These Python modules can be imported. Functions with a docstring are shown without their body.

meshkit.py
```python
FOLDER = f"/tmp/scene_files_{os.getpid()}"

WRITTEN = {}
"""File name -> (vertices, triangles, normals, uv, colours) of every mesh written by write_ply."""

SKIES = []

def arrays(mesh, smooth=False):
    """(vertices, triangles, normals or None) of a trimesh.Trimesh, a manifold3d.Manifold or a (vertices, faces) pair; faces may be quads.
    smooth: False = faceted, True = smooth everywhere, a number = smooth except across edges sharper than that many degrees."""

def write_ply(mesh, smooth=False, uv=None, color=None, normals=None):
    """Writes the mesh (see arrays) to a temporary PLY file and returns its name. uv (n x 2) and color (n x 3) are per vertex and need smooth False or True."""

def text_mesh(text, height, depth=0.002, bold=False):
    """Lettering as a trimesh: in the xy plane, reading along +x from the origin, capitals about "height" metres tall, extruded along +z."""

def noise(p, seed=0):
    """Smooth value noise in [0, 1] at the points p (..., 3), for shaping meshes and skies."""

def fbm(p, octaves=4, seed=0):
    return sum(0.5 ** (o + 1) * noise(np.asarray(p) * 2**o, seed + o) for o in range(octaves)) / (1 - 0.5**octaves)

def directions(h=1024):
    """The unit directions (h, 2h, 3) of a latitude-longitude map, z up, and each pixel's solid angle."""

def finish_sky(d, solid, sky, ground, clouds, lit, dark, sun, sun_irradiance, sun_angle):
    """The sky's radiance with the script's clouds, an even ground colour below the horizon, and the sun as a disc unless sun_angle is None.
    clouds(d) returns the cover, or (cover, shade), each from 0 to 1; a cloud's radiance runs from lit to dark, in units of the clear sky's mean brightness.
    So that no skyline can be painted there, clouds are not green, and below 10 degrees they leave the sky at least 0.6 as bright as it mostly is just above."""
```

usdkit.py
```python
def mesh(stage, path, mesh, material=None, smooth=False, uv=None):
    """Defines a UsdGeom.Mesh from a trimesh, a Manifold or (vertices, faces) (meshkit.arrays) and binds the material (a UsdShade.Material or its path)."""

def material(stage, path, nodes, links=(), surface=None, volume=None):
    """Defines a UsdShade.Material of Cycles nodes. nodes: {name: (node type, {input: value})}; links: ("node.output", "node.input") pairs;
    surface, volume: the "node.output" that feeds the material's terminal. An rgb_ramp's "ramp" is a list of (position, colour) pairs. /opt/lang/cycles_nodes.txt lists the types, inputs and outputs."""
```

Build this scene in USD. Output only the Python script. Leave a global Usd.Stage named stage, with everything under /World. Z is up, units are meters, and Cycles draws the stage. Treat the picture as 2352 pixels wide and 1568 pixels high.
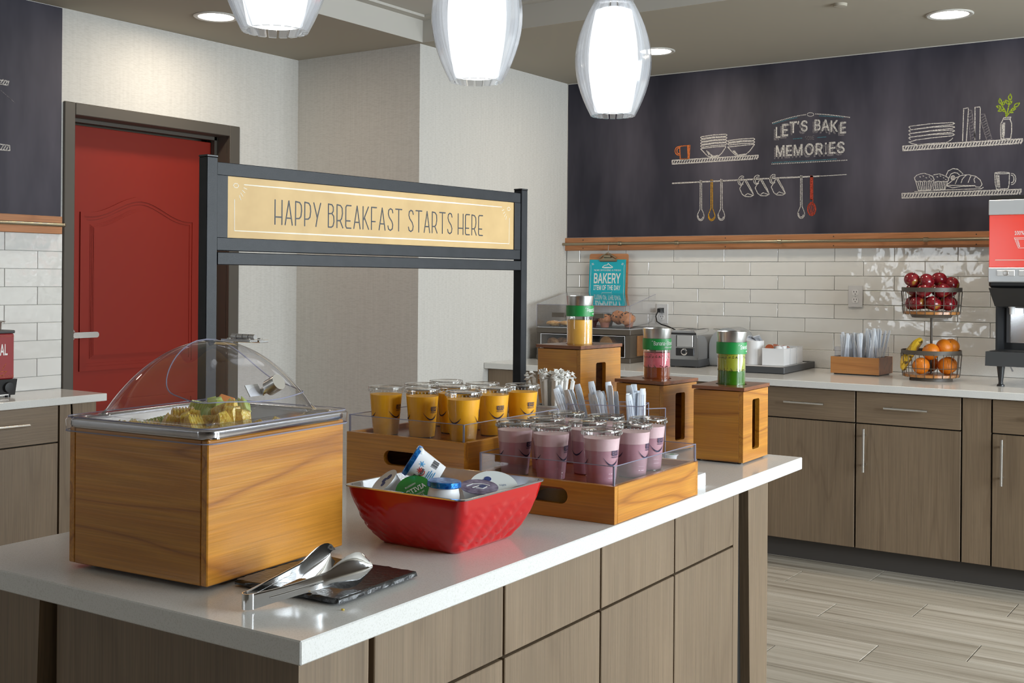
import math, random
import numpy as np, trimesh, usdkit, meshkit
import manifold3d as m3
from shapely.geometry import Polygon, LineString, Point, box as sbox
from shapely.ops import unary_union
from shapely import affinity
from pxr import Usd, UsdGeom, UsdLux, UsdShade, Gf, Sdf, Vt

stage = Usd.Stage.CreateInMemory()
UsdGeom.SetStageUpAxis(stage, UsdGeom.Tokens.z)
UsdGeom.SetStageMetersPerUnit(stage, 1.0)
UsdGeom.Xform.Define(stage, '/World')
UsdGeom.Scope.Define(stage, '/World/Looks')
R_ = random.Random(11)
PI = math.pi

# ------------------------------------------------------------------ camera
H = 1.27                       # camera height
YAW = math.radians(34.4)       # the camera looks this far to the left of +y
ROLL = 0.00805
FWD = np.array([-math.sin(YAW), math.cos(YAW), 0.0])
RGT = np.array([math.cos(YAW), math.sin(YAW), 0.0])
UPV = np.array([0, 0, 1.0])
cam = UsdGeom.Camera.Define(stage, '/World/camera')
cx = math.cos(ROLL) * RGT + math.sin(ROLL) * UPV
cy = -math.sin(ROLL) * RGT + math.cos(ROLL) * UPV
M = Gf.Matrix4d(*cx, 0, *cy, 0, *(-FWD), 0, 0, 0, H, 1)
UsdGeom.Xformable(cam).AddTransformOp().Set(M)
cam.CreateFocalLengthAttr(40.90)
cam.CreateHorizontalApertureAttr(36.0)
cam.CreateVerticalApertureAttr(24.0)
cam.CreateVerticalApertureOffsetAttr(-2.153)
cam.CreateClippingRangeAttr(Gf.Vec2f(0.05, 100))
cam.CreateExposureAttr(0.08)
cam.CreateFStopAttr(0.0)

# ------------------------------------------------------------------ light: daylight through the windows on the right, the room's lamps further down
def rect_light(name, loc, rx, rz, w, h, power, color):
    """A window's daylight: a rectangle just outside the glass that shines along its local -z."""
    l = UsdLux.RectLight.Define(stage, '/World/' + name)
    l.CreateWidthAttr(w); l.CreateHeightAttr(h); l.CreateIntensityAttr(power); l.CreateColorAttr(Gf.Vec3f(*color))
    x = UsdGeom.Xformable(l); x.AddTranslateOp().Set(Gf.Vec3d(*loc)); x.AddRotateZOp().Set(rz); x.AddRotateXOp().Set(rx)
    return l
dome = UsdLux.DomeLight.Define(stage, '/World/sky')
dome.CreateIntensityAttr(0.25); dome.CreateColorAttr(Gf.Vec3f(0.75, 0.86, 1.0))
WIN_R = [(1.55, 2.75), (3.05, 4.25), (4.5, 5.5)]       # y spans of the windows in the right wall
WX, WZ0, WZ1 = 2.3, 0.75, 2.25
for i, (a, b) in enumerate(WIN_R):
    rect_light('daylight_%d' % (i + 1), (WX + 0.16, (a + b) / 2, (WZ0 + WZ1) / 2), 90, 90, b - a, WZ1 - WZ0, 23.0, (0.86, 0.94, 1.0))
FWX0, FWX1, FWZ0, FWZ1, FWY = -4.25, -3.1, 0.9, 2.05, -2.5   # the window in the wall behind the camera
rect_light('daylight_4', ((FWX0 + FWX1) / 2, FWY - 0.16, (FWZ0 + FWZ1) / 2), 90, 0, FWX1 - FWX0, FWZ1 - FWZ0, 5.0, (0.9, 0.95, 1.0))

# ------------------------------------------------------------------ helpers
_used = {}
def path_of(parent, name):
    base = (parent.GetPath().pathString if parent is not None else '/World') + '/' + name
    n = _used.get(base, 0); _used[base] = n + 1
    return base if n == 0 else '%s_%03d' % (base, n)
def tag(p, label=None, cat=None, group=None, kind=None):
    for k, v in (('label', label), ('category', cat), ('group', group), ('kind', kind)):
        if v: p.SetCustomDataByKey(k, v)
    return p
def mat4(loc=(0, 0, 0), rz=0.0, rot=None):
    m = np.eye(4)
    m[:3, :3] = rot if rot is not None else [[math.cos(rz), -math.sin(rz), 0], [math.sin(rz), math.cos(rz), 0], [0, 0, 1]]
    m[:3, 3] = loc
    return m
def place(prim, m):
    UsdGeom.Xformable(prim).AddTransformOp().Set(Gf.Matrix4d(*np.asarray(m).T.ravel().tolist()))
def thing(name, label, cat, loc=(0, 0, 0), rz=0.0, group=None, m=None, kind=None):
    x = UsdGeom.Xform.Define(stage, path_of(None, name)); p = x.GetPrim()
    place(p, m if m is not None else mat4(loc, rz))
    return tag(p, label, cat, group, kind)
def part(parent, name, mesh, material, smooth=32, label=None, kind=None):
    g = usdkit.mesh(stage, path_of(parent, name), mesh, material, smooth=smooth)
    return tag(g.GetPrim(), label, kind=kind)
def copy(src, label, cat, loc=(0, 0, 0), rz=0.0, group=None, m=None):
    n = src.GetName()
    while n[-1].isdigit() or n[-1] == '_': n = n[:-1]
    x = UsdGeom.Xform.Define(stage, path_of(None, n)); p = x.GetPrim()
    p.GetReferences().AddInternalReference(src.GetPath()); p.SetInstanceable(True)
    x.SetXformOpOrder([]); p.RemoveProperty('xformOp:transform')
    UsdGeom.Xformable(p).GetXformOpOrderAttr()
    p.CreateAttribute('xformOp:transform', Sdf.ValueTypeNames.Matrix4d).Set(Gf.Matrix4d(*np.asarray(m if m is not None else mat4(loc, rz)).T.ravel().tolist()))
    p.CreateAttribute('xformOpOrder', Sdf.ValueTypeNames.TokenArray).Set(['xformOp:transform'])
    return tag(p, label, cat, group)
def S(name, mesh, material, parent=None, smooth=False, label=None):
    """a piece of the setting"""
    g = usdkit.mesh(stage, path_of(parent, name), mesh, material, smooth=smooth).GetPrim()
    if parent is None: tag(g, label, kind='structure')
    return g
def SX(name, label=None):
    p = UsdGeom.Xform.Define(stage, path_of(None, name)).GetPrim()
    return tag(p, label, kind='structure')

def tm(v, f): return trimesh.Trimesh(np.asarray(v, float), np.asarray(f, int), process=False)
def cat_(*ms): return trimesh.util.concatenate([m for m in ms if m is not None])
def mv(m, x=0, y=0, z=0):
    m = m.copy(); m.apply_translation((x, y, z)); return m
def xf(m, mat):
    m = m.copy(); m.apply_transform(mat); return m
def rotx(a): return trimesh.transformations.rotation_matrix(a, (1, 0, 0))
def roty(a): return trimesh.transformations.rotation_matrix(a, (0, 1, 0))
def rotz(a): return trimesh.transformations.rotation_matrix(a, (0, 0, 1))
_bq = [(0, 1, 3, 2), (4, 6, 7, 5), (0, 4, 5, 1), (2, 3, 7, 6), (0, 2, 6, 4), (1, 5, 7, 3)]
def bx(x0, x1, y0, y1, z0, z1, c=0.0):
    """box from limits, with chamfered edges of width c"""
    if c <= 0:
        v = [(x, y, z) for x in (x0, x1) for y in (y0, y1) for z in (z0, z1)]
        f = []
        for a, b, d, e in _bq: f += [(a, b, d), (a, d, e)]
        return tm(v, f)
    pts = []
    for x, sx in ((x0, 1), (x1, -1)):
        for y, sy in ((y0, 1), (y1, -1)):
            for z, sz in ((z0, 1), (z1, -1)):
                pts += [(x, y + sy * c, z + sz * c), (x + sx * c, y, z + sz * c), (x + sx * c, y + sy * c, z)]
    return hull(pts)
def hull(pts):
    k = m3.Manifold.hull_points(np.asarray(pts, float)).to_mesh()
    return tm(k.vert_properties[:, :3], k.tri_verts)
def man(m): return m3.Manifold(m3.Mesh(np.asarray(m.vertices, np.float32), np.asarray(m.faces, np.uint32)))
def unman(k):
    k = k.to_mesh(); return tm(k.vert_properties[:, :3], k.tri_verts)
def lathe(prof, n=32, close=False):
    """profile [(r, z)...] turned about z"""
    P = list(prof); v = []; idx = []
    for r, z in P:
        if r < 1e-7: idx.append([len(v)] * n); v.append((0, 0, z))
        else:
            idx.append([len(v) + i for i in range(n)])
            v += [(r * math.cos(2 * PI * i / n), r * math.sin(2 * PI * i / n), z) for i in range(n)]
    f = []
    rows = list(zip(idx[:-1], idx[1:])) + ([(idx[-1], idx[0])] if close else [])
    for a, b in rows:
        for i in range(n):
            j = (i + 1) % n
            if a[i] != a[j]: f.append((a[i], a[j], b[j]))
            if b[i] != b[j]: f.append((a[i], b[j], b[i]))
    return tm(v, f)
def tube(pts, r, n=8, cap=True, rs=None, flat=None):
    """sweep along a polyline; rs = radius per point; flat = (normal scale) makes an oval"""
    P = np.asarray(pts, float); k = len(P)
    T = np.zeros_like(P); T[1:-1] = P[2:] - P[:-2]; T[0] = P[1] - P[0]; T[-1] = P[-1] - P[-2]
    T /= np.linalg.norm(T, axis=1)[:, None]
    a = np.array([0, 0, 1.0]) if abs(T[0][2]) < 0.9 else np.array([1.0, 0, 0])
    N = np.cross(T[0], a); N /= np.linalg.norm(N); v = []
    for i in range(k):
        N = N - T[i] * (N @ T[i]); N /= np.linalg.norm(N); B = np.cross(T[i], N)
        rr = rs[i] if rs is not None else r
        for j in range(n):
            c, s = math.cos(2 * PI * j / n), math.sin(2 * PI * j / n)
            v.append(P[i] + rr * (c * N + s * B * (flat or 1)))
    f = []
    for i in range(k - 1):
        for j in range(n):
            q = (j + 1) % n; a_, b_, c_, d_ = i * n + j, i * n + q, (i + 1) * n + q, (i + 1) * n + j
            f += [(a_, b_, c_), (a_, c_, d_)]
    if cap:
        v += [P[0], P[-1]]; c0, c1 = len(v) - 2, len(v) - 1
        for j in range(n):
            q = (j + 1) % n; f += [(c0, q, j), (c1, (k - 1) * n + j, (k - 1) * n + q)]
    m = tm(v, f); return m
def ext(poly, h, z0=0.0):
    """extrude a shapely polygon (or several) along z"""
    gs = [g for g in getattr(poly, 'geoms', [poly]) if g.geom_type == 'Polygon' and g.area > 1e-10]
    m = cat_(*[trimesh.creation.extrude_polygon(g, h, engine='earcut') for g in gs])
    m.apply_translation((0, 0, z0)); return m
TO_XZ = np.array([[1, 0, 0, 0], [0, 0, -1, 0], [0, 1, 0, 0], [0, 0, 0, 1.0]])      # xy plane -> faces -y (seen from -y reads along +x)
TO_YZ = np.array([[0, 0, 1, 0], [1, 0, 0, 0], [0, 1, 0, 0], [0, 0, 0, 1.0]])       # xy plane -> faces +x, reads along +y
def strokes(lines, w, cap=1):
    return unary_union([LineString(l).buffer(w / 2, cap_style=cap, join_style=1, quad_segs=3) for l in lines if len(l) > 1])
def rrect(w, h, r, q=4): return sbox(-w / 2 + r, -h / 2 + r, w / 2 - r, h / 2 - r).buffer(r, quad_segs=q)
def text(s, h, depth=0.0008, bold=False, wide=1.0, center=False):
    m = meshkit.text_mesh(s, h, depth, bold); m.apply_scale((wide, 1, 1))
    if center: m.apply_translation((-m.bounds[:, 0].mean(), -m.bounds[:, 1].mean(), 0))
    return m
def wrap(m, rad, depth=0.0003, seg=0.006, out=True):
    """bend a flat mesh (x along the girth, y up, z thickness) on a cone or cylinder of radius rad(z) about z, centred at angle -pi/2"""
    m = m.copy(); v, f = trimesh.remesh.subdivide_to_size(m.vertices, m.faces, seg, max_iter=12)
    r = np.array([rad(y) for y in v[:, 1]]); a = -PI / 2 + v[:, 0] / r
    t = r + depth + np.clip(v[:, 2], 0, 1) * 0.3
    return tm(np.stack([t * np.cos(a), t * np.sin(a), v[:, 1]], 1), f)
def blob(r, sub=2, sx=1, sy=1, sz=1, amp=0.0, freq=20, seed=0):
    m = trimesh.creation.icosphere(sub, r); v = np.array(m.vertices)
    if amp: v *= (1 + amp * (meshkit.fbm(v * freq / 1.0 + seed * 7.3) if hasattr(meshkit, 'fbm') else 0))[:, None]
    return tm(v * [sx, sy, sz], m.faces)

# ------------------------------------------------------------------ materials
def MAT(name, nodes, links=(), surface='p.BSDF', volume=None):
    return usdkit.material(stage, '/World/Looks/' + name, nodes, links, surface=surface, volume=volume)
def plain(name, color, rough=0.5, **kw):
    return MAT(name, {'p': ('principled_bsdf', {'base_color': color, 'roughness': rough, **kw})})
def srgb(r, g, b):
    f = lambda c: (c / 255 / 12.92) if c <= 10 else ((c / 255 + 0.055) / 1.055) ** 2.4
    return (f(r), f(g), f(b))
def clear(name, tint=(1, 1, 1), ior=1.5, rough=0.02, base=0.0, gl=1.0):
    """thin clear sheet: see-through with a mirror sheen that grows at grazing angles (Schlick, the same from both sides)"""
    f0 = ((ior - 1) / (ior + 1)) ** 2 + base
    return MAT(name, {'t': ('transparent_bsdf', {'color': tint}), 'g': ('glossy_bsdf', {'color': (gl, gl, gl), 'roughness': rough}),
                      'f': ('layer_weight', {'blend': 0.5}), 'w': ('math', {'math_type': 'power', 'value2': 4.0}),
                      'a': ('math', {'math_type': 'multiply_add', 'value2': 0.85 - f0, 'value3': f0, 'use_clamp': True}), 'm': ('mix_closure', {})},
               [('f.facing', 'w.value1'), ('w.value', 'a.value1'), ('a.value', 'm.fac'), ('t.BSDF', 'm.closure1'), ('g.BSDF', 'm.closure2')], surface='m.closure')
def wood(name, c_dark, c_mid, c_light, axis=0, scale=1.0, rings=9.0, rough=0.35, coat=0.25, bands=0.6):
    """planed, stained wood: contour lines of a stretched noise make the cathedral grain; axis = direction of the grain"""
    st = [7.0 * scale] * 3; st[axis] = 1.1 * scale
    fine = [260.0] * 3; fine[axis] = 5.0
    return MAT(name, {
        'tc': ('texture_coordinate', {}), 'oi': ('object_info', {}),
        'sh': ('mix', {'mix_type': 'add', 'fac': 1.0}), 'rs': ('combine_xyz', {}), 'rm': ('math', {'math_type': 'multiply', 'value2': 9.7}),
        'mp': ('mapping', {'scale': st}), 'mf': ('mapping', {'scale': fine}),
        'n': ('noise_texture', {'scale': 1.0, 'detail': 1.5, 'roughness': 0.45, 'distortion': 0.35}),
        'k': ('math', {'math_type': 'multiply', 'value2': rings}), 'fr': ('math', {'math_type': 'pingpong', 'value2': 1.0}),
        'nf': ('noise_texture', {'scale': 1.0, 'detail': 2.0}), 'nb': ('noise_texture', {'scale': 0.7, 'detail': 2.0}),
        'r1': ('rgb_ramp', {'ramp': [(0.0, c_mid), (0.62, c_light), (0.88, c_mid), (1.0, c_dark)]}),
        'r2': ('rgb_ramp', {'ramp': [(0.3, (0.72, 0.70, 0.66)), (0.7, (1.06, 1.04, 1.0))]}),
        'r3': ('rgb_ramp', {'ramp': [(0.25, (0.75, 0.72, 0.68)), (0.75, (1.15, 1.12, 1.08))]}),
        'flat': ('mix', {'mix_type': 'mix', 'fac': 1 - bands, 'color2': c_mid}),
        'm1': ('mix', {'mix_type': 'multiply', 'fac': 0.75}), 'm2': ('mix', {'mix_type': 'multiply', 'fac': 0.8}),
        'b': ('bump', {'strength': 0.12, 'distance': 0.002}),
        'p': ('principled_bsdf', {'roughness': rough, 'coat_weight': coat, 'coat_roughness': 0.18})},
        [('tc.object', 'sh.color1'), ('oi.random', 'rm.value1'), ('rm.value', 'rs.x'), ('rm.value', 'rs.y'), ('rs.vector', 'sh.color2'),
         ('sh.color', 'mp.vector'), ('sh.color', 'mf.vector'), ('mp.vector', 'n.vector'), ('mp.vector', 'nb.vector'), ('mf.vector', 'nf.vector'),
         ('n.fac', 'k.value1'), ('k.value', 'fr.value1'), ('fr.value', 'r1.fac'), ('nf.fac', 'r2.fac'), ('nb.fac', 'r3.fac'),
         ('r1.color', 'flat.color1'), ('flat.color', 'm1.color1'), ('r2.color', 'm1.color2'), ('m1.color', 'm2.color1'), ('r3.color', 'm2.color2'),
         ('m2.color', 'p.base_color'), ('nf.fac', 'b.height'), ('b.normal', 'p.normal')])
def cloudy(name, c0, c1, scale=(3, 3, 3), rough=0.5, lo=0.35, hi=0.7, detail=4.0, bump=0.0, bscale=60.0, spec=0.5, **kw):
    """a surface whose tone wanders softly between two colours"""
    nodes = {'tc': ('texture_coordinate', {}), 'mp': ('mapping', {'scale': scale}), 'n': ('noise_texture', {'scale': 1.0, 'detail': detail, 'roughness': 0.55}),
             'r': ('rgb_ramp', {'ramp': [(lo, c0), (hi, c1)]}), 'p': ('principled_bsdf', {'roughness': rough, 'specular_ior_level': spec, **kw})}
    links = [('tc.object', 'mp.vector'), ('mp.vector', 'n.vector'), ('n.fac', 'r.fac'), ('r.color', 'p.base_color')]
    if bump:
        nodes['n2'] = ('noise_texture', {'scale': bscale, 'detail': 3.0}); nodes['b'] = ('bump', {'strength': bump, 'distance': 0.003})
        links += [('tc.object', 'n2.vector'), ('n2.fac', 'b.height'), ('b.normal', 'p.normal')]
    return MAT(name, nodes, links)

K = {}
# woven vinyl wall covering: short level dashes inside upright strips
K['wallpaper'] = MAT('wallpaper', {
    'g': ('geometry', {}), 'm1': ('mapping', {'scale': (45, 45, 300)}), 'm2': ('mapping', {'scale': (90, 90, 2.5)}),
    'n1': ('noise_texture', {'scale': 1.0, 'detail': 1.0}), 'n2': ('noise_texture', {'scale': 1.0, 'detail': 2.0}),
    'r1': ('rgb_ramp', {'ramp': [(0.36, (0.525, 0.505, 0.47)), (0.55, (0.57, 0.55, 0.515))]}), 'r2': ('rgb_ramp', {'ramp': [(0.35, (0.965, 0.965, 0.965)), (0.65, (1.015, 1.015, 1.015))]}),
    'mx': ('mix', {'mix_type': 'multiply', 'fac': 1.0}), 'b': ('bump', {'strength': 0.05, 'distance': 0.0006}), 'p': ('principled_bsdf', {'roughness': 0.7, 'specular_ior_level': 0.3})},
    [('g.position', 'm1.vector'), ('g.position', 'm2.vector'), ('m1.vector', 'n1.vector'), ('m2.vector', 'n2.vector'), ('n1.fac', 'r1.fac'), ('n2.fac', 'r2.fac'),
     ('r1.color', 'mx.color1'), ('r2.color', 'mx.color2'), ('mx.color', 'p.base_color'), ('n1.fac', 'b.height'), ('b.normal', 'p.normal')])
K['soffit'] = plain('soffit_paint', (0.36, 0.325, 0.265), 0.8, specular_ior_level=0.2)
K['tray_paint'] = plain('tray_paint', (0.50, 0.475, 0.43), 0.8, specular_ior_level=0.2)
K['dark_wall'] = plain('far_room_paint', (0.16, 0.125, 0.095), 0.8)
K['chalkboard'] = cloudy('chalkboard_paint', (0.024, 0.023, 0.034), (0.082, 0.074, 0.094), scale=(3.2, 3.2, 0.9), rough=0.55, lo=0.36, hi=0.72, detail=5, spec=0.25)
K['frame_paint'] = plain('door_frame_paint', (0.075, 0.063, 0.05), 0.5)
K['red_door'] = plain('red_door_paint', (0.22, 0.0125, 0.004), 0.5, specular_ior_level=0.3)
K['tile'] = MAT('glazed_tile', {
    'tc': ('geometry', {}), 'oi': ('object_info', {}), 'n': ('noise_texture', {'scale': 16.0, 'detail': 1.5, 'roughness': 0.5}), 'b': ('bump', {'strength': 0.45, 'distance': 0.006}),
    'r': ('rgb_ramp', {'ramp': [(0.0, (0.69, 0.68, 0.65)), (1.0, (0.74, 0.73, 0.705))]}), 'p': ('principled_bsdf', {'roughness': 0.06, 'specular_ior_level': 0.6})},
    [('tc.position', 'n.vector'), ('n.fac', 'b.height'), ('b.normal', 'p.normal'), ('oi.random', 'r.fac'), ('r.color', 'p.base_color')])
K['grout'] = plain('grout', (0.60, 0.585, 0.555), 0.8)
K['quartz'] = MAT('white_quartz', {
    'g': ('geometry', {}), 'n': ('noise_texture', {'scale': 420.0, 'detail': 1.0}), 'n2': ('noise_texture', {'scale': 5.0, 'detail': 3.0}),
    'r': ('rgb_ramp', {'ramp': [(0.3, (0.64, 0.63, 0.60)), (0.5, (0.72, 0.71, 0.69))]}), 'r2': ('rgb_ramp', {'ramp': [(0.3, (0.97, 0.97, 0.96)), (0.7, (1.0, 1.0, 1.0))]}),
    'm': ('mix', {'mix_type': 'multiply', 'fac': 1.0}), 'p': ('principled_bsdf', {'roughness': 0.14, 'specular_ior_level': 0.5})},
    [('g.position', 'n.vector'), ('g.position', 'n2.vector'), ('n.fac', 'r.fac'), ('n2.fac', 'r2.fac'), ('r.color', 'm.color1'), ('r2.color', 'm.color2'), ('m.color', 'p.base_color')])
def cabinet_mat(name, axis, k=1.0):
    c = lambda a: tuple(x * k for x in a)
    return wood(name, c((0.135, 0.092, 0.058)), c((0.205, 0.148, 0.098)), c((0.228, 0.170, 0.115)), axis=axis, scale=1.0, rings=5.0, rough=0.42, coat=0.12, bands=0.35)
K['cabinet'] = cabinet_mat('cabinet_wood', 2)
K['cabinet_dark'] = plain('toe_kick_paint', (0.075, 0.065, 0.058), 0.6)
K['gap'] = plain('carcass_black', (0.012, 0.010, 0.008), 0.8)
K['rail_wood'] = wood('rail_wood', (0.30, 0.11, 0.04), (0.46, 0.20, 0.085), (0.52, 0.25, 0.12), axis=0, rough=0.5, coat=0.0, bands=0.4)
K['rail_wood_y'] = wood('rail_wood_y', (0.30, 0.11, 0.04), (0.46, 0.20, 0.085), (0.52, 0.25, 0.12), axis=1, rough=0.5, coat=0.0, bands=0.4)
HD, HM, HL = (0.27, 0.085, 0.008), (0.52, 0.205, 0.020), (0.66, 0.305, 0.036)
K['honey_x'] = wood('honey_wood_x', HD, HM, HL, axis=0, rings=11)
K['honey_y'] = wood('honey_wood_y', HD, HM, HL, axis=1, rings=11)
K['honey_z'] = wood('honey_wood_z', HD, HM, HL, axis=2, rings=11)
K['lid_wood'] = wood('brown_lid_wood', (0.10, 0.028, 0.008), (0.21, 0.062, 0.016), (0.27, 0.092, 0.026), axis=0, rings=8, rough=0.3)
K['inside_wood'] = plain('inside_wood', (0.11, 0.035, 0.01), 0.6)
K['caddy_wood'] = wood('caddy_wood', (0.32, 0.12, 0.028), (0.47, 0.20, 0.055), (0.53, 0.25, 0.075), axis=0, rings=6, bands=0.4)
K['steel'] = plain('brushed_steel', (0.62, 0.60, 0.57), 0.28, metallic=1.0)
K['chrome'] = plain('polished_steel', (0.75, 0.75, 0.76), 0.10, metallic=1.0)
K['pan_steel'] = plain('pan_steel', (0.66, 0.66, 0.67), 0.18, metallic=1.0)
K['bronze'] = plain('aged_nickel', (0.36, 0.31, 0.22), 0.35, metallic=1.0)
K['black_metal'] = cloudy('black_powder_coat', (0.008, 0.009, 0.011), (0.014, 0.015, 0.018), scale=(30, 30, 30), rough=0.42, bump=0.05, bscale=400, spec=0.25)
K['black_plastic'] = plain('black_plastic', (0.012, 0.012, 0.013), 0.35)
K['dark_grey'] = plain('charcoal_plastic', (0.05, 0.052, 0.055), 0.5)
K['brown_plastic'] = plain('brown_bin_plastic', (0.085, 0.068, 0.052), 0.45)
K['white_plastic'] = plain('white_plastic', (0.74, 0.74, 0.75), 0.35)
K['white_matte'] = plain('white_matte', (0.78, 0.78, 0.79), 0.6)
K['outlet_white'] = plain('outlet_white', (0.62, 0.62, 0.63), 0.35)
K['slot_dark'] = plain('slot_dark', (0.02, 0.02, 0.02), 0.6)
K['poster'] = cloudy('kraft_poster', (0.53, 0.345, 0.135), (0.60, 0.40, 0.165), scale=(14, 14, 14), rough=0.55)
K['ink'] = plain('black_ink', (0.014, 0.014, 0.018), 0.5)
K['navy_ink'] = plain('navy_ink', (0.010, 0.010, 0.055), 0.45)
K['cream_ink'] = plain('cream_ink', (0.74, 0.70, 0.60), 0.6)
def chalk(name, c):
    return MAT(name, {'g': ('geometry', {}), 'n': ('noise_texture', {'scale': 160.0, 'detail': 3.0}),
                      'r': ('rgb_ramp', {'ramp': [(0.34, tuple(0.35 * x for x in c)), (0.58, c)]}), 'p': ('principled_bsdf', {'roughness': 0.9, 'specular_ior_level': 0.1})},
               [('g.position', 'n.vector'), ('n.fac', 'r.fac'), ('r.color', 'p.base_color')])
K['chalk'] = chalk('white_chalk', (0.52, 0.49, 0.46))
K['chalk_dim'] = chalk('dim_chalk', (0.17, 0.155, 0.165))
K['chalk_orange'] = chalk('orange_chalk', (0.52, 0.15, 0.045))
K['chalk_gold'] = chalk('gold_chalk', (0.50, 0.26, 0.02))
K['chalk_red'] = chalk('red_chalk', (0.40, 0.06, 0.035))
K['chalk_green'] = chalk('green_chalk', (0.27, 0.36, 0.03))
K['chalk_teal'] = chalk('teal_chalk', (0.07, 0.17, 0.21))
K['acrylic'] = clear('clear_acrylic', (0.978, 0.978, 0.988), 1.49, 0.02)
K['acrylic_edge'] = MAT('acrylic_edge', {'t': ('transparent_bsdf', {'color': (0.55, 0.55, 0.66)}), 'p': ('principled_bsdf', {'base_color': (0.50, 0.50, 0.62), 'roughness': 0.2}), 'm': ('mix_closure', {'fac': 0.45})},
                       [('t.BSDF', 'm.closure1'), ('p.BSDF', 'm.closure2')], surface='m.closure')
K['dome'] = clear('clear_dome', (0.92, 0.915, 0.935), 1.5, 0.03, base=0.01)
K['cup_clear'] = clear('clear_cup', (0.985, 0.985, 0.98), 1.5, 0.05, base=0.0)
K['lid_clear'] = clear('clear_cup_lid', (0.95, 0.95, 0.94), 1.55, 0.06, base=0.03)
K['glass'] = clear('bottle_glass', (0.985, 0.99, 0.985), 1.52, 0.01)
K['pane'] = clear('window_glass', (0.97, 0.98, 0.98), 1.5, 0.0)
K['green_band'] = plain('green_silicone', (0.008, 0.245, 0.045), 0.42)
def bubbly(name, c0, c1, rough=0.45, sss=0.0):
    return MAT(name, {'tc': ('texture_coordinate', {}), 'n': ('noise_texture', {'scale': 45.0, 'detail': 3.0}), 'r': ('rgb_ramp', {'ramp': [(0.4, c0), (0.6, c1)]}),
                      'p': ('principled_bsdf', {'roughness': rough, 'subsurface_weight': sss, 'subsurface_scale': 0.01, 'subsurface_radius': (1.0, 0.6, 0.3)})},
               [('tc.object', 'n.vector'), ('n.fac', 'r.fac'), ('r.color', 'p.base_color')])
K['orange_juice'] = bubbly('orange_smoothie', (0.86, 0.40, 0.006), (0.90, 0.43, 0.010))
K['peach'] = bubbly('peach_smoothie', (0.90, 0.46, 0.065), (0.92, 0.49, 0.08))
K['pink_yog'] = bubbly('pink_smoothie', (0.47, 0.245, 0.30), (0.50, 0.265, 0.32))
K['pink_foam'] = bubbly('pink_foam', (0.66, 0.45, 0.48), (0.70, 0.50, 0.53))
K['straw_top'] = bubbly('strawberry_foam', (0.66, 0.115, 0.15), (0.72, 0.15, 0.19))
K['straw_low'] = bubbly('strawberry_juice', (0.25, 0.045, 0.006), (0.29, 0.055, 0.008), rough=0.2)
K['green_top'] = bubbly('green_foam', (0.29, 0.31, 0.012), (0.33, 0.35, 0.02))
K['green_low'] = bubbly('green_juice', (0.035, 0.13, 0.004), (0.045, 0.15, 0.006), rough=0.2)
K['seed'] = plain('dark_specks', (0.06, 0.05, 0.01), 0.6)
K['paper'] = plain('straw_paper', (0.80, 0.78, 0.74), 0.8)
K['paper_tan'] = plain('straw_paper_shadow', (0.62, 0.52, 0.40), 0.8)
K['wrap_blue'] = MAT('frosted_wrap', {'t': ('transparent_bsdf', {'color': (0.9, 0.93, 1.0)}), 'p': ('principled_bsdf', {'base_color': (0.74, 0.79, 0.86), 'roughness': 0.3}), 'm': ('mix_closure', {'fac': 0.93})},
                    [('t.BSDF', 'm.closure1'), ('p.BSDF', 'm.closure2')], surface='m.closure')
K['wrap_line'] = plain('wrap_inner', (0.40, 0.47, 0.60), 0.4)
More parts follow.
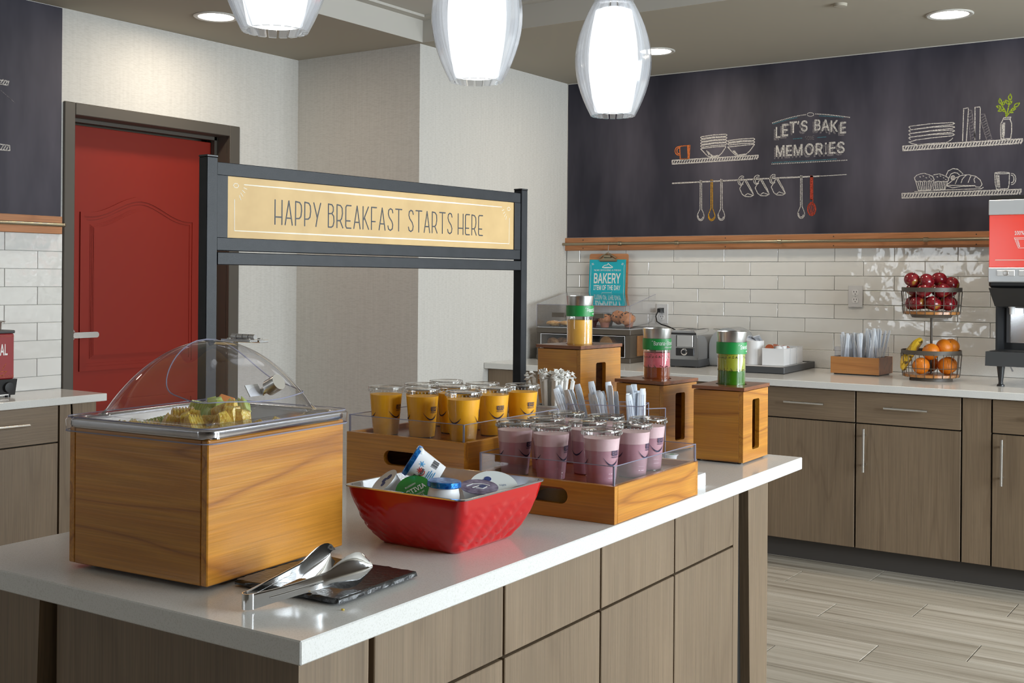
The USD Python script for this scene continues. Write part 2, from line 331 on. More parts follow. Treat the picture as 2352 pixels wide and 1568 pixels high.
K['cup_grey'] = plain('pale_grey_cup', (0.60, 0.62, 0.65), 0.35)
K['red_enamel'] = MAT('red_enamel', {'p': ('principled_bsdf', {'base_color': (0.50, 0.005, 0.008), 'roughness': 0.16, 'coat_weight': 0.25, 'coat_roughness': 0.04})})
K['slate'] = cloudy('black_slate', (0.010, 0.010, 0.011), (0.018, 0.017, 0.017), scale=(20, 20, 20), rough=0.28, bump=0.35, bscale=110)
K['emit_lamp'] = MAT('lit_lamp_glass', {'e': ('emission', {'color': (0.97, 0.985, 1.0), 'strength': 1.7})}, surface='e.emission')
K['emit_can'] = MAT('lit_downlight', {'e': ('emission', {'color': (1.0, 0.96, 0.90), 'strength': 9.0})}, surface='e.emission')
K['can_trim'] = plain('downlight_trim', (0.55, 0.53, 0.49), 0.4)
K['stave'] = MAT('pressed_glass_stave', {'t': ('transparent_bsdf', {'color': (0.95, 0.96, 0.97)}), 'g': ('glossy_bsdf', {'roughness': 0.1}), 'd': ('translucent_bsdf', {'color': (0.8, 0.82, 0.85)}),
                    'f': ('layer_weight', {'blend': 0.5}), 'w': ('math', {'math_type': 'power', 'value2': 2.5}), 'm1': ('mix_closure', {'fac': 0.3}), 'm2': ('mix_closure', {})},
                [('t.BSDF', 'm1.closure1'), ('d.BSDF', 'm1.closure2'), ('m1.closure', 'm2.closure1'), ('g.BSDF', 'm2.closure2'), ('f.facing', 'w.value1'), ('w.value', 'm2.fac')], surface='m2.closure')
K['plank'] = MAT('plank_tile', {
    'g': ('geometry', {}), 'oi': ('object_info', {}), 'rm': ('math', {'math_type': 'multiply', 'value2': 31.0}), 'rs': ('combine_xyz', {}), 'sh': ('mix', {'mix_type': 'add', 'fac': 1.0}),
    'm': ('mapping', {'scale': (0.9, 26, 26)}), 'n': ('noise_texture', {'scale': 1.0, 'detail': 4.0, 'roughness': 0.6, 'distortion': 0.25}),
    'r': ('rgb_ramp', {'ramp': [(0.28, (0.22, 0.185, 0.14)), (0.48, (0.43, 0.385, 0.32)), (0.72, (0.57, 0.525, 0.46))]}),
    'r2': ('rgb_ramp', {'ramp': [(0.0, (0.86, 0.85, 0.83)), (1.0, (1.06, 1.06, 1.06))]}), 'mx': ('mix', {'mix_type': 'multiply', 'fac': 1.0}),
    'p': ('principled_bsdf', {'roughness': 0.38})},
    [('g.position', 'sh.color1'), ('oi.random', 'rm.value1'), ('rm.value', 'rs.x'), ('rm.value', 'rs.y'), ('rs.vector', 'sh.color2'), ('sh.color', 'm.vector'), ('m.vector', 'n.vector'), ('n.fac', 'r.fac'),
     ('oi.random', 'r2.fac'), ('r.color', 'mx.color1'), ('r2.color', 'mx.color2'), ('mx.color', 'p.base_color')])
K['grout_dark'] = plain('floor_grout', (0.07, 0.06, 0.05), 0.8)
# ================================================================== THE SETTING
XD, YB, YP, XP, ZS, ZT = -4.483, 5.90, 4.50, -3.645, 2.44, 2.56
T = 0.828                       # height of the island top and of the back counter
TL = 0.785                      # height of the left counter
XR, YF = 2.3, -2.5              # the walls the camera does not see

# floor: 8 x 36 inch plank tiles laid with a third offset
fl = SX('floor')
S('screed', bx(-5.2, XR + 0.1, YF - 0.1, 6.1, -0.1, -0.004), K['grout_dark'], fl)
PW, PL = 0.2145, 0.888
for r in range(-19, 3):
    y0 = 4.745 + PW * r
    sh = -0.943 + 0.2955 * r
    k0 = math.ceil((-4.6 - sh) / PL) - 1
    for k in range(k0, k0 + 9):
        a, b = sh + k * PL, sh + (k + 1) * PL
        if a > XR or b < -4.6: continue
        S('plank', bx(max(a, -4.6) + 0.0016, min(b, XR) - 0.0016, y0 + 0.0013, y0 + PW - 0.0013, -0.008, R_.uniform(-0.0005, 0.0003), 0.0012), K['plank'], fl)
S('front_planks', bx(-4.6, XR, YF, 4.745 - PW * 19, -0.008, 0.0), K['plank'], fl)

# ceiling: a greige soffit around a shallow lighter tray over the island
ce = SX('ceiling')
TX0, TX1, TY0, TY1 = -3.62, 1.7, -2.2, 4.488
S('soffit_panel', bx(-4.7, TX0, YF - 0.1, YB + 0.2, ZS, ZT + 0.2), K['soffit'], ce)
S('soffit_panel', bx(TX0, XR + 0.1, TY1, YB + 0.2, ZS, ZT + 0.2), K['soffit'], ce)
S('soffit_panel', bx(TX1, XR + 0.1, YF - 0.1, TY1, ZS, ZT + 0.2), K['soffit'], ce)
S('soffit_panel', bx(TX0, TX1, YF - 0.1, TY0, ZS, ZT + 0.2), K['soffit'], ce)
e = 0.004
for q in (bx(TX0, TX0 + e, TY0, TY1, ZS, ZT), bx(TX0 + e, TX1, TY1 - e, TY1, ZS, ZT), bx(TX1 - e, TX1, TY0, TY1 - e, ZS, ZT), bx(TX0 + e, TX1 - e, TY0, TY0 + e, ZS, ZT)):
    S('tray_fascia', q, K['tray_paint'], ce)
S('tray_panel', bx(TX0, TX1, TY0, TY1, ZT, ZT + 0.1), K['tray_paint'], ce)
for q in (bx(TX0 + e, TX0 + 0.055, TY0 + e, TY1 - e, ZT - 0.012, ZT), bx(TX0 + 0.055, TX1 - e, TY1 - 0.055, TY1 - e, ZT - 0.012, ZT)):
    S('tray_trim', q, K['tray_paint'], ce)
for y in (3.88, 3.27, 2.66):
    S('tray_trim', bx(TX0 + 0.055, TX1, y - 0.012, y + 0.012, ZT - 0.005, ZT), K['tray_paint'], ce)

# left wall with the door opening
DY0, DY1, DZ = 3.125, 4.02, 1.985
wl = SX('wall_left')
for q in (bx(XD - 0.16, XD, YF, DY0, 0, ZS), bx(XD - 0.16, XD, DY1, YP, 0, ZS), bx(XD - 0.16, XD, DY0, DY1, DZ, ZS)):
    S('wall_panel', q, K['wallpaper'], wl)
S('wall_panel', bx(-4.75, -4.70, 2.6, 4.6, 0, ZS), K['dark_wall'], wl)
# the boxed-out corner
wm = SX('wall_corner')
S('wall_panel', bx(XD - 0.16, XP, YP, YP + 0.1, 0, ZS), K['wallpaper'], wm)
S('wall_panel', bx(XP - 0.1, XP, YP + 0.1, YB + 0.1, 0, ZS), K['wallpaper'], wm)
# back wall
wb = SX('wall_back')
S('wall_panel', bx(XP, XR, YB, YB + 0.1, 0, ZS), K['grout'], wb)
# walls outside the picture: right with three windows, and the one behind the camera
wr = SX('wall_right')
ys = [YF - 0.1] + [v for w in WIN_R for v in w] + [YB + 0.1]
for i in range(0, len(ys), 2):
    S('wall_panel', bx(XR, XR + 0.15, ys[i], ys[i + 1], 0, ZS), K['dark_wall'], wr)
for a, b in WIN_R:
    S('wall_panel', bx(XR, XR + 0.15, a, b, 0, WZ0), K['dark_wall'], wr)
    S('wall_panel', bx(XR, XR + 0.15, a, b, WZ1, ZS), K['dark_wall'], wr)
wf = SX('wall_front')
S('wall_panel', bx(-4.7, FWX0, YF - 0.15, YF, 0, ZS), K['dark_wall'], wf)
S('wall_panel', bx(FWX1, XR + 0.15, YF - 0.15, YF, 0, ZS), K['dark_wall'], wf)
S('wall_panel', bx(FWX0, FWX1, YF - 0.15, YF, 0, FWZ0), K['dark_wall'], wf)
S('wall_panel', bx(FWX0, FWX1, YF - 0.15, YF, FWZ1, ZS), K['dark_wall'], wf)
def window(n, a, b, z0, z1, along_y=True):
    w = SX('window_%d' % n)
    q = (lambda u0, u1, z0_, z1_, d0, d1, c=0.0: bx(XR + d0, XR + d1, u0, u1, z0_, z1_, c)) if along_y else (lambda u0, u1, z0_, z1_, d0, d1, c=0.0: bx(u0, u1, YF - d1, YF - d0, z0_, z1_, c))
    f = 0.05
    for s in (q(a, a + f, z0, z1, 0.03, 0.09, 0.004), q(b - f, b, z0, z1, 0.03, 0.09, 0.004), q(a + f, b - f, z0, z0 + f, 0.03, 0.09, 0.004), q(a + f, b - f, z1 - f, z1, 0.03, 0.09, 0.004),
              q((a + b) / 2 - 0.02, (a + b) / 2 + 0.02, z0 + f, z1 - f, 0.035, 0.085, 0.004)):
        S('window_frame', s, K['frame_paint'], w)
    S('pane', q(a + f, (a + b) / 2 - 0.02, z0 + f, z1 - f, 0.058, 0.062), K['pane'], w)
    S('pane', q((a + b) / 2 + 0.02, b - f, z0 + f, z1 - f, 0.058, 0.062), K['pane'], w)
for i, (a, b) in enumerate(WIN_R): window(i + 1, a, b, WZ0, WZ1)
window(4, FWX0, FWX1, FWZ0, FWZ1, False)

# door: recessed red slab with arch-topped raised panels in a grey-brown steel frame
dr = SX('door_1')
XDR = XD - 0.115
S('door_slab', bx(XDR - 0.04, XDR, DY0 + 0.006, DY1 - 0.006, 0.005, DZ - 0.03, 0.002), K['red_door'], dr)
yc = (DY0 + DY1) / 2
def arch_panel(w, z0, z1, rise, n=24):
    pts = [(-w / 2, z0), (w / 2, z0)]
    for i in range(n + 1):
        u = 1 - 2 * i / n
        pts.append((u * w / 2, z1 + rise * (0.5 + 0.5 * math.cos(PI * min(1, abs(u) / 0.86)))))
    return Polygon(pts)
for z0, z1, rise in ((0.84, 1.565, 0.085), (0.20, 0.70, 0.0)):
    outer = arch_panel(0.66, z0, z1, rise)
    ring = outer.difference(outer.buffer(-0.020)); ring2 = outer.buffer(-0.020).difference(outer.buffer(-0.034))
    fld = outer.buffer(-0.055)
    mm = cat_(ext(ring, 0.007), ext(ring2, 0.003))
    S('door_moulding', mv(xf(mm, TO_YZ), XDR, yc, 0), K['red_door'], dr)
    prof = [ext(fld.buffer(-0.004 * i), 0.0016 * (i + 1)) for i in range(5)]
    S('door_panel', mv(xf(cat_(*prof), TO_YZ), XDR, yc, 0), K['red_door'], dr)
FW = 0.05
for q in (bx(XD - 0.16, XD + 0.012, DY0 - FW, DY0 + 0.004, 0, DZ + FW, 0.003), bx(XD - 0.012, XD + 0.012, DY1 - 0.004, DY1 + FW + 0.012, 0, DZ + FW, 0.003),
          bx(XD - 0.012, XD + 0.012, DY0 + 0.004, DY1 - 0.004, DZ - 0.004, DZ + FW, 0.003)):
    S('door_frame', q, K['frame_paint'], dr)
S('door_jamb', cat_(bx(XD - 0.16, XD - 0.012, DY1 - 0.004, DY1 + 0.04, 0, DZ), bx(XD - 0.16, XD - 0.012, DY0, DY1, DZ - 0.004, DZ + 0.04),
                    bx(XDR + 0.004, XDR + 0.03, DY1 - 0.02, DY1 - 0.004, 0, DZ), bx(XDR + 0.004, XDR + 0.03, DY0 + 0.005, DY1 - 0.005, DZ - 0.02, DZ - 0.004)), K['frame_paint'], dr)
hz = 1.008
S('door_handle', cat_(mv(xf(lathe([(0, 0), (0.032, 0), (0.034, 0.004), (0.030, 0.010), (0, 0.011)], 28), roty(PI / 2)), XDR, DY0 + 0.065, hz),
                      mv(xf(lathe([(0, 0), (0.011, 0), (0.011, 0.05), (0, 0.05)], 16), roty(PI / 2)), XDR, DY0 + 0.065, hz),
                      mv(xf(ext(rrect(0.135, 0.026, 0.012), 0.014), TO_YZ), XDR + 0.045, DY0 + 0.115, hz)), K['steel'], dr, 40)

# ------------------------------------------------------------------ glazed wall tiles, running bond; each tile a little out of true
TW, TH = 0.306, 0.0735
def tile_row(parent, axis, plane, lo, hi, z0, z1, ph):
    k = math.floor((lo - ph) / TW)
    while ph + k * TW < hi:
        a, b = max(lo, ph + k * TW), min(hi, ph + (k + 1) * TW); k += 1
        if b - a < 0.012: continue
        g = 0.0011
        t = bx(a + g, b - g, -0.008, 0.0, z0 + g, z1 - g, 0.0015)
        t = xf(mv(t, -(a + b) / 2, 0, -(z0 + z1) / 2), rotx(R_.gauss(0, 0.006)) @ rotz(R_.gauss(0, 0.0022)))
        t = mv(t, (a + b) / 2, R_.uniform(-0.0008, 0.0006), (z0 + z1) / 2)
        if axis == 'x': t = mv(t, 0, plane, 0)
        else: t = mv(xf(t, rotz(PI / 2)), plane, 0, 0)
        S('tile', t, K['tile'], parent)
zt = 1.452
rows_b = []
for i in range(7):
    z1 = zt - TH * i + (0.0 if i else 0.0); z0 = zt - TH * (i + 1)
    if i == 6: z0 = 0.92
    ph = -1.713 if i % 2 == 0 else -1.563
    tile_row(wb, 'x', YB, XP + 0.004, 0.4, z0, z1, ph)
for i in range(9):
    z1 = 1.455 - 0.0765 * i; z0 = 1.455 - 0.0765 * (i + 1)
    if i == 8: z0 = TL
    ph = 2.80 if i % 2 == 0 else 2.953
    tile_row(wl, 'y', XD, 1.0, DY0 - FW - 0.003, z0, z1, ph)
# chalk strokes: (drawing, chalk, width, lines of (x, z) on the back wall)
CHALK = [
('mug_drawing','chalk_orange',0.0055,[[(-2.9071,2.0262),(-2.9019,1.9534),(-2.8479,1.9531),(-2.8441,2.0276),(-2.9071,2.0262)],[(-2.8582,2.0233),(-2.8542,1.956)],[(-2.8514,2.0239),(-2.8508,1.9548)],[(-2.9029,2.0224),(-2.9093,2.0241),(-2.9158,2.0241),(-2.922,2.0223),(-2.9274,2.0189),(-2.9315,2.0141),(-2.9341,2.0082),(-2.9349,2.0018),(-2.934,1.9953),(-2.9313,1.9892),(-2.9271,1.9839),(-2.9217,1.9798),(-2.9154,1.9773),(-2.9089,1.9766),(-2.9025,1.9776)],[(-2.9056,2.0162),(-2.9093,2.017),(-2.913,2.0166),(-2.9164,2.0151),(-2.9194,2.0127),(-2.9216,2.0094),(-2.923,2.0054),(-2.9235,2.0012),(-2.9229,1.9968),(-2.9215,1.9928),(-2.9192,1.9892),(-2.9162,1.9864),(-2.9127,1.9846),(-2.909,1.9838),(-2.9053,1.9841)]]),
('shelf_drawing','chalk',0.0065,[[(-2.9523,1.9497),(-2.4416,1.9508),(-2.4415,1.9408),(-2.452,1.9334)],[(-2.9523,1.9497),(-2.951,1.9289),(-2.4731,1.9325)],[(-2.9443,1.929),(-2.9335,1.9498)],[(-2.9286,1.929),(-2.9178,1.9498)],[(-2.913,1.9291),(-2.9022,1.9498)],[(-2.8974,1.9291),(-2.8867,1.9499)],[(-2.8818,1.9292),(-2.8712,1.9499)],[(-2.8663,1.9293),(-2.8557,1.9499)],[(-2.8509,1.9293),(-2.8403,1.95)],[(-2.8354,1.9294),(-2.8249,1.95)],[(-2.8201,1.9294),(-2.8095,1.95)],[(-2.8047,1.9295),(-2.7942,1.9501)],[(-2.7894,1.9296),(-2.7789,1.9501)],[(-2.7742,1.9296),(-2.7637,1.9501)],[(-2.759,1.9297),(-2.7485,1.9502)],[(-2.7438,1.9297),(-2.7334,1.9502)],[(-2.7287,1.9298),(-2.7183,1.9502)],[(-2.7136,1.9299),(-2.7032,1.9503)],[(-2.6985,1.9299),(-2.6882,1.9503)],[(-2.6835,1.93),(-2.6732,1.9503)],[(-2.6685,1.93),(-2.6582,1.9503)],[(-2.6536,1.9301),(-2.6433,1.9504)],[(-2.6387,1.9301),(-2.6285,1.9504)],[(-2.6238,1.9302),(-2.6136,1.9504)],[(-2.609,1.9303),(-2.5989,1.9505)],[(-2.5942,1.9303),(-2.5841,1.9505)],[(-2.5795,1.9304),(-2.5694,1.9505)],[(-2.5648,1.9304),(-2.5547,1.9506)],[(-2.5502,1.9305),(-2.5401,1.9506)],[(-2.5355,1.9305),(-2.5255,1.9506)],[(-2.5209,1.9306),(-2.5109,1.9506)],[(-2.5064,1.9306),(-2.4964,1.9507)],[(-2.4919,1.9307),(-2.4819,1.9507)],[(-2.4774,1.9308),(-2.4675,1.9507)],[(-2.463,1.9308),(-2.4531,1.9508)],[(-2.4486,1.9309),(-2.4416,1.9508)]]),
('bowl_drawing','chalk',0.005,[[(-2.773,2.0608),(-2.7787,2.0673),(-2.7731,2.0711),(-2.7011,2.0765),(-2.6299,2.0757),(-2.6228,2.0712),(-2.6298,2.0646),(-2.701,2.0653),(-2.773,2.0608)],[(-2.7729,2.0449),(-2.7785,2.0514),(-2.773,2.0552),(-2.7009,2.0608),(-2.6298,2.0603),(-2.6227,2.0558),(-2.6297,2.0492),(-2.7009,2.0496),(-2.7729,2.0449)],[(-2.7728,2.0291),(-2.7784,2.0355),(-2.7728,2.0393),(-2.7008,2.0452),(-2.6296,2.0449),(-2.6225,2.0404),(-2.6295,2.0337),(-2.7007,2.034),(-2.7728,2.0291)],[(-2.7726,2.0132),(-2.7783,2.0197),(-2.7727,2.0234),(-2.7007,2.0295),(-2.6295,2.0294),(-2.6224,2.025),(-2.6294,2.0183),(-2.7006,2.0183),(-2.7726,2.0132)],[(-2.6304,2.01),(-2.7005,2.01),(-2.7698,2.0059),(-2.7781,2.0043),(-2.7584,1.9842),(-2.7388,1.9643),(-2.721,1.9557),(-2.6737,1.9567),(-2.6508,1.9758),(-2.6293,2.0049)],[(-2.7334,1.9854),(-2.7111,1.9613)],[(-2.7418,1.991),(-2.7278,1.9698)],[(-2.7223,1.9721),(-2.7001,1.9591)],[(-2.7166,1.958),(-2.6754,1.9629)]]),
('bowl_drawing','chalk',0.005,[[(-2.6105,2.0311),(-2.6176,2.0365),(-2.6122,2.0402),(-2.5432,2.0441),(-2.4687,2.0434),(-2.4618,2.038),(-2.4686,2.0325),(-2.5432,2.034),(-2.6105,2.0311)],[(-2.6104,2.0159),(-2.6175,2.0214),(-2.6121,2.0251),(-2.5431,2.029),(-2.4686,2.0285),(-2.4617,2.0231),(-2.4685,2.0175),(-2.543,2.019),(-2.6104,2.0159)],[(-2.4632,2.0112),(-2.5376,2.0086),(-2.6173,2.0052),(-2.5965,1.9818),(-2.5748,1.9615),(-2.5607,1.9562),(-2.5142,1.9577),(-2.4894,1.9768),(-2.4632,2.0092)],[(-2.5857,1.9822),(-2.5694,1.9652)],[(-2.5776,1.9818),(-2.5613,1.9618)],[(-2.5559,1.958),(-2.5158,1.9613)]]),
('rod_drawing','chalk',0.0075,[[(-2.9494,1.8207),(-2.3054,1.8241),(-2.1039,1.8241)]]),
('rod_drawing','chalk',0.004,[[(-2.1039,1.8241),(-1.96,1.8259)]]),
('spoon_drawing','chalk',0.0045,[[(-2.7799,1.8302),(-2.7797,1.6704)],[(-2.7715,1.8278),(-2.7696,1.6701)],[(-2.7797,1.6704),(-2.7896,1.6517)],[(-2.7696,1.6701),(-2.7594,1.6509)],[(-2.7585,1.6471),(-2.7557,1.6399),(-2.7548,1.6321),(-2.7558,1.6243),(-2.7586,1.6173),(-2.763,1.6118),(-2.7685,1.6084),(-2.7746,1.6073),(-2.7808,1.6086),(-2.7864,1.6124),(-2.7909,1.618),(-2.7939,1.6252),(-2.795,1.6331),(-2.7942,1.6409),(-2.7915,1.648)],[(-2.7623,1.6269),(-2.7635,1.6235),(-2.7652,1.6204),(-2.7674,1.6179),(-2.7699,1.6161),(-2.7726,1.6149),(-2.7755,1.6145),(-2.7783,1.6148),(-2.7811,1.6159),(-2.7837,1.6178),(-2.786,1.6202),(-2.7879,1.6232),(-2.7893,1.6267),(-2.7902,1.6304),(-2.7905,1.6343)]]),
('spoon_drawing','chalk_gold',0.0045,[[(-2.7144,1.8316),(-2.7141,1.6737)],[(-2.7061,1.8292),(-2.7042,1.6734)],[(-2.7141,1.6737),(-2.7239,1.65)],[(-2.7042,1.6734),(-2.6941,1.6492)],[(-2.6932,1.6455),(-2.6904,1.6383),(-2.6895,1.6305),(-2.6905,1.6227),(-2.6932,1.6158),(-2.6976,1.6103),(-2.703,1.6069),(-2.7091,1.6058),(-2.7152,1.6072),(-2.7208,1.6109),(-2.7252,1.6165),(-2.7281,1.6236),(-2.7292,1.6314),(-2.7284,1.6393),(-2.7258,1.6463)],[(-2.6969,1.6254),(-2.6981,1.6219),(-2.6998,1.6189),(-2.7019,1.6164),(-2.7044,1.6145),(-2.7071,1.6134),(-2.7099,1.613),(-2.7128,1.6133),(-2.7155,1.6144),(-2.7181,1.6162),(-2.7204,1.6187),(-2.7222,1.6217),(-2.7236,1.6251),(-2.7245,1.6288),(-2.7248,1.6327)]]),
('spoon_drawing','chalk',0.0045,[[(-2.6567,1.8317),(-2.6564,1.6695)],[(-2.6485,1.8293),(-2.6465,1.6692)],[(-2.6564,1.6695),(-2.6661,1.65)],[(-2.6465,1.6692),(-2.6365,1.6492)],[(-2.6357,1.6455),(-2.633,1.6384),(-2.632,1.6306),(-2.633,1.6229),(-2.6357,1.616),(-2.64,1.6106),(-2.6454,1.6071),(-2.6515,1.6061),(-2.6575,1.6074),(-2.663,1.6111),(-2.6674,1.6167),(-2.6703,1.6238),(-2.6714,1.6316),(-2.6706,1.6393),(-2.6679,1.6463)],[(-2.6394,1.6255),(-2.6406,1.6221),(-2.6423,1.6191),(-2.6443,1.6166),(-2.6468,1.6147),(-2.6494,1.6136),(-2.6523,1.6132),(-2.6551,1.6135),(-2.6578,1.6146),(-2.6603,1.6164),(-2.6626,1.6189),(-2.6644,1.6219),(-2.6658,1.6253),(-2.6667,1.6289),(-2.667,1.6328)]]),
('spoon_drawing','chalk',0.0045,[[(-2.2043,1.832),(-2.2039,1.669)],[(-2.1967,1.8297),(-2.1949,1.6687)],[(-2.2039,1.669),(-2.2128,1.6488)],[(-2.1949,1.6687),(-2.1857,1.6481)],[(-2.1849,1.6445),(-2.1824,1.6377),(-2.1815,1.6302),(-2.1824,1.6228),(-2.1849,1.6162),(-2.1889,1.611),(-2.1938,1.6077),(-2.1994,1.6066),(-2.205,1.6079),(-2.21,1.6115),(-2.2141,1.6169),(-2.2167,1.6236),(-2.2177,1.6311),(-2.217,1.6386),(-2.2146,1.6453)],[(-2.1883,1.6253),(-2.1894,1.622),(-2.1909,1.6191),(-2.1928,1.6168),(-2.1951,1.615),(-2.1975,1.6139),(-2.2001,1.6135),(-2.2027,1.6138),(-2.2052,1.6149),(-2.2076,1.6166),(-2.2096,1.6189),(-2.2113,1.6218),(-2.2126,1.6251),(-2.2134,1.6286),(-2.2137,1.6323)]]),
('whisk_drawing','chalk_red',0.007,[[(-2.1496,1.8271),(-2.1486,1.7061)],[(-2.1446,1.8259),(-2.1436,1.7059)],[(-2.1401,1.8243),(-2.1391,1.7058)],[(-2.1363,1.6844),(-2.1292,1.6774),(-2.1243,1.6667),(-2.1223,1.6539),(-2.1236,1.6412),(-2.128,1.6303),(-2.1348,1.6232),(-2.1429,1.6208),(-2.1511,1.6236),(-2.158,1.6311),(-2.1626,1.6422),(-2.1642,1.6551),(-2.1624,1.6678),(-2.1576,1.6782),(-2.1506,1.6848)]]),
('whisk_drawing','chalk_red',0.004,[[(-2.1501,1.7037),(-2.1366,1.7033),(-2.1375,1.6888),(-2.15,1.6892)],[(-2.1465,1.6867),(-2.1547,1.6627),(-2.146,1.6286)],[(-2.1415,1.6865),(-2.1432,1.6527),(-2.141,1.6285)],[(-2.1395,1.6865),(-2.1298,1.662),(-2.137,1.6284)]]),
('cup_drawing','chalk',0.0045,[[(-2.5226,1.816),(-2.5463,1.7753),(-2.531,1.7447),(-2.5138,1.7321),(-2.4819,1.73),(-2.4672,1.7374)],[(-2.5173,1.8208),(-2.493,1.7798),(-2.4651,1.7389)],[(-2.5082,1.8204),(-2.477,1.7667),(-2.4662,1.7414)],[(-2.5139,1.7381),(-2.5007,1.7476),(-2.4714,1.7376)],[(-2.526,1.7995),(-2.5317,1.7959),(-2.5379,1.7945),(-2.5438,1.7955),(-2.549,1.7987),(-2.553,1.8039),(-2.5553,1.8106),(-2.5557,1.8181),(-2.5543,1.8257),(-2.551,1.8326),(-2.5464,1.8382),(-2.5407,1.842),(-2.5345,1.8435),(-2.5285,1.8427),(-2.5233,1.8396)],[(-2.5291,1.7995),(-2.533,1.7987),(-2.5368,1.7992),(-2.5402,1.801),(-2.543,1.804),(-2.545,1.8079),(-2.5459,1.8124),(-2.5458,1.8172),(-2.5446,1.822),(-2.5424,1.8263),(-2.5395,1.8299),(-2.5359,1.8325),(-2.5321,1.8338),(-2.5282,1.8339),(-2.5246,1.8326)]]),
('cup_drawing','chalk',0.0045,[[(-2.4336,1.8167),(-2.4569,1.7764),(-2.4419,1.746),(-2.425,1.7335),(-2.3936,1.7314),(-2.3791,1.7388)],[(-2.4284,1.8215),(-2.4045,1.7809),(-2.377,1.7403)],[(-2.4195,1.8211),(-2.3887,1.7679),(-2.3781,1.7428)],[(-2.4251,1.7395),(-2.4121,1.7489),(-2.3833,1.739)],[(-2.437,1.8004),(-2.4426,1.7968),(-2.4487,1.7954),(-2.4545,1.7964),(-2.4597,1.7996),(-2.4635,1.8048),(-2.4658,1.8114),(-2.4663,1.8189),(-2.4648,1.8264),(-2.4616,1.8333),(-2.457,1.8388),(-2.4514,1.8426),(-2.4454,1.8441),(-2.4395,1.8433),(-2.4343,1.8402)],[(-2.44,1.8004),(-2.4439,1.7996),(-2.4476,1.8001),(-2.451,1.8019),(-2.4537,1.8049),(-2.4556,1.8087),(-2.4566,1.8132),(-2.4564,1.818),(-2.4553,1.8227),(-2.4531,1.827),(-2.4502,1.8306),(-2.4468,1.8331),(-2.443,1.8345),(-2.4391,1.8345),(-2.4356,1.8333)]]),
('cup_drawing','chalk',0.0045,[[(-2.3429,1.8169),(-2.3659,1.7769),(-2.3511,1.7467),(-2.3345,1.7343),(-2.3036,1.7323),(-2.2893,1.7396)],[(-2.3378,1.8216),(-2.3143,1.7813),(-2.2873,1.741)],[(-2.329,1.8212),(-2.2988,1.7684),(-2.2883,1.7435)],[(-2.3345,1.7402),(-2.3217,1.7496),(-2.2934,1.7398)],[(-2.3463,1.8007),(-2.3518,1.7971),(-2.3577,1.7958),(-2.3635,1.7967),(-2.3686,1.7999),(-2.3724,1.8051),(-2.3746,1.8116),(-2.3751,1.819),(-2.3736,1.8264),(-2.3705,1.8333),(-2.366,1.8388),(-2.3605,1.8425),(-2.3545,1.844),(-2.3487,1.8432),(-2.3436,1.8402)],[(-2.3493,1.8007),(-2.3531,1.7999),(-2.3567,1.8004),(-2.3601,1.8022),(-2.3627,1.8051),(-2.3646,1.8089),(-2.3655,1.8134),(-2.3654,1.8181),(-2.3643,1.8228),(-2.3622,1.8271),(-2.3593,1.8306),(-2.3559,1.8331),(-2.3521,1.8345),(-2.3484,1.8345),(-2.3449,1.8333)]]),
('flourish','chalk',0.0035,[[(-2.1358,2.1469),(-2.1376,2.1429),(-2.1425,2.1399),(-2.1497,2.1385),(-2.1577,2.1391),(-2.1649,2.1415),(-2.17,2.1453),(-2.1718,2.1496),(-2.17,2.1537),(-2.1651,2.1567),(-2.1579,2.158),(-2.1499,2.1574),(-2.1426,2.155),(-2.1376,2.1513),(-2.1358,2.1469)]]),
('flourish','chalk_teal',0.004,[[(-2.3594,2.1126),(-2.2773,2.1304),(-2.2265,2.1376)],[(-2.1065,2.1376),(-2.0084,2.1256),(-1.9793,2.1197)],[(-2.3629,1.908),(-2.1843,1.9063),(-2.0139,1.9086)],[(-2.2459,2.0266),(-2.1994,2.0272)],[(-2.1155,2.0253),(-2.0701,2.0259)]]),
('dotted_border','chalk',0.006,[[(-2.3621,2.1187),(-2.361,2.1187)],[(-2.3533,2.1209),(-2.3523,2.1208)],[(-2.3446,2.123),(-2.3436,2.1229)],[(-2.3359,2.125),(-2.3348,2.125)],[(-2.3272,2.127),(-2.3261,2.127)],[(-2.3185,2.129),(-2.3175,2.1289)],[(-2.3098,2.1309),(-2.3088,2.1308)],[(-2.3012,2.1327),(-2.3001,2.1326)],[(-2.2925,2.1344),(-2.2915,2.1344)],[(-2.2839,2.1361),(-2.2829,2.1361)],[(-2.2753,2.1378),(-2.2742,2.1377)],[(-2.2667,2.1393),(-2.2656,2.1392)],[(-2.2581,2.1408),(-2.257,2.1407)],[(-2.2495,2.1422),(-2.2485,2.1421)],[(-2.2409,2.1435),(-2.2399,2.1434)],[(-2.2324,2.1447),(-2.2313,2.1446)],[(-2.2238,2.1458),(-2.2228,2.1457)],[(-2.2153,2.1468),(-2.2143,2.1467)],[(-2.2068,2.1476),(-2.2058,2.1476)],[(-2.1983,2.1483),(-2.1973,2.1482)],[(-2.1898,2.1488),(-2.1888,2.1487)],[(-2.1813,2.1488),(-2.1803,2.1488)]]),
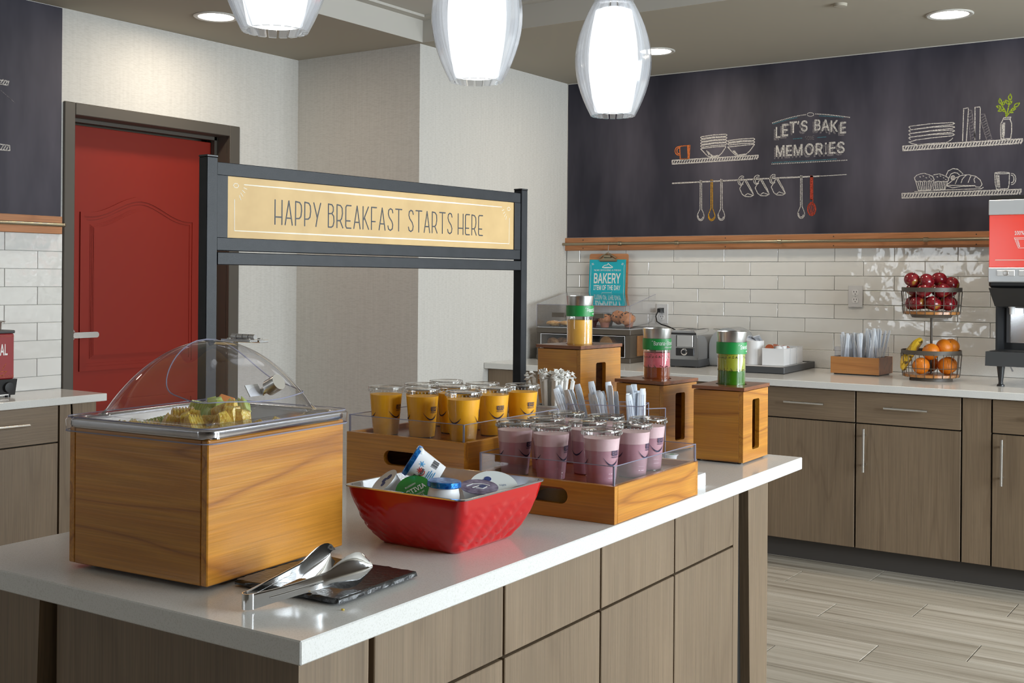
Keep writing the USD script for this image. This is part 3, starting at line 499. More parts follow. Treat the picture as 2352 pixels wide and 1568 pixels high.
('dotted_border','chalk',0.006,[[(-2.1254,2.1486),(-2.1244,2.1485)],[(-2.1169,2.1478),(-2.1159,2.1477)],[(-2.1083,2.1468),(-2.1073,2.1467)],[(-2.0998,2.1458),(-2.0988,2.1457)],[(-2.0913,2.1446),(-2.0903,2.1446)],[(-2.0828,2.1434),(-2.0818,2.1434)],[(-2.0743,2.1422),(-2.0733,2.1421)],[(-2.0658,2.1409),(-2.0648,2.1408)],[(-2.0573,2.1395),(-2.0563,2.1394)],[(-2.0489,2.1381),(-2.0479,2.138)],[(-2.0404,2.1366),(-2.0394,2.1366)],[(-2.032,2.1352),(-2.031,2.1351)],[(-2.0236,2.1336),(-2.0226,2.1336)],[(-2.0152,2.1321),(-2.0142,2.132)],[(-2.0068,2.1305),(-2.0058,2.1304)],[(-1.9984,2.1288),(-1.9975,2.1288)],[(-1.9901,2.1272),(-1.9891,2.1271)],[(-1.9817,2.1255),(-1.9807,2.1254)],[(-1.9734,2.1238),(-1.9724,2.1237)],[(-1.9651,2.122),(-1.9641,2.1219)],[(-1.9567,2.1202),(-1.9558,2.1201)],[(-1.9484,2.1184),(-1.9475,2.1183)]]),
('dotted_border','chalk',0.006,[[(-2.3628,1.8997),(-2.3618,1.8996)],[(-2.3526,1.8997),(-2.3516,1.8996)],[(-2.3425,1.8997),(-2.3414,1.8996)],[(-2.3323,1.8997),(-2.3313,1.8996)],[(-2.3222,1.8997),(-2.3212,1.8996)],[(-2.3121,1.8997),(-2.3111,1.8996)],[(-2.302,1.8997),(-2.301,1.8996)],[(-2.292,1.8997),(-2.291,1.8996)],[(-2.2819,1.8997),(-2.2809,1.8996)],[(-2.2719,1.8997),(-2.2709,1.8996)],[(-2.2619,1.8996),(-2.2609,1.8996)],[(-2.2519,1.8996),(-2.2509,1.8996)],[(-2.2419,1.8996),(-2.2409,1.8996)],[(-2.232,1.8996),(-2.231,1.8996)],[(-2.2221,1.8996),(-2.2211,1.8996)],[(-2.2122,1.8996),(-2.2111,1.8996)],[(-2.2023,1.8996),(-2.2012,1.8996)],[(-2.1924,1.8996),(-2.1914,1.8996)],[(-2.1825,1.8996),(-2.1815,1.8996)],[(-2.1727,1.8996),(-2.1717,1.8996)],[(-2.1629,1.8996),(-2.1619,1.8996)],[(-2.153,1.8996),(-2.152,1.8996)],[(-2.1433,1.8996),(-2.1423,1.8996)],[(-2.1335,1.8996),(-2.1325,1.8996)],[(-2.1237,1.8996),(-2.1227,1.8996)],[(-2.114,1.8996),(-2.113,1.8996)],[(-2.1043,1.8996),(-2.1033,1.8996)],[(-2.0946,1.8996),(-2.0936,1.8996)],[(-2.0849,1.8996),(-2.0839,1.8996)],[(-2.0752,1.8996),(-2.0743,1.8996)],[(-2.0656,1.8996),(-2.0646,1.8996)],[(-2.056,1.8996),(-2.055,1.8996)],[(-2.0463,1.8996),(-2.0454,1.8996)],[(-2.0367,1.8996),(-2.0358,1.8996)],[(-2.0272,1.8996),(-2.0262,1.8996)],[(-2.0176,1.8996),(-2.0166,1.8996)],[(-2.0081,1.8996),(-2.0071,1.8996)],[(-1.9985,1.8996),(-1.9976,1.8996)],[(-1.989,1.8996),(-1.9881,1.8996)],[(-1.9795,1.8996),(-1.9786,1.8996)],[(-1.9701,1.8996),(-1.9691,1.8996)],[(-1.9606,1.8996),(-1.9596,1.8996)]]),
('plate_drawing','chalk',0.0042,[[(-1.6403,2.0411),(-1.6477,2.0478),(-1.6425,2.0519),(-1.5372,2.0578),(-1.436,2.056),(-1.4289,2.0512),(-1.4422,2.046),(-1.5371,2.0421),(-1.6164,2.036)],[(-1.6401,2.0229),(-1.6476,2.0296),(-1.6424,2.0337),(-1.537,2.0396),(-1.4359,2.0378),(-1.4287,2.033),(-1.442,2.0278),(-1.5369,2.0239),(-1.6162,2.0178)],[(-1.64,2.0048),(-1.6474,2.0114),(-1.6422,2.0155),(-1.5369,2.0215),(-1.4357,2.0196),(-1.4286,2.0148),(-1.4419,2.0096),(-1.5368,2.0057),(-1.6161,1.9997)],[(-1.6398,1.9866),(-1.6473,1.9933),(-1.6421,1.9974),(-1.5367,2.0033),(-1.4356,2.0013),(-1.4284,1.9966),(-1.4418,1.9913),(-1.5366,1.9875),(-1.616,1.9816)],[(-1.6159,1.9807),(-1.6471,1.9738),(-1.6332,1.9654),(-1.6028,1.9579),(-1.5343,1.9604),(-1.4666,1.9598),(-1.4458,1.9716),(-1.4375,1.9798)]]),
('shelf_drawing','chalk',0.0065,[[(-1.6758,1.9546),(-1.1207,1.9567),(-1.1207,1.9462),(-1.1284,1.9383)],[(-1.6758,1.9546),(-1.6747,1.9324),(-1.1441,1.9371)],[(-1.6686,1.9325),(-1.659,1.9547)],[(-1.6547,1.9325),(-1.6451,1.9548)],[(-1.6408,1.9326),(-1.6313,1.9548)],[(-1.6269,1.9327),(-1.6174,1.9549)],[(-1.6131,1.9328),(-1.6036,1.9549)],[(-1.5993,1.9329),(-1.5899,1.955)],[(-1.5856,1.9329),(-1.5762,1.955)],[(-1.5719,1.933),(-1.5625,1.9551)],[(-1.5582,1.9331),(-1.5488,1.9551)],[(-1.5446,1.9332),(-1.5352,1.9552)],[(-1.531,1.9333),(-1.5217,1.9552)],[(-1.5174,1.9334),(-1.5081,1.9553)],[(-1.5039,1.9334),(-1.4946,1.9553)],[(-1.4904,1.9335),(-1.4812,1.9554)],[(-1.477,1.9336),(-1.4677,1.9554)],[(-1.4635,1.9337),(-1.4543,1.9555)],[(-1.4502,1.9337),(-1.441,1.9555)],[(-1.4368,1.9338),(-1.4277,1.9556)],[(-1.4235,1.9339),(-1.4144,1.9556)],[(-1.4102,1.934),(-1.4011,1.9557)],[(-1.397,1.9341),(-1.3879,1.9557)],[(-1.3838,1.9341),(-1.3747,1.9558)],[(-1.3706,1.9342),(-1.3616,1.9558)],[(-1.3575,1.9343),(-1.3485,1.9559)],[(-1.3444,1.9344),(-1.3354,1.9559)],[(-1.3313,1.9344),(-1.3224,1.956)],[(-1.3183,1.9345),(-1.3094,1.956)],[(-1.3053,1.9346),(-1.2964,1.9561)],[(-1.2923,1.9347),(-1.2834,1.9561)],[(-1.2794,1.9348),(-1.2705,1.9561)],[(-1.2665,1.9348),(-1.2577,1.9562)],[(-1.2536,1.9349),(-1.2448,1.9562)],[(-1.2408,1.935),(-1.232,1.9563)],[(-1.228,1.9351),(-1.2192,1.9563)],[(-1.2153,1.9351),(-1.2065,1.9564)],[(-1.2025,1.9352),(-1.1938,1.9564)],[(-1.1898,1.9353),(-1.1811,1.9565)],[(-1.1772,1.9354),(-1.1685,1.9565)],[(-1.1645,1.9354),(-1.1559,1.9566)],[(-1.1519,1.9355),(-1.1433,1.9566)],[(-1.1394,1.9356),(-1.1308,1.9567)],[(-1.1268,1.9357),(-1.1207,1.9567)]]),
('book_drawing','chalk',0.004,[[(-1.3908,1.9626),(-1.3867,2.1199),(-1.3661,2.1227),(-1.3648,2.1139),(-1.3731,1.9615)],[(-1.3341,1.9656),(-1.3345,2.1224),(-1.3129,2.1228),(-1.31,2.1162),(-1.3117,1.9664)]]),
('book_drawing','chalk_dim',0.004,[[(-1.3639,2.1117),(-1.3495,2.1085),(-1.3308,1.9633),(-1.3525,1.9603),(-1.3644,2.0665)],[(-1.3085,2.0861),(-1.2902,2.0869),(-1.257,1.9651),(-1.2791,1.9592),(-1.3095,2.0626)],[(-1.3617,2.0922),(-1.3482,2.0998)],[(-1.3598,2.0774),(-1.3462,2.085)],[(-1.3578,2.0626),(-1.3442,2.0703)],[(-1.3558,2.0479),(-1.3422,2.0555)],[(-1.3539,2.0331),(-1.3402,2.0408)],[(-1.3519,2.0183),(-1.3382,2.026)],[(-1.3499,2.0036),(-1.3362,2.0113)],[(-1.348,1.9888),(-1.3342,1.9965)],[(-1.346,1.9741),(-1.3323,1.9818)],[(-1.3043,2.0687),(-1.2894,2.0783)],[(-1.3012,2.0569),(-1.286,2.0665)],[(-1.298,2.0451),(-1.2827,2.0547)],[(-1.2949,2.0333),(-1.2794,2.043)],[(-1.2918,2.0216),(-1.2761,2.0312)],[(-1.2886,2.0098),(-1.2727,2.0195)],[(-1.2855,1.9981),(-1.2694,2.0077)],[(-1.2824,1.9864),(-1.2661,1.996)],[(-1.2793,1.9746),(-1.2628,1.9843)]]),
('vase_drawing','chalk',0.0042,[[(-1.2064,2.0553),(-1.2037,2.0627),(-1.1719,2.0634),(-1.1754,2.053),(-1.1677,2.0314),(-1.1678,1.9934),(-1.1723,1.962),(-1.2149,1.9625),(-1.2171,1.9966),(-1.2166,2.0348),(-1.2064,2.0553),(-1.1754,2.0547)],[(-1.2102,2.0301),(-1.2082,1.9706)],[(-1.2055,2.0382),(-1.203,1.9681)],[(-1.1995,2.0378),(-1.201,1.9786)]]),
('plant_drawing','chalk_green',0.005,[[(-1.193,2.067),(-1.1959,2.0926),(-1.2182,2.1325)],[(-1.1918,2.0669),(-1.1841,2.1044),(-1.1765,2.1503)],[(-1.1906,2.0689),(-1.1741,2.091),(-1.1545,2.1106)],[(-1.2181,2.1304),(-1.2246,2.1374),(-1.226,2.1451),(-1.2225,2.1558),(-1.2156,2.1462),(-1.2143,2.1386),(-1.2181,2.1304)],[(-1.216,2.1111),(-1.2238,2.1093),(-1.2301,2.1121),(-1.2368,2.1207),(-1.2268,2.1216),(-1.2206,2.1187),(-1.216,2.1111)],[(-1.21,2.1022),(-1.214,2.0959),(-1.2196,2.0942),(-1.2287,2.0963),(-1.2227,2.1032),(-1.2171,2.1049),(-1.21,2.1022)],[(-1.2101,2.1234),(-1.211,2.1313),(-1.208,2.1366),(-1.2003,2.1409),(-1.2004,2.1313),(-1.2033,2.126),(-1.2101,2.1234)],[(-1.1773,2.1419),(-1.1831,2.1525),(-1.1824,2.1619),(-1.1749,2.1733),(-1.1693,2.1596),(-1.17,2.1502),(-1.1773,2.1419)],[(-1.1803,2.1253),(-1.1889,2.1282),(-1.1936,2.1344),(-1.1958,2.1459),(-1.1856,2.1409),(-1.181,2.1347),(-1.1803,2.1253)],[(-1.1823,2.1254),(-1.1806,2.1329),(-1.1761,2.1366),(-1.1672,2.1378),(-1.1704,2.1291),(-1.1749,2.1254),(-1.1823,2.1254)],[(-1.1585,2.1109),(-1.155,2.1218),(-1.1478,2.1266),(-1.1344,2.1271),(-1.1402,2.1147),(-1.1475,2.1098),(-1.1585,2.1109)],[(-1.1702,2.0991),(-1.1652,2.1044),(-1.1593,2.1051),(-1.1508,2.1013),(-1.1578,2.0958),(-1.1636,2.0952),(-1.1702,2.0991)],[(-1.1781,2.0913),(-1.1724,2.0926),(-1.168,2.0905),(-1.1632,2.0844),(-1.1703,2.0837),(-1.1748,2.0858),(-1.1781,2.0913)],[(-1.1979,2.0928),(-1.2038,2.0925),(-1.208,2.0954),(-1.2118,2.1023),(-1.2045,2.1016),(-1.2004,2.0987),(-1.1979,2.0928)]]),
('shelf_drawing','chalk',0.0065,[[(-1.6783,1.7184),(-1.124,1.7182),(-1.124,1.7077),(-1.1317,1.6995)],[(-1.6783,1.7184),(-1.6772,1.6962),(-1.1475,1.698)],[(-1.6711,1.6962),(-1.6616,1.7184)],[(-1.6572,1.6963),(-1.6477,1.7184)],[(-1.6433,1.6963),(-1.6338,1.7184)],[(-1.6295,1.6963),(-1.62,1.7184)],[(-1.6157,1.6963),(-1.6063,1.7184)],[(-1.602,1.6964),(-1.5925,1.7184)],[(-1.5882,1.6964),(-1.5788,1.7184)],[(-1.5745,1.6964),(-1.5652,1.7184)],[(-1.5609,1.6964),(-1.5515,1.7184)],[(-1.5473,1.6964),(-1.5379,1.7184)],[(-1.5337,1.6965),(-1.5244,1.7184)],[(-1.5202,1.6965),(-1.5109,1.7184)],[(-1.5067,1.6965),(-1.4974,1.7184)],[(-1.4932,1.6965),(-1.484,1.7183)],[(-1.4798,1.6966),(-1.4706,1.7183)],[(-1.4664,1.6966),(-1.4572,1.7183)],[(-1.453,1.6966),(-1.4438,1.7183)],[(-1.4397,1.6966),(-1.4305,1.7183)],[(-1.4264,1.6966),(-1.4173,1.7183)],[(-1.4131,1.6967),(-1.404,1.7183)],[(-1.3999,1.6967),(-1.3909,1.7183)],[(-1.3867,1.6967),(-1.3777,1.7183)],[(-1.3736,1.6967),(-1.3646,1.7183)],[(-1.3605,1.6968),(-1.3515,1.7183)],[(-1.3474,1.6968),(-1.3384,1.7183)],[(-1.3343,1.6968),(-1.3254,1.7183)],[(-1.3213,1.6968),(-1.3124,1.7183)],[(-1.3083,1.6968),(-1.2994,1.7183)],[(-1.2954,1.6969),(-1.2865,1.7182)],[(-1.2825,1.6969),(-1.2736,1.7182)],[(-1.2696,1.6969),(-1.2608,1.7182)],[(-1.2568,1.6969),(-1.248,1.7182)],[(-1.244,1.6969),(-1.2352,1.7182)],[(-1.2312,1.697),(-1.2224,1.7182)],[(-1.2184,1.697),(-1.2097,1.7182)],[(-1.2057,1.697),(-1.197,1.7182)],[(-1.193,1.697),(-1.1843,1.7182)],[(-1.1804,1.6971),(-1.1717,1.7182)],[(-1.1678,1.6971),(-1.1591,1.7182)],[(-1.1552,1.6971),(-1.1466,1.7182)],[(-1.1426,1.6971),(-1.134,1.7182)],[(-1.1301,1.6971),(-1.124,1.7182)]]),
('muffin_drawing','chalk',0.0038,[[(-1.6144,1.7798),(-1.6188,1.7954),(-1.6081,1.806),(-1.5887,1.813),(-1.5716,1.8149),(-1.5523,1.8079),(-1.5309,1.7982),(-1.5222,1.7803),(-1.5371,1.773),(-1.5456,1.7769),(-1.5584,1.7722),(-1.5692,1.7779),(-1.582,1.7731),(-1.5928,1.778),(-1.6035,1.774),(-1.6144,1.7798)],[(-1.6122,1.7775),(-1.5989,1.7306),(-1.5389,1.7319),(-1.5243,1.776)],[(-1.6014,1.7739),(-1.5903,1.7338)],[(-1.5906,1.7735),(-1.5825,1.7335)],[(-1.5798,1.773),(-1.5748,1.7333)],[(-1.5691,1.7726),(-1.5671,1.733)],[(-1.5584,1.7722),(-1.5594,1.7327)],[(-1.5477,1.7717),(-1.5517,1.7324)],[(-1.5371,1.7713),(-1.544,1.7321)],[(-1.5267,1.8046),(-1.4992,1.809),(-1.478,1.8002),(-1.4569,1.7884),(-1.4547,1.7731),(-1.4673,1.7684),(-1.4778,1.7719),(-1.4904,1.7694),(-1.5031,1.7729),(-1.5179,1.7705)],[(-1.5201,1.7706),(-1.5282,1.7324),(-1.4712,1.7324),(-1.461,1.7682)],[(-1.5137,1.7695),(-1.5176,1.7342)],[(-1.5052,1.7691),(-1.5092,1.7339)],[(-1.4967,1.7688),(-1.5007,1.7336)],[(-1.4883,1.7684),(-1.4922,1.7332)],[(-1.4799,1.7681),(-1.4838,1.7329)],[(-1.4715,1.7677),(-1.4754,1.7326)],[(-1.5929,1.7987),(-1.5895,1.7968)],[(-1.5779,1.8024),(-1.5745,1.8005)],[(-1.5628,1.793),(-1.5594,1.7911)],[(-1.5479,1.7967),(-1.5445,1.7948)],[(-1.5393,1.7854),(-1.5359,1.7835)],[(-1.5096,1.7951),(-1.5062,1.7932)],[(-1.4949,1.7988),(-1.4915,1.7969)],[(-1.48,1.7894),(-1.4767,1.7875)],[(-1.4695,1.7803),(-1.4661,1.7784)]]),
('bun_drawing','chalk',0.0038,[[(-1.4675,1.7976),(-1.4572,1.821),(-1.4343,1.8317),(-1.4134,1.8277),(-1.3988,1.8149),(-1.3884,1.804)],[(-1.4527,1.7861),(-1.4445,1.8053),(-1.4279,1.8119),(-1.4133,1.8082),(-1.4049,1.7992)],[(-1.4247,1.7857),(-1.4256,1.7811),(-1.4281,1.7774),(-1.4318,1.7755),(-1.4359,1.7756),(-1.4396,1.7779),(-1.4421,1.7818),(-1.4431,1.7865),(-1.4422,1.7912),(-1.4397,1.7949),(-1.436,1.7968),(-1.4319,1.7966),(-1.4283,1.7944),(-1.4257,1.7905),(-1.4247,1.7857)],[(-1.4306,1.786),(-1.431,1.7837),(-1.4321,1.782),(-1.4338,1.7811),(-1.4356,1.7811),(-1.4373,1.7822),(-1.4385,1.7841),(-1.4389,1.7863),(-1.4385,1.7886),(-1.4374,1.7903),(-1.4357,1.7913),(-1.4339,1.7912),(-1.4322,1.7901),(-1.431,1.7883),(-1.4306,1.786)]]),
('croissant_drawing','chalk',0.0038,[[(-1.4484,1.7642),(-1.4235,1.7848),(-1.3945,1.7965),(-1.3615,1.7985),(-1.3287,1.7893),(-1.3081,1.7713),(-1.299,1.7495),(-1.3079,1.7362),(-1.3283,1.7378),(-1.3283,1.743),(-1.3982,1.7427),(-1.4356,1.7376),(-1.4608,1.7473),(-1.4617,1.756),(-1.4484,1.7642)],[(-1.4233,1.7566),(-1.4171,1.7737),(-1.4069,1.7906)],[(-1.3963,1.7599),(-1.3902,1.7791),(-1.3738,1.7956)],[(-1.3633,1.7607),(-1.3572,1.7777),(-1.3492,1.7954)],[(-1.3325,1.7594),(-1.3367,1.7746),(-1.3307,1.7851)],[(-1.4566,1.7506),(-1.3324,1.7448)],[(-1.6161,1.726),(-1.4607,1.729),(-1.3037,1.7283),(-1.2936,1.7343)]]),
('mug_drawing','chalk',0.0038,[[(-1.2417,1.8004),(-1.2393,1.7471),(-1.2331,1.7235),(-1.1813,1.7245),(-1.1774,1.7447),(-1.1759,1.7987)],[(-1.1759,1.7983),(-1.1791,1.7968),(-1.1881,1.7959),(-1.2012,1.7957),(-1.2157,1.7964),(-1.2289,1.7977),(-1.238,1.7994),(-1.2413,1.8012),(-1.238,1.8028),(-1.2289,1.8037),(-1.2158,1.8038),(-1.2012,1.8031),(-1.1881,1.8018),(-1.1791,1.8001),(-1.1759,1.7983)],[(-1.1675,1.7957),(-1.1632,1.7953),(-1.1591,1.7935),(-1.1553,1.7903),(-1.1521,1.786),(-1.1497,1.7808),(-1.1482,1.7749),(-1.1476,1.7688),(-1.1481,1.7627),(-1.1495,1.7569),(-1.1519,1.7519),(-1.155,1.7479),(-1.1587,1.745),(-1.1628,1.7435),(-1.1671,1.7435)],[(-1.168,1.7873),(-1.1654,1.7871),(-1.1629,1.7858),(-1.1606,1.7837),(-1.1586,1.7808),(-1.1572,1.7773),(-1.1562,1.7733),(-1.1559,1.7691),(-1.1562,1.765),(-1.157,1.7611),(-1.1585,1.7577),(-1.1604,1.7549),(-1.1626,1.753),(-1.1652,1.752),(-1.1678,1.752)],[(-1.2336,1.7915),(-1.2311,1.7341)],[(-1.2284,1.7913),(-1.2251,1.7317)],[(-1.2236,1.789),(-1.2191,1.7315)]]),
]
SLOGAN = [('L', -2.3432, 2.0361, 0.0284, 0.0596), ('E', -2.3083, 2.0428, 0.0343, 0.0663), ('T', -2.2665, 2.0573, 0.0406, 0.0612), ('S', -2.2047, 2.0606, 0.0367, 0.0599), ('B', -2.1316, 2.0606, 0.0332, 0.0595), ('A', -2.0935, 2.0567, 0.0418, 0.0607), ('K', -2.0458, 2.0488, 0.038, 0.0604), ('E', -1.9955, 2.0374, 0.0314, 0.0606), ('M', -2.3414, 1.9365, 0.0479, 0.0606), ('E', -2.2848, 1.9369, 0.0321, 0.0588), ('M', -2.2426, 1.9371, 0.048, 0.0591), ('O', -2.1805, 1.9362, 0.046, 0.0612), ('R', -2.1246, 1.9361, 0.0396, 0.0609), ('I', -2.0742, 1.9358, 0.0088, 0.0611), ('E', -2.0532, 1.9365, 0.0342, 0.0614), ('S', -2.0107, 1.9366, 0.0402, 0.0612)]
SOME = [-2.1812, 2.0154, -2.1327, 2.0372]
APOS = [-2.2172, 2.115, -2.2202, 2.104]
CHALK_LEFT = [[(2.7478,2.0807),(2.8133,2.0824),(2.8085,2.0651),(2.7479,2.0647)],[(2.7775,2.0712),(2.7873,2.0851)],[(2.7845,2.0653),(2.7973,2.0833)],[(2.795,2.0645),(2.8073,2.0816)],[(2.7501,1.8174),(2.8187,1.8151),(2.8209,1.7944),(2.7503,1.7922)],[(2.7799,1.7951),(2.7907,1.8132)],[(2.7908,1.7939),(2.8022,1.8125)],[(2.8023,1.794),(2.8137,1.8118)],[(2.7778,2.039),(2.8408,1.9966)]]
# ================================================================== CHALKBOARDS AND RAILS
def flat_back(poly, d=0.0006): return ext(poly, d)
cb = thing('chalkboard', 'wide dark chalkboard mural on the back wall with kitchen drawings and slogan', 'chalkboard', (0, YB, 0))
part(cb, 'board', bx(XP + 0.004, 1.9, -0.006, 0.0, 1.526, ZS - 0.006), K['chalkboard'], False)
part(cb, 'board_edge', cat_(bx(XP + 0.002, 1.9, -0.008, 0, ZS - 0.006, ZS - 0.001), bx(XP, XP + 0.004, -0.008, 0, 1.526, ZS)), K['tray_paint'], False)
for nm, mt, w, ls in CHALK:
    part(cb, nm, mv(xf(flat_back(strokes(ls, w)), TO_XZ), 0, -0.006, 0), K[mt], False)
def letter(ch, x, z, w, h, dy, mt, lean=0.0):
    g = text(ch, 0.1, 0.0006, bold=True)
    b = g.bounds; g.apply_translation((-b[0][0], -b[0][1], 0)); g.apply_scale((w / (b[1][0] - b[0][0]), h / (b[1][1] - b[0][1]), 1))
    return mv(xf(g, TO_XZ), x, -0.006 - dy, z)
def slogan_row(rows): 
    part(cb, 'slogan_shadow', cat_(*[letter(c, x - 0.010, z - 0.011, w, h, 0.0, 0) for c, x, z, w, h in rows]), K['chalk_dim'], False)
    part(cb, 'slogan_lettering', cat_(*[letter(c, x, z, w, h, 0.0008, 0) for c, x, z, w, h in rows]), K['chalk'], False)
slogan_row(SLOGAN[:4]); slogan_row(SLOGAN[4:8]); slogan_row(SLOGAN[8:])
part(cb, 'slogan_lettering', cat_(mv(xf(flat_back(strokes([[(APOS[0], APOS[1]), (APOS[2], APOS[3])]], 0.008)), TO_XZ), 0, -0.0068, 0)), K['chalk'], False)
g = text('SOME', 0.02, 0.0006); g.apply_translation((-g.bounds[0][0], -g.bounds[0][1], 0)); s_ = (SOME[2] - SOME[0]) / g.extents[0]; g.apply_scale((s_, (SOME[3] - SOME[1]) / g.extents[1], 1))
part(cb, 'slogan_lettering', mv(xf(g, TO_XZ), SOME[0], -0.0068, SOME[1]), K['chalk_dim'], False)

cl = thing('chalkboard', 'dark chalkboard panel on the left wall beside the red door', 'chalkboard', (XD, 0, 0))
part(cl, 'board', bx(0, 0.006, 1.0, DY0 - FW - 0.012, 1.528, ZS - 0.004), K['chalkboard'], False)
part(cl, 'shelf_drawing', mv(xf(ext(strokes(CHALK_LEFT[:-1], 0.0045), 0.0006), TO_YZ), 0.006, 0, 0), K['chalk'], False)
part(cl, 'faint_line', mv(xf(ext(strokes(CHALK_LEFT[-1:], 0.003), 0.0006), TO_YZ), 0.006, 0, 0), K['chalk_dim'], False)

def rail(label, x0, x1, brackets, m, wm_):
    """board with a level rod held off it by small brackets; local x along the wall, -y out of it"""
    r = thing('wall_rail', label, 'rail', m=m)
    part(r, 'board', bx(x0, x1, -0.022, 0, -0.0375, 0.0375, 0.002), K[wm_], False)
    part(r, 'rod', tube([(x0 - 0.035 if brackets else x0, -0.048, 0.0), (x1 - (0 if brackets else 0.012), -0.048, 0.0)], 0.0082, 12), K['bronze'])
    if brackets:
        part(r, 'rod_end', mv(blob(0.0098, 2), x0 - 0.037, -0.048, 0), K['bronze'], True)
    else:
        part(r, 'rod_end', mv(blob(0.0085, 2), x1 - 0.011, -0.048, 0), K['bronze'], True)
    for b in brackets:
        part(r, 'bracket', cat_(tube([(b, -0.022, 0), (b, -0.050, 0)], 0.005, 8), mv(xf(lathe([(0.0083, -0.013), (0.0115, -0.011), (0.0115, 0.011), (0.0083, 0.013)], 14), roty(PI / 2)), b, -0.048, 0)), K['bronze'])
    return r
rb = rail('long red-brown board with a metal rod under the back chalkboard', XP - 0.012 + 0.006, 0.9, [-3.26, -2.90, -2.30, -1.55, -0.9, -0.3], mat4((0, YB, 1.485)), 'rail_wood')
for x in (-3.52, -2.62, -2.02, -1.32):
    part(rb, 'screw', cat_(*[mv(xf(lathe([(0, 0), (0.003, 0), (0.003, 0.0008), (0, 0.001)], 8), rotx(PI / 2)), x, -0.0225, z) for z in (0.024, -0.024)]), K['slot_dark'], False)
rl = rail('short red-brown board with a metal rod beside the red door', 1.0, DY0 - FW - 0.014, [], mat4((XD, 0, 1.492), PI / 2), 'rail_wood')

# ================================================================== BACK COUNTER AND CABINETS
CE = 5.062                       # front edge of the back counter
cq = thing('back_countertop', 'long white quartz countertop with backsplash strip along the tiled wall', 'countertop', (0, 0, T))
part(cq, 'slab', bx(XP + 0.001, 1.6, CE, YB - 0.0225, -0.031, 0.0, 0.002), K['quartz'], False)
S('trim_1', bx(XP + 0.001, 1.6, YB - 0.022, YB - 0.0085, T + 0.0005, T + 0.093, 0.0015), K['quartz'], label='white quartz backsplash strip along the foot of the tiled back wall')
def bar_handle(L, vertical=False):
    a, b = (-L / 2, L / 2)
    pts = [(0, -0.032, a), (0, -0.032, b)] if vertical else [(a, -0.032, 0), (b, -0.032, 0)]
    post = lambda u: tube([(0, 0.0, u), (0, -0.032, u)] if vertical else [(u, 0, 0), (u, -0.032, 0)], 0.0045, 8)
    return cat_(tube(pts, 0.006, 12), post(a * 0.68), post(b * 0.68))
CF = CE + 0.034                  # face of the doors
def base_cabinet(x0, x1, label, hand):
    c = thing('base_cabinet', label, 'cabinet', (x0, 0, 0)); w = x1 - x0
    part(c, 'carcass', bx(0.0, w, CF + 0.021, YB - 0.03, 0.10, T - 0.0315), K['gap'], False)
    part(c, 'toe_kick', bx(0, w, CF + 0.085, CF + 0.10, 0, 0.0995), K['cabinet_dark'], False)
    g = 0.0035
    d = part(c, 'drawer', bx(g, w - g, CF, CF + 0.02, 0.655, T - 0.036, 0.0012), K['cabinet_x'], False)
    part(d, 'handle', mv(bar_handle(0.185), w / 2, CF, 0.728), K['steel'])
    d = part(c, 'door', bx(g, w - g, CF, CF + 0.02, 0.103, 0.650, 0.0012), K['cabinet'], False)
    if hand: part(d, 'handle', mv(bar_handle(0.19, True), 0.045 if hand < 0 else w - 0.045, CF, 0.538), K['steel'])
    return c
K['cabinet_x'] = cabinet_mat('cabinet_wood_x', 0)
K['cabinet_y'] = cabinet_mat('cabinet_wood_y', 1)
cabs = [(-3.45, -3.0, 'grey-brown base cabinet below the pastry case', 1), (-3.0, -2.55, 'grey-brown base cabinet hidden behind the tall wooden smoothie stand', 1), (-2.55, -2.10, 'grey-brown base cabinet behind the middle smoothie stand', -1),
        (-2.10, -1.646, 'grey-brown base cabinet behind the green smoothie stand, left of the widest door in view', -1), (-1.646, -1.198, 'grey-brown base cabinet below the fruit stand, its door handle at left', -1),
        (-1.078, -0.62, 'grey-brown base cabinet under the red juice dispenser at the right edge', -1)]
for a, b, lab, hd in cabs: base_cabinet(a, b, lab, hd)
def filler(x0, x1, label):
    c = thing('filler_panel', label, 'panel', (x0, 0, 0)); w = x1 - x0
    part(c, 'panel', bx(0.003, w - 0.003, CF + 0.004, CF + 0.02, 0.103, T - 0.036, 0.001), K['cabinet'], False)
    part(c, 'toe_kick', bx(0, w, CF + 0.085, CF + 0.10, 0, 0.0995), K['cabinet_dark'], False)
    part(c, 'backing', bx(0, w, CF + 0.021, CF + 0.08, 0.10, T - 0.0315), K['gap'], False)
filler(-1.198, -1.078, 'narrow grey-brown filler panel between the two right base cabinets')
filler(XP + 0.0005, -3.45, 'grey-brown filler panel at the corner end of the back counter')
# left counter
ql = thing('left_countertop', 'white quartz ledge countertop beside the red door', 'countertop', (0, 0, TL))
part(ql, 'slab', bx(XD + 0.010, -4.133, 1.0, 3.053, -0.031, 0.0, 0.002), K['quartz'], False)
lcab = thing('base_cabinet', 'grey-brown base cabinet under the left countertop with bar-handled drawer', 'cabinet', (-4.155, 0, 0))
part(lcab, 'carcass', bx(-0.31, -0.021, 1.0, 3.02, 0.10, TL - 0.0315), K['gap'], False)
yl0, yl1 = 2.35, 2.838
d = part(lcab, 'drawer', bx(-0.02, 0, yl0, yl1, 0.605, TL - 0.034, 0.0012), K['cabinet_y'], False)
hnd = xf(bar_handle(0.185), rotz(PI / 2))
part(d, 'handle', mv(hnd, 0, (yl0 + yl1) / 2 + 0.005, 0.688), K['steel'])
part(lcab, 'door', bx(-0.02, 0, yl0, yl1, 0.103, 0.600, 0.0012), K['cabinet'], False)
d = part(lcab, 'drawer', bx(-0.02, 0, yl0 - 0.49, yl0 - 0.006, 0.605, TL - 0.034, 0.0012), K['cabinet_y'], False)
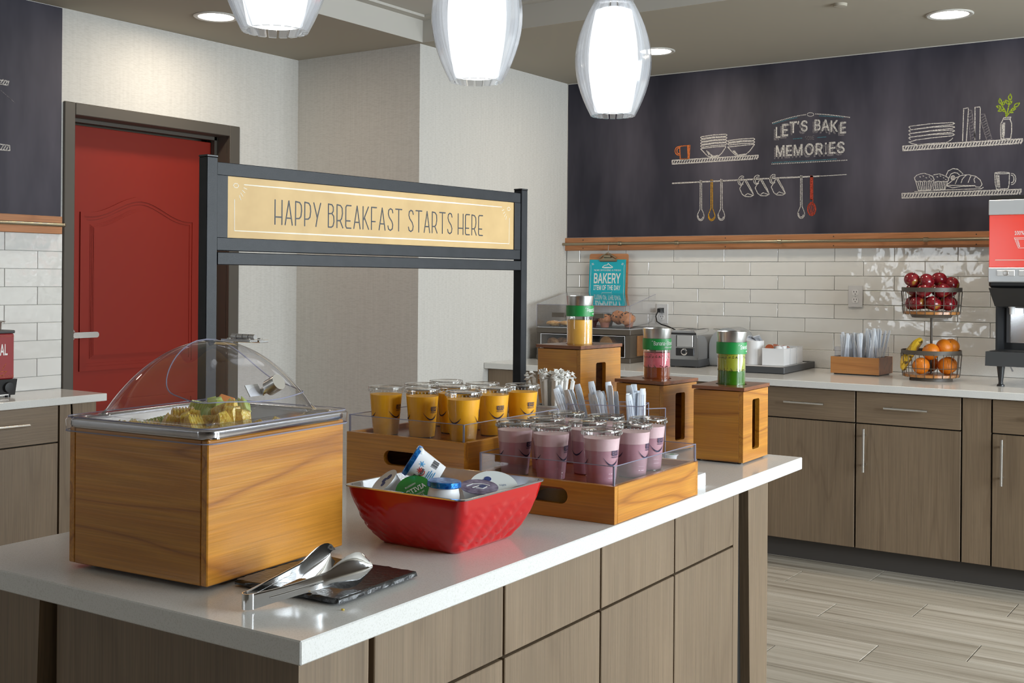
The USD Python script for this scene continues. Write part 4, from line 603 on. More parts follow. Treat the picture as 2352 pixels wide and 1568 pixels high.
part(lcab, 'door', bx(-0.02, 0, yl0 - 0.49, yl0 - 0.006, 0.103, 0.600, 0.0012), K['cabinet'], False)
part(lcab, 'end_post', hull([(0, 2.846, 0.10), (0, 2.93, 0.10), (0, 2.846, TL - 0.034), (0, 2.895, TL - 0.034), (-0.02, 2.846, 0.10), (-0.02, 2.93, 0.10), (-0.02, 2.846, TL - 0.034), (-0.02, 2.895, TL - 0.034)]), K['cabinet'], False)
part(lcab, 'end_panel', bx(-0.312, -0.012, 2.99, 3.02, 0.0, TL - 0.0315, 0.001), K['cabinet'], False)
part(lcab, 'end_panel', hull([(-0.006, 2.945, 0.10), (-0.006, 3.02, 0.10), (-0.006, 2.908, TL - 0.034), (-0.006, 3.02, TL - 0.034), (-0.011, 2.945, 0.10), (-0.011, 3.02, 0.10), (-0.011, 2.908, TL - 0.034), (-0.011, 3.02, TL - 0.034)]), K['cabinet'], False)

# ================================================================== OUTLETS
def outlet(x, z, label, plug=False):
    o = thing('wall_outlet', label, 'outlet', (x, YB - 0.0085, z), group=None)
    part(o, 'cover_plate', bx(-0.0367, 0.0367, -0.005, 0.0, -0.056, 0.056, 0.002), K['outlet_white'], False)
    for s in (1, -1):
        r = part(o, 'socket', mv(xf(ext(rrect(0.033, 0.028, 0.009), 0.0015), TO_XZ), 0, -0.005, s * 0.0195), K['white_plastic'], False)
        part(r, 'slot', cat_(*[mv(bx(-0.0012, 0.0012, -0.0004, 0, -0.004, 0.004), dx, -0.0065, s * 0.0195 + 0.004) for dx in (-0.0065, 0.0065)], mv(xf(lathe([(0, 0), (0.0024, 0), (0.0024, 0.0004), (0, 0.0004)], 8), rotx(PI / 2)), 0, -0.0065, s * 0.0195 - 0.008)), K['slot_dark'], False)
    part(o, 'screw', mv(xf(lathe([(0, 0), (0.0025, 0), (0.002, 0.0008), (0, 0.001)], 8), rotx(PI / 2)), 0, -0.0052, 0), K['steel'])
    if plug:
        p = part(o, 'plug', hull([(sx * 0.014, -0.007, 0.0195 + sz * 0.014) for sx in (-1, 1) for sz in (-1, 1)] + [(sx * 0.009 - 0.004, -0.038, 0.019 + sz * 0.010) for sx in (-1, 1) for sz in (-1, 1)]), K['black_plastic'], 30, label='black power plug')
    return o
outlet(-1.9075, 1.202, 'white duplex wall outlet above the wooden cutlery caddy')
outlet(-1.487, 1.152, 'white duplex wall outlet behind the pole of the fruit stand')
outlet(-3.005, 1.088, 'white wall outlet with a black plug above the toaster', True)
cd = thing('power_cord', 'black power cord from the plugged outlet down to the toaster', 'cord')
part(cd, 'cord', tube([(-3.012, YB - 0.046, 1.105), (-3.022, YB - 0.055, 1.075), (-3.012, YB - 0.06, 1.045), (-2.985, YB - 0.06, 1.03), (-2.94, YB - 0.065, 1.020), (-2.88, YB - 0.08, 1.0), (-2.80, YB - 0.09, 0.965), (-2.75, YB - 0.10, 0.93), (-2.72, 5.79, 0.90)], 0.0035, 8), K['black_plastic'])

# ================================================================== LAMPS
def downlight(x, y, label):
    d = thing('downlight', label, 'downlight', (x, y, ZS), group='round recessed downlights in the soffit')
    part(d, 'trim_ring', lathe([(0.078, 0.0), (0.098, 0.0), (0.099, -0.003), (0.094, -0.0065), (0.080, -0.0045), (0.078, -0.001)], 40, close=True), K['can_trim'])
    part(d, 'lens', lathe([(0, -0.0012), (0.0785, -0.0012), (0.0785, 0.0), (0, 0.0)], 40), K['emit_can'], False)
    n = d.GetName()
    l = UsdLux.DiskLight.Define(stage, d.GetPath().pathString + '/beam')
    l.CreateRadiusAttr(0.07); l.CreateIntensityAttr(120.0); l.CreateColorAttr(Gf.Vec3f(1.0, 0.86, 0.68))
    sh = UsdLux.ShapingAPI.Apply(l.GetPrim()); sh.CreateShapingConeAngleAttr(48.0); sh.CreateShapingConeSoftnessAttr(0.8)
    UsdGeom.Xformable(l).AddTranslateOp().Set(Gf.Vec3d(0, 0, -0.012))
downlight(-4.045, 3.545, 'round recessed downlight in the soffit in front of the red door')
downlight(-2.745, 5.285, 'round recessed downlight in the soffit behind the rightmost pendant lamp')
downlight(-1.293, 5.235, 'round recessed downlight in the soffit at the far right')
downlight(0.16, 5.21, 'round recessed downlight in the soffit beyond the right edge of the view')
downlight(-4.05, 1.35, 'round recessed downlight in the soffit over the left countertop')
det = thing('ceiling_sensor', 'small round grey sensor on the soffit at the top right', 'sensor', (-1.63, 4.80, ZS))
part(det, 'housing', lathe([(0, 0), (0.03, 0), (0.028, -0.012), (0, -0.016)], 24), K['soffit'])

def barrel(z):                   # half width of the pendant at height z (0 bottom .. 1 top)
    return 0.044 + 0.047 * math.sin(PI * min(1, max(0, (z + 0.04) / 1.06))) ** 0.9
def pendant(x, y, zb, label):
    p = thing('pendant_lamp', label, 'pendant lamp', (x, y, zb), group='barrel pendant lamps over the island')
    hh = 0.282
    part(p, 'lamp_glass', lathe([(0, 0.008)] + [(0.046 + 0.016 * math.sin(PI * t), 0.012 + 0.252 * t) for t in np.linspace(0, 1, 14)] + [(0.03, 0.27), (0, 0.27)], 32), K['emit_lamp'], 40)
    for k in range(18):
        a = 2 * PI * k / 18
        v = []; f = []
        n = 15
        for i in range(n):
            t = i / (n - 1); r = barrel(t); z = t * hh
            w = 0.0055 + 0.0065 * (r - 0.044) / 0.047; th = 0.0042
            for dr, dw in ((th, -w), (th, w), (-th, w), (-th, -w)):
                v.append(((r + dr) * math.cos(a) - dw * math.sin(a), (r + dr) * math.sin(a) + dw * math.cos(a), z))
        for i in range(n - 1):
            for j in range(4):
                q = (j + 1) % 4; A_, B_, C_, D_ = i * 4 + j, i * 4 + q, (i + 1) * 4 + q, (i + 1) * 4 + j
                f += [(A_, B_, C_), (A_, C_, D_)]
        f += [(0, 2, 1), (0, 3, 2)]; e_ = (n - 1) * 4; f += [(e_, e_ + 1, e_ + 2), (e_, e_ + 2, e_ + 3)]
        part(p, 'stave', tm(v, f), K['stave'], 50)
    part(p, 'top_ring', lathe([(0.036, hh - 0.004), (0.051, hh - 0.004), (0.050, hh + 0.010), (0.036, hh + 0.010)], 32, close=True), K['stave'])
    part(p, 'cap', lathe([(0, hh + 0.006), (0.040, hh + 0.006), (0.034, hh + 0.012), (0.024, hh + 0.05), (0.012, hh + 0.06), (0, hh + 0.06)], 28), K['steel'])
    part(p, 'cord', tube([(0, 0, hh + 0.055), (0, 0, ZT - zb - 0.02)], 0.003, 8), K['black_plastic'])
    part(p, 'ceiling_canopy', lathe([(0, ZT - zb - 0.024), (0.058, ZT - zb - 0.022), (0.06, ZT - zb), (0, ZT - zb)], 32), K['steel'])
pendant(-1.435, 1.385, 1.684, 'barrel pendant lamp of clear ribs, nearest the camera, cut by the top edge at left')
pendant(-1.442, 1.968, 1.684, 'barrel pendant lamp of clear ribs, middle of the three')
pendant(-1.445, 2.553, 1.684, 'barrel pendant lamp of clear ribs, rightmost and furthest, shown whole')
# ================================================================== THE ISLAND (its own frame: origin at the near right corner of the top, u along +y, w along -x)
IA = math.radians(1.4)
IM = mat4((-1.01, 1.026, 0), IA)
IL, IW = 1.822, 0.757
it = thing('island_countertop', 'white quartz slab on top of the kitchen island in the foreground', 'countertop', m=IM)
part(it, 'slab', bx(-IW, 0, 0, IL, T - 0.0305, T, 0.0018), K['quartz'], False)
ib = thing('island_cabinet', 'grey-brown wooden kitchen island base with flat drawer and door fronts', 'cabinet', m=IM)
FX = -0.024; ZU = T - 0.031
part(ib, 'carcass', bx(-IW + 0.06, FX - 0.021, 0.06, 1.55, 0.06, ZU - 0.0005), K['gap'], False)
part(ib, 'plinth', bx(-IW + 0.10, FX - 0.08, 0.10, 1.50, 0.0, 0.06), K['cabinet_dark'], False)
cols = [0.1665, 0.488, 0.807, 1.120, 1.432]
for i in range(4):
    a, b = cols[i] + 0.003, cols[i + 1] - 0.003
    part(ib, 'drawer', bx(FX - 0.02, FX, a, b, 0.676, ZU - 0.003, 0.0012), K['cabinet'], False)
    part(ib, 'door', bx(FX - 0.02, FX, a, b, 0.062, 0.671, 0.0012), K['cabinet'], False)
part(ib, 'filler_strip', bx(FX - 0.02, FX - 0.002, 1.436, 1.466, 0.062, ZU - 0.001, 0.001), K['cabinet'], False)
def leg(x0, x1, y0, y1, x0b, x1b, y0b, y1b): return hull([(x, y, ZU - 0.0005) for x in (x0, x1) for y in (y0, y1)] + [(x, y, 0.0) for x in (x0b, x1b) for y in (y0b, y1b)])
part(ib, 'corner_leg', leg(FX - 0.12, FX + 0.002, 1.512, 1.640, FX - 0.09, FX + 0.002, 1.545, 1.640), K['cabinet'], False)
part(ib, 'corner_leg', leg(FX - 0.12, FX + 0.002, 0.020, 0.146, FX - 0.12, FX + 0.002, 0.020, 0.146), K['cabinet'], False)
part(ib, 'filler_strip', bx(FX - 0.02, FX - 0.002, 0.149, 0.160, 0.062, ZU - 0.001, 0.001), K['cabinet'], False)
part(ib, 'corner_leg', leg(-IW + 0.02, -0.540, 0.018, 0.12, -IW + 0.02, -0.575, 0.018, 0.12), K['cabinet'], False)
part(ib, 'corner_leg', leg(-IW + 0.02, -IW + 0.12, 1.512, 1.640, -IW + 0.02, -IW + 0.10, 1.545, 1.640), K['cabinet'], False)
part(ib, 'end_panel', bx(-0.525, FX - 0.121, 0.036, 0.055, 0.06, ZU - 0.001, 0.001), K['cabinet'], False)
part(ib, 'end_panel', bx(-IW + 0.06, FX - 0.02, 1.552, 1.575, 0.06, ZU - 0.001, 0.001), K['cabinet'], False)
part(ib, 'back_panel', bx(-IW + 0.035, -IW + 0.058, 0.12, 1.51, 0.06, ZU - 0.001, 0.001), K['cabinet'], False)

# ================================================================== SALAD STATION at the near end
def axis_rot(k, a):
    k = np.asarray(k, float); Kx = np.array([[0, -k[2], k[1]], [k[2], 0, -k[0]], [-k[1], k[0], 0]])
    return np.eye(3) + math.sin(a) * Kx + (1 - math.cos(a)) * Kx @ Kx
SZ = math.radians(4.5)
SB = mat4((-1.429, 1.249, T), SZ)
BH = 0.213; bxh, byh = 0.1435, 0.1525; wt = 0.013
sbx = thing('display_box', 'large honey-stained wooden box under the clear domed lid at the near end of the island', 'wooden box', m=SB)
part(sbx, 'side_panel', bx(-bxh + wt, bxh - wt, -byh, -byh + wt, 0.007, BH, 0.0012), K['honey_x'], False)
part(sbx, 'side_panel', bx(-bxh + wt, bxh - wt, byh - wt, byh, 0.007, BH, 0.0012), K['honey_x'], False)
part(sbx, 'side_panel', bx(bxh - wt, bxh, -byh, byh, 0.007, BH, 0.0016), K['honey_y'], False)
part(sbx, 'side_panel', bx(-bxh, -bxh + wt, -byh, byh, 0.007, BH, 0.0016), K['honey_y'], False)
part(sbx, 'floor_panel', bx(-bxh + wt, bxh - wt, -byh + wt, byh - wt, 0.0075, 0.014), K['inside_wood'], False)
for sx in (-1, 1):
    for sy in (-1, 1):
        part(sbx, 'foot', mv(lathe([(0, 0), (0.009, 0), (0.01, 0.0075), (0, 0.0075)], 14), sx * (bxh - 0.03), sy * (byh - 0.03), 0), K['black_plastic'])
# steel pan whose rim rests on the box
def loft(rings, cap0=True, cap1=True):
    n = len(rings[0]); v = [p for r in rings for p in r]; f = []
    for i in range(len(rings) - 1):
        for j in range(n):
            q = (j + 1) % n; f += [(i * n + j, i * n + q, (i + 1) * n + q), (i * n + j, (i + 1) * n + q, (i + 1) * n + j)]
    if cap0: v.append(tuple(np.mean(rings[0], 0))); c = len(v) - 1; f += [(c, (j + 1) % n, j) for j in range(n)]
    if cap1: v.append(tuple(np.mean(rings[-1], 0))); c = len(v) - 1; b = (len(rings) - 1) * n; f += [(c, b + j, b + (j + 1) % n) for j in range(n)]
    return tm(v, f)
def rr_ring(hx, hy, r, z, q=6):
    P = []
    for cx_, cy_, a0 in ((hx - r, hy - r, 0), (-hx + r, hy - r, 90), (-hx + r, -hy + r, 180), (hx - r, -hy + r, 270)):
        for i in range(q + 1):
            t = math.radians(a0 + 90 * i / q); P.append((cx_ + r * math.cos(t), cy_ + r * math.sin(t), z))
    return P
pn = thing('food_pan', 'shallow steel pan of cut fruit set in the wooden box under the dome', 'pan', m=SB)
hx, hy = 0.1455, 0.1545
part(pn, 'pan', loft([rr_ring(hx, hy, 0.02, BH + 0.0004), rr_ring(hx + 0.0035, hy + 0.0035, 0.022, BH + 0.004), rr_ring(hx + 0.003, hy + 0.003, 0.022, BH + 0.012), rr_ring(hx - 0.003, hy - 0.003, 0.02, BH + 0.0155), rr_ring(hx - 0.012, hy - 0.012, 0.02, BH + 0.0145),
                      rr_ring(hx - 0.017, hy - 0.017, 0.02, BH + 0.008), rr_ring(hx - 0.024, hy - 0.024, 0.02, BH - 0.028), rr_ring(hx - 0.032, hy - 0.032, 0.02, BH - 0.034)], cap0=False), K['pan_steel'], 50)
ZP = BH - 0.034
# clear hinged dome
LID = thing('dome_lid', 'clear plastic domed lid with steel hinge over the cut fruit', 'food cover', m=SB)
fx, fy = 0.1535, 0.1625; zf = BH + 0.016
part(LID, 'rim_flange', loft([rr_ring(fx, fy, 0.022, zf - 0.021), rr_ring(fx + 0.001, fy + 0.001, 0.022, zf - 0.004), rr_ring(fx - 0.003, fy - 0.003, 0.02, zf + 0.001), rr_ring(fx - 0.012, fy - 0.012, 0.02, zf + 0.002), rr_ring(fx - 0.022, fy - 0.022, 0.03, zf + 0.004)], False, False), K['dome'], 50)
part(LID, 'rim_edge', cat_(tube([*rr_ring(fx, fy, 0.022, zf - 0.0205), rr_ring(fx, fy, 0.022, zf - 0.0205)[0]], 0.0011, 6, cap=False), tube([*rr_ring(fx - 0.002, fy - 0.002, 0.022, zf + 0.0005), rr_ring(fx - 0.002, fy - 0.002, 0.022, zf + 0.0005)[0]], 0.001, 6, cap=False)), K['acrylic_edge'], 50)
dx_, dy_, dh = fx - 0.020, fy - 0.020, 0.112
def dome_h(u, v):
    r = (abs(u) ** 3.6 + abs(v) ** 3.6) ** (1 / 3.6)
    return dh * max(0.0, 1 - r * r) ** 0.92
def dome_patch(u0, u1, v0, v1, n, off=0.0):
    v = []; f = []
    for i in range(n + 1):
        for j in range(n + 1):
            u_ = u0 + (u1 - u0) * i / n; w_ = v0 + (v1 - v0) * j / n
            v.append((u_ * (dx_ + off), w_ * (dy_ + off), zf + 0.003 + dome_h(u_, w_) + off))
    for i in range(n):
        for j in range(n):
            a = i * (n + 1) + j; f += [(a, a + n + 1, a + n + 2), (a, a + n + 2, a + 1)]
    return tm(v, f)
part(LID, 'dome_shell', dome_patch(-1, 1, -1, 1, 44), K['dome'], True)
# the hinged front leaf: its cut edge loops over the shell
arc = []
for i in range(65):
    t = PI * 2 * i / 64; c, s_ = math.cos(t), math.sin(t)
    u_ = 0.41 + 0.50 * math.copysign(abs(c) ** 0.7, c); w_ = 0.84 * math.copysign(abs(s_) ** 0.75, s_)
    arc.append((u_ * dx_, w_ * dy_, zf + 0.0045 + dome_h(u_, w_)))
part(LID, 'leaf_edge', tube(arc, 0.0010, 6, cap=False), K['acrylic_edge'], 50)
zt_ = zf + 0.003 + dh
part(LID, 'hinge', cat_(*[tube([(0.02 - 0.024 + 0.0125 * k, 0.05, zt_ + 0.004), (0.02 - 0.0125 + 0.0125 * k, 0.05, zt_ + 0.004)], 0.0042, 12) for k in range(4)],
                        bx(-0.01, 0.052, 0.030, 0.048, zt_ - 0.004, zt_ + 0.0005, 0.0006), bx(-0.01, 0.052, 0.052, 0.074, zt_ - 0.0055, zt_ - 0.001, 0.0006),
                        *[mv(lathe([(0, 0), (0.004, 0), (0.003, 0.0022), (0, 0.0026)], 10), x, y, zt_ - 0.0005) for x in (0.0, 0.042) for y in (0.038, 0.064)]), K['chrome'], 40)
hk = (dx_ * 0.84, -0.004, zf + 0.004 + dome_h(0.84, 0.0))
part(LID, 'lid_handle', mv(xf(cat_(lathe([(0.0, 0.012), (0.0125, 0.012), (0.0125, 0.034), (0.0, 0.034)], 28), lathe([(0, -0.004), (0.006, -0.004), (0.006, 0.013), (0, 0.013)], 14)), roty(math.radians(62))), *hk), K['steel'], 40)
part(LID, 'handle_sticker', mv(xf(bx(-0.010, 0.010, -0.020, 0.008, -0.0004, 0.0012), roty(math.radians(56))), hk[0] - 0.004, hk[1] - 0.012, hk[2] + 0.002), K['white_plastic'], False)

K['honeydew'] = MAT('honeydew', {'tc': ('texture_coordinate', {}), 'n': ('noise_texture', {'scale': 60.0, 'detail': 2.0}), 'r': ('rgb_ramp', {'ramp': [(0.35, (0.42, 0.52, 0.11)), (0.65, (0.56, 0.64, 0.24))]}),
                                  'p': ('principled_bsdf', {'roughness': 0.2, 'subsurface_weight': 0.3, 'subsurface_scale': 0.006})}, [('tc.object', 'n.vector'), ('n.fac', 'r.fac'), ('r.color', 'p.base_color')])
K['pineapple'] = MAT('pineapple', {'tc': ('texture_coordinate', {}), 'n': ('noise_texture', {'scale': 150.0, 'detail': 3.0}), 'r': ('rgb_ramp', {'ramp': [(0.35, (0.62, 0.34, 0.03)), (0.5, (0.80, 0.52, 0.07)), (0.7, (0.86, 0.66, 0.22))]}),
                                    'b': ('bump', {'strength': 0.6, 'distance': 0.003}), 'p': ('principled_bsdf', {'roughness': 0.22, 'subsurface_weight': 0.25, 'subsurface_scale': 0.006})},
                     [('tc.object', 'n.vector'), ('n.fac', 'r.fac'), ('r.color', 'p.base_color'), ('n.fac', 'b.height'), ('b.normal', 'p.normal')])
K['cantaloupe'] = plain('cantaloupe', (0.75, 0.26, 0.06), 0.25, subsurface_weight=0.3, subsurface_scale=0.006)
K['pine_rind'] = plain('pineapple_juice', (0.75, 0.40, 0.012), 0.15)
def crinkle(L, w, h, n=7, amp=0.0028, taper=0.75):
    """crinkle-cut wedge: a block whose top face is grooved"""
    pts = []
    v = []; f = []; m_ = n * 2
    for i in range(m_ + 1):
        x = -L / 2 + L * i / m_; dz = amp if i % 2 else -amp
        for y, z in ((-w / 2, 0), (w / 2, 0), (w / 2 * taper, h + dz), (-w / 2 * taper * 0.5, h * 1.05 + dz)): v.append((x, y, z))
    for i in range(m_):
        for j in range(4):
            q = (j + 1) % 4; A_, B_, C_, D_ = i * 4 + j, i * 4 + q, (i + 1) * 4 + q, (i + 1) * 4 + j; f += [(A_, C_, B_), (A_, D_, C_)]
    f += [(0, 1, 2), (0, 2, 3)]; e_ = m_ * 4; f += [(e_, e_ + 2, e_ + 1), (e_, e_ + 3, e_ + 2)]
    return tm(v, f)
def euler(rx, ry, rz): return trimesh.transformations.euler_matrix(rx, ry, rz)[:3, :3]
def heap(kind, name, mesh, mat, spots, label, cat, group):
    first = None
    for x, y, z, rx, ry, rz in spots:
        m = SB @ mat4((x, y, z), rot=euler(rx, ry, rz))
        if first is None:
            first = thing(name, label, cat, m=m, group=group); part(first, kind, mesh, mat, 25)
        else: copy(first, label, cat, m=m, group=group)
q = random.Random(5)
heap('flesh', 'honeydew_chunk', crinkle(0.038, 0.024, 0.022), K['honeydew'],
     [(-0.095 + 0.014 * i + q.uniform(-.004, .004), -0.075 + 0.013 * i + q.uniform(-.02, .02), ZP + 0.012 + 0.0028 * i, q.uniform(-.3, .3), q.uniform(-.4, .4), q.uniform(0.3, 1.2)) for i in range(9)] +
     [(-0.03 + 0.013 * i, 0.02 + q.uniform(-.02, .02), ZP + 0.040 + 0.003 * (i % 3), q.uniform(-.4, .4), q.uniform(-.5, .5), q.uniform(0, 3)) for i in range(6)],
     'crinkle-cut pale green melon chunk in the pan under the dome', 'melon', 'green melon chunks in the salad pan')
heap('flesh', 'pineapple_chunk', crinkle(0.034, 0.026, 0.024, taper=0.6), K['pineapple'],
     [(-0.07 + 0.0165 * i + q.uniform(-.004, .004), -0.112 + 0.002 * i + q.uniform(-.012, .012), ZP + 0.008 + q.uniform(0, .014), q.uniform(-.7, .7), q.uniform(-.4, .4), q.uniform(0, 3)) for i in range(11)] +
     [(-0.01 + 0.014 * i, -0.07 + q.uniform(-.02, .02), ZP + 0.026 + q.uniform(0, .010), q.uniform(-.6, .6), q.uniform(-.4, .4), q.uniform(0, 3)) for i in range(8)] +
     [(0.045 + 0.012 * i, -0.03 + q.uniform(-.02, .02), ZP + 0.036 + 0.006 * (2 - abs(2 - i)), q.uniform(-.4, .4), q.uniform(-.4, .4), q.uniform(0, 3)) for i in range(5)] +
     [(0.092 - 0.012 * (i % 2), -0.09 + 0.022 * i, ZP + 0.012, q.uniform(-.4, .4), q.uniform(-.3, .3), q.uniform(0, 3)) for i in range(8)],
     'golden pineapple chunk in the pan under the dome', 'pineapple', 'pineapple chunks in the salad pan')
heap('flesh', 'cantaloupe_chunk', bx(-0.013, 0.013, -0.011, 0.011, 0, 0.018, 0.002), K['cantaloupe'], [(-0.022, 0.052, ZP + 0.052, 0.5, 0.3, 0.5)],
     'single orange melon cube on top of the green chunks under the dome', 'melon', None)
jl = thing('fruit_bed', 'bed of cut fruit and juice filling the bottom of the steel pan', 'fruit', m=SB, kind='stuff')
g_ = trimesh.creation.box((0.226, 0.244, 0.016)).subdivide().subdivide().subdivide().subdivide()
gv = np.array(g_.vertices); up_ = gv[:, 2] > 0
gv[up_, 2] += 0.012 * np.clip(1 - (gv[up_, 0] / 0.115) ** 2, 0, 1) * np.clip(1 - (gv[up_, 1] / 0.12) ** 2, 0, 1) + 0.004 * np.sin(gv[up_, 0] * 420) * np.sin(gv[up_, 1] * 380)
part(jl, 'pieces', mv(tm(gv, g_.faces), 0, 0, ZP + 0.0085), K['pine_rind'], 40)

# ================================================================== SLATE AND TONGS
sl = thing('slate_board', 'small black slate board with rough edges under the steel tongs', 'slate', (-1.176, 1.2485, T), math.radians(3))
edge = []
for a, b in (((-0.096, -0.090), (0.096, -0.090)), ((0.096, -0.090), (0.096, 0.090)), ((0.096, 0.090), (-0.096, 0.090)), ((-0.096, 0.090), (-0.096, -0.090))):
    for i in range(22):
        t = i / 22; edge.append((a[0] + (b[0] - a[0]) * t, a[1] + (b[1] - a[1]) * t))
rr_ = random.Random(3)
lo_ = [(x + rr_.uniform(-.0008, .0008), y + rr_.uniform(-.0008, .0008), 0.0035) for x, y in edge]
mid_ = [(x + rr_.uniform(-.0014, .0014), y + rr_.uniform(-.0014, .0014), 0.0075) for x, y in edge]
hi_ = [(x * 0.985 + rr_.uniform(-.0022, .0022), y * 0.985 + rr_.uniform(-.0022, .0022), 0.0105 + rr_.uniform(-.0004, .0004)) for x, y in edge]
in_ = [(x * 0.95, y * 0.95, 0.0105) for x, y in edge]
part(sl, 'board', loft([lo_, mid_, hi_, in_]), K['slate'], 35)
for sx in (-1, 1):
    for sy in (-1, 1): part(sl, 'foot', mv(lathe([(0, 0), (0.006, 0), (0.006, 0.004), (0, 0.004)], 10), sx * 0.08, sy * 0.075, 0), K['black_plastic'])
tg = thing('serving_tongs', 'polished steel serving tongs resting on the black slate board', 'tongs', (-1.160, 1.082, T))
def tong_arm(side):
    """a strip on edge that widens to a scooped spoon; side +1 is the arm nearer the right counter edge"""
    C0 = []; hgt = []; cup = []
    for i in range(26):
        t = i / 25
        off = side * (0.0085 + 0.030 * t + 0.006 * math.sin(PI * t))
        C0.append((0.030 * t + off * 0.98, 0.165 * t - off * 0.2, 0.0135 + 0.026 * t))
        s = 0.0105 - 0.0015 * math.sin(PI * min(1, t / 0.62)) if t < 0.62 else 0.0105 + 0.0135 * math.sin(min(1, (t - 0.62) / 0.26) * PI / 2)
        if t > 0.86: s *= math.sqrt(max(0.02, 1 - ((t - 0.86) / 0.15) ** 2))
        hgt.append(s); cup.append(0.0 if t < 0.6 else 0.012 * (t - 0.6) / 0.4)
    v = []; f = []; n = 9
    for (x, y, z), s, c in zip(C0, hgt, cup):
        for lay in (0.0007, -0.0007):
            for j in range(n):
                w = -1 + 2 * j / (n - 1)
                bow = c * (1 - w * w) * side + lay * side
                v.append((x + bow * 0.98 , y - bow * 0.15, z + s * w))
    m_ = 2 * n
    for i in range(len(C0) - 1):
        for j in range(n - 1):
            for o, fl_ in ((0, 1), (n, -1)):
                a, b, c, d = i * m_ + o + j, i * m_ + o + j + 1, (i + 1) * m_ + o + j + 1, (i + 1) * m_ + o + j
                f += [(a, b, c), (a, c, d)] if fl_ * side > 0 else [(a, c, b), (a, d, c)]
        for j in (0, n - 1):
            a, b, c, d = i * m_ + j, i * m_ + n + j, (i + 1) * m_ + n + j, (i + 1) * m_ + j; f += [(a, b, c), (a, c, d)]
    e_ = (len(C0) - 1) * m_
    for j in range(n - 1): f += [(e_ + j, e_ + j + 1, e_ + n + j + 1), (e_ + j, e_ + n + j + 1, e_ + n + j)]
    return tm(v, f)
part(tg, 'arm', tong_arm(1), K['chrome'], 60); part(tg, 'arm', tong_arm(-1), K['chrome'], 60)
bend = []
for i in range(13):
    a = PI + PI * i / 12
    bend.append((0.0086 * math.cos(a), 0.0 + 0.010 * math.sin(a)))
bp = LineString(bend).buffer(0.0008, cap_style=2)
part(tg, 'spring_bend', ext(bp, 0.021, 0.003), K['chrome'], 60)
for s in (1, -1):
    pts = [(0.030 * t + s * (0.0085 + 0.030 * t + 0.006 * math.sin(PI * t)) * 0.98 + s * 0.0012, 0.165 * t - s * 0.002, 0.0135 + 0.026 * t) for t in np.linspace(0.12, 0.55, 10)]
    part(tg, 'pressed_rib', tube(pts, 0.0022, 8, flat=1.0), K['chrome'], 60)

# ================================================================== RED BOWL WITH YOGURTS
BW = mat4((-1.208, 1.572, T), math.radians(0.8))
bo = thing('serving_bowl', 'square red enamel bowl with steel inside, filled with yogurt cups', 'bowl', m=BW)
def bowl_ring(hs, z, r, q=8): return rr_ring(hs, hs, r, z, q)
prof = [(0.0775, 0.0, 0.012), (0.0845, 0.005, 0.014), (0.0985, 0.024, 0.016), (0.1095, 0.046, 0.018), (0.1170, 0.070, 0.018), (0.1220, 0.096, 0.016)]
dense = []
for k in range(41):
    t = k / 40 * (len(prof) - 1); i = min(int(t), len(prof) - 2); u = t - i
    dense.append(tuple(prof[i][c] * (1 - u) + prof[i + 1][c] * u for c in range(3)))
def long_ring(hs, z, r, per=40):
    base = rr_ring(hs, hs, r, z, 6); base = np.array(base + [base[0]])
    s = np.r_[0, np.cumsum(np.linalg.norm(np.diff(base, axis=0), axis=1))]; t = np.linspace(0, s[-1], per * 4, endpoint=False)
    return np.stack([np.interp(t, s, base[:, i]) for i in range(3)], 1)
rings = []
for hs, z, r in dense:
    g_ = long_ring(hs, z, r, 44); n_ = len(g_)
    u_ = np.arange(n_) / n_ * 4                     # side parameter
    fr = (u_ % 1); env = np.clip(1 - z / 0.078, 0, 1) ** 0.5 * np.clip(z / 0.012, 0, 1) * np.clip(np.minimum(fr, 1 - fr) * 12, 0, 1)
    sc = np.abs(np.sin(PI * (u_ * 9 + z * 62))) * np.abs(np.cos(PI * (u_ * 9 - z * 26) * 0.5))
    d = 0.0042 * env * (1 - sc)
    g_[:, 0] *= 1 - d / hs; g_[:, 1] *= 1 - d / hs
    rings.append([tuple(p) for p in g_])
part(bo, 'shell', loft(rings, True, False), K['red_enamel'], 60)
part(bo, 'steel_liner', loft([bowl_ring(0.1225, 0.0955, 0.016), bowl_ring(0.1250, 0.0965, 0.017), bowl_ring(0.1250, 0.0985, 0.017), bowl_ring(0.1195, 0.0985, 0.016), bowl_ring(0.111, 0.070, 0.018), bowl_ring(0.101, 0.046, 0.02), bowl_ring(0.088, 0.024, 0.02), bowl_ring(0.07, 0.008, 0.02)], False, True), K['pan_steel'], 50)
K['foil_blue'] = MAT('blue_foil', {'tc': ('texture_coordinate', {}), 'n': ('noise_texture', {'scale': 130.0, 'detail': 3.0}), 'r': ('rgb_ramp', {'ramp': [(0.35, (0.005, 0.06, 0.30)), (0.62, (0.02, 0.22, 0.62)), (0.78, (0.5, 0.62, 0.75))]}),
                                    'b': ('bump', {'strength': 0.5, 'distance': 0.002}), 'p': ('principled_bsdf', {'metallic': 0.6, 'roughness': 0.25})}, [('tc.object', 'n.vector'), ('n.fac', 'r.fac'), ('r.color', 'p.base_color'), ('n.fac', 'b.height'), ('b.normal', 'p.normal')])
K['cup_white'] = plain('yogurt_cup_white', (0.74, 0.74, 0.75), 0.3)
K['lid_white'] = plain('white_foil_lid', (0.70, 0.73, 0.72), 0.35)
K['lid_green'] = plain('green_foil_lid', (0.02, 0.22, 0.02), 0.35)
K['lid_purple'] = cloudy('purple_foil_lid', (0.06, 0.035, 0.10), (0.30, 0.26, 0.38), scale=(60, 60, 60), rough=0.3)
K['berry'] = plain('printed_blueberry', (0.018, 0.04, 0.17), 0.4)
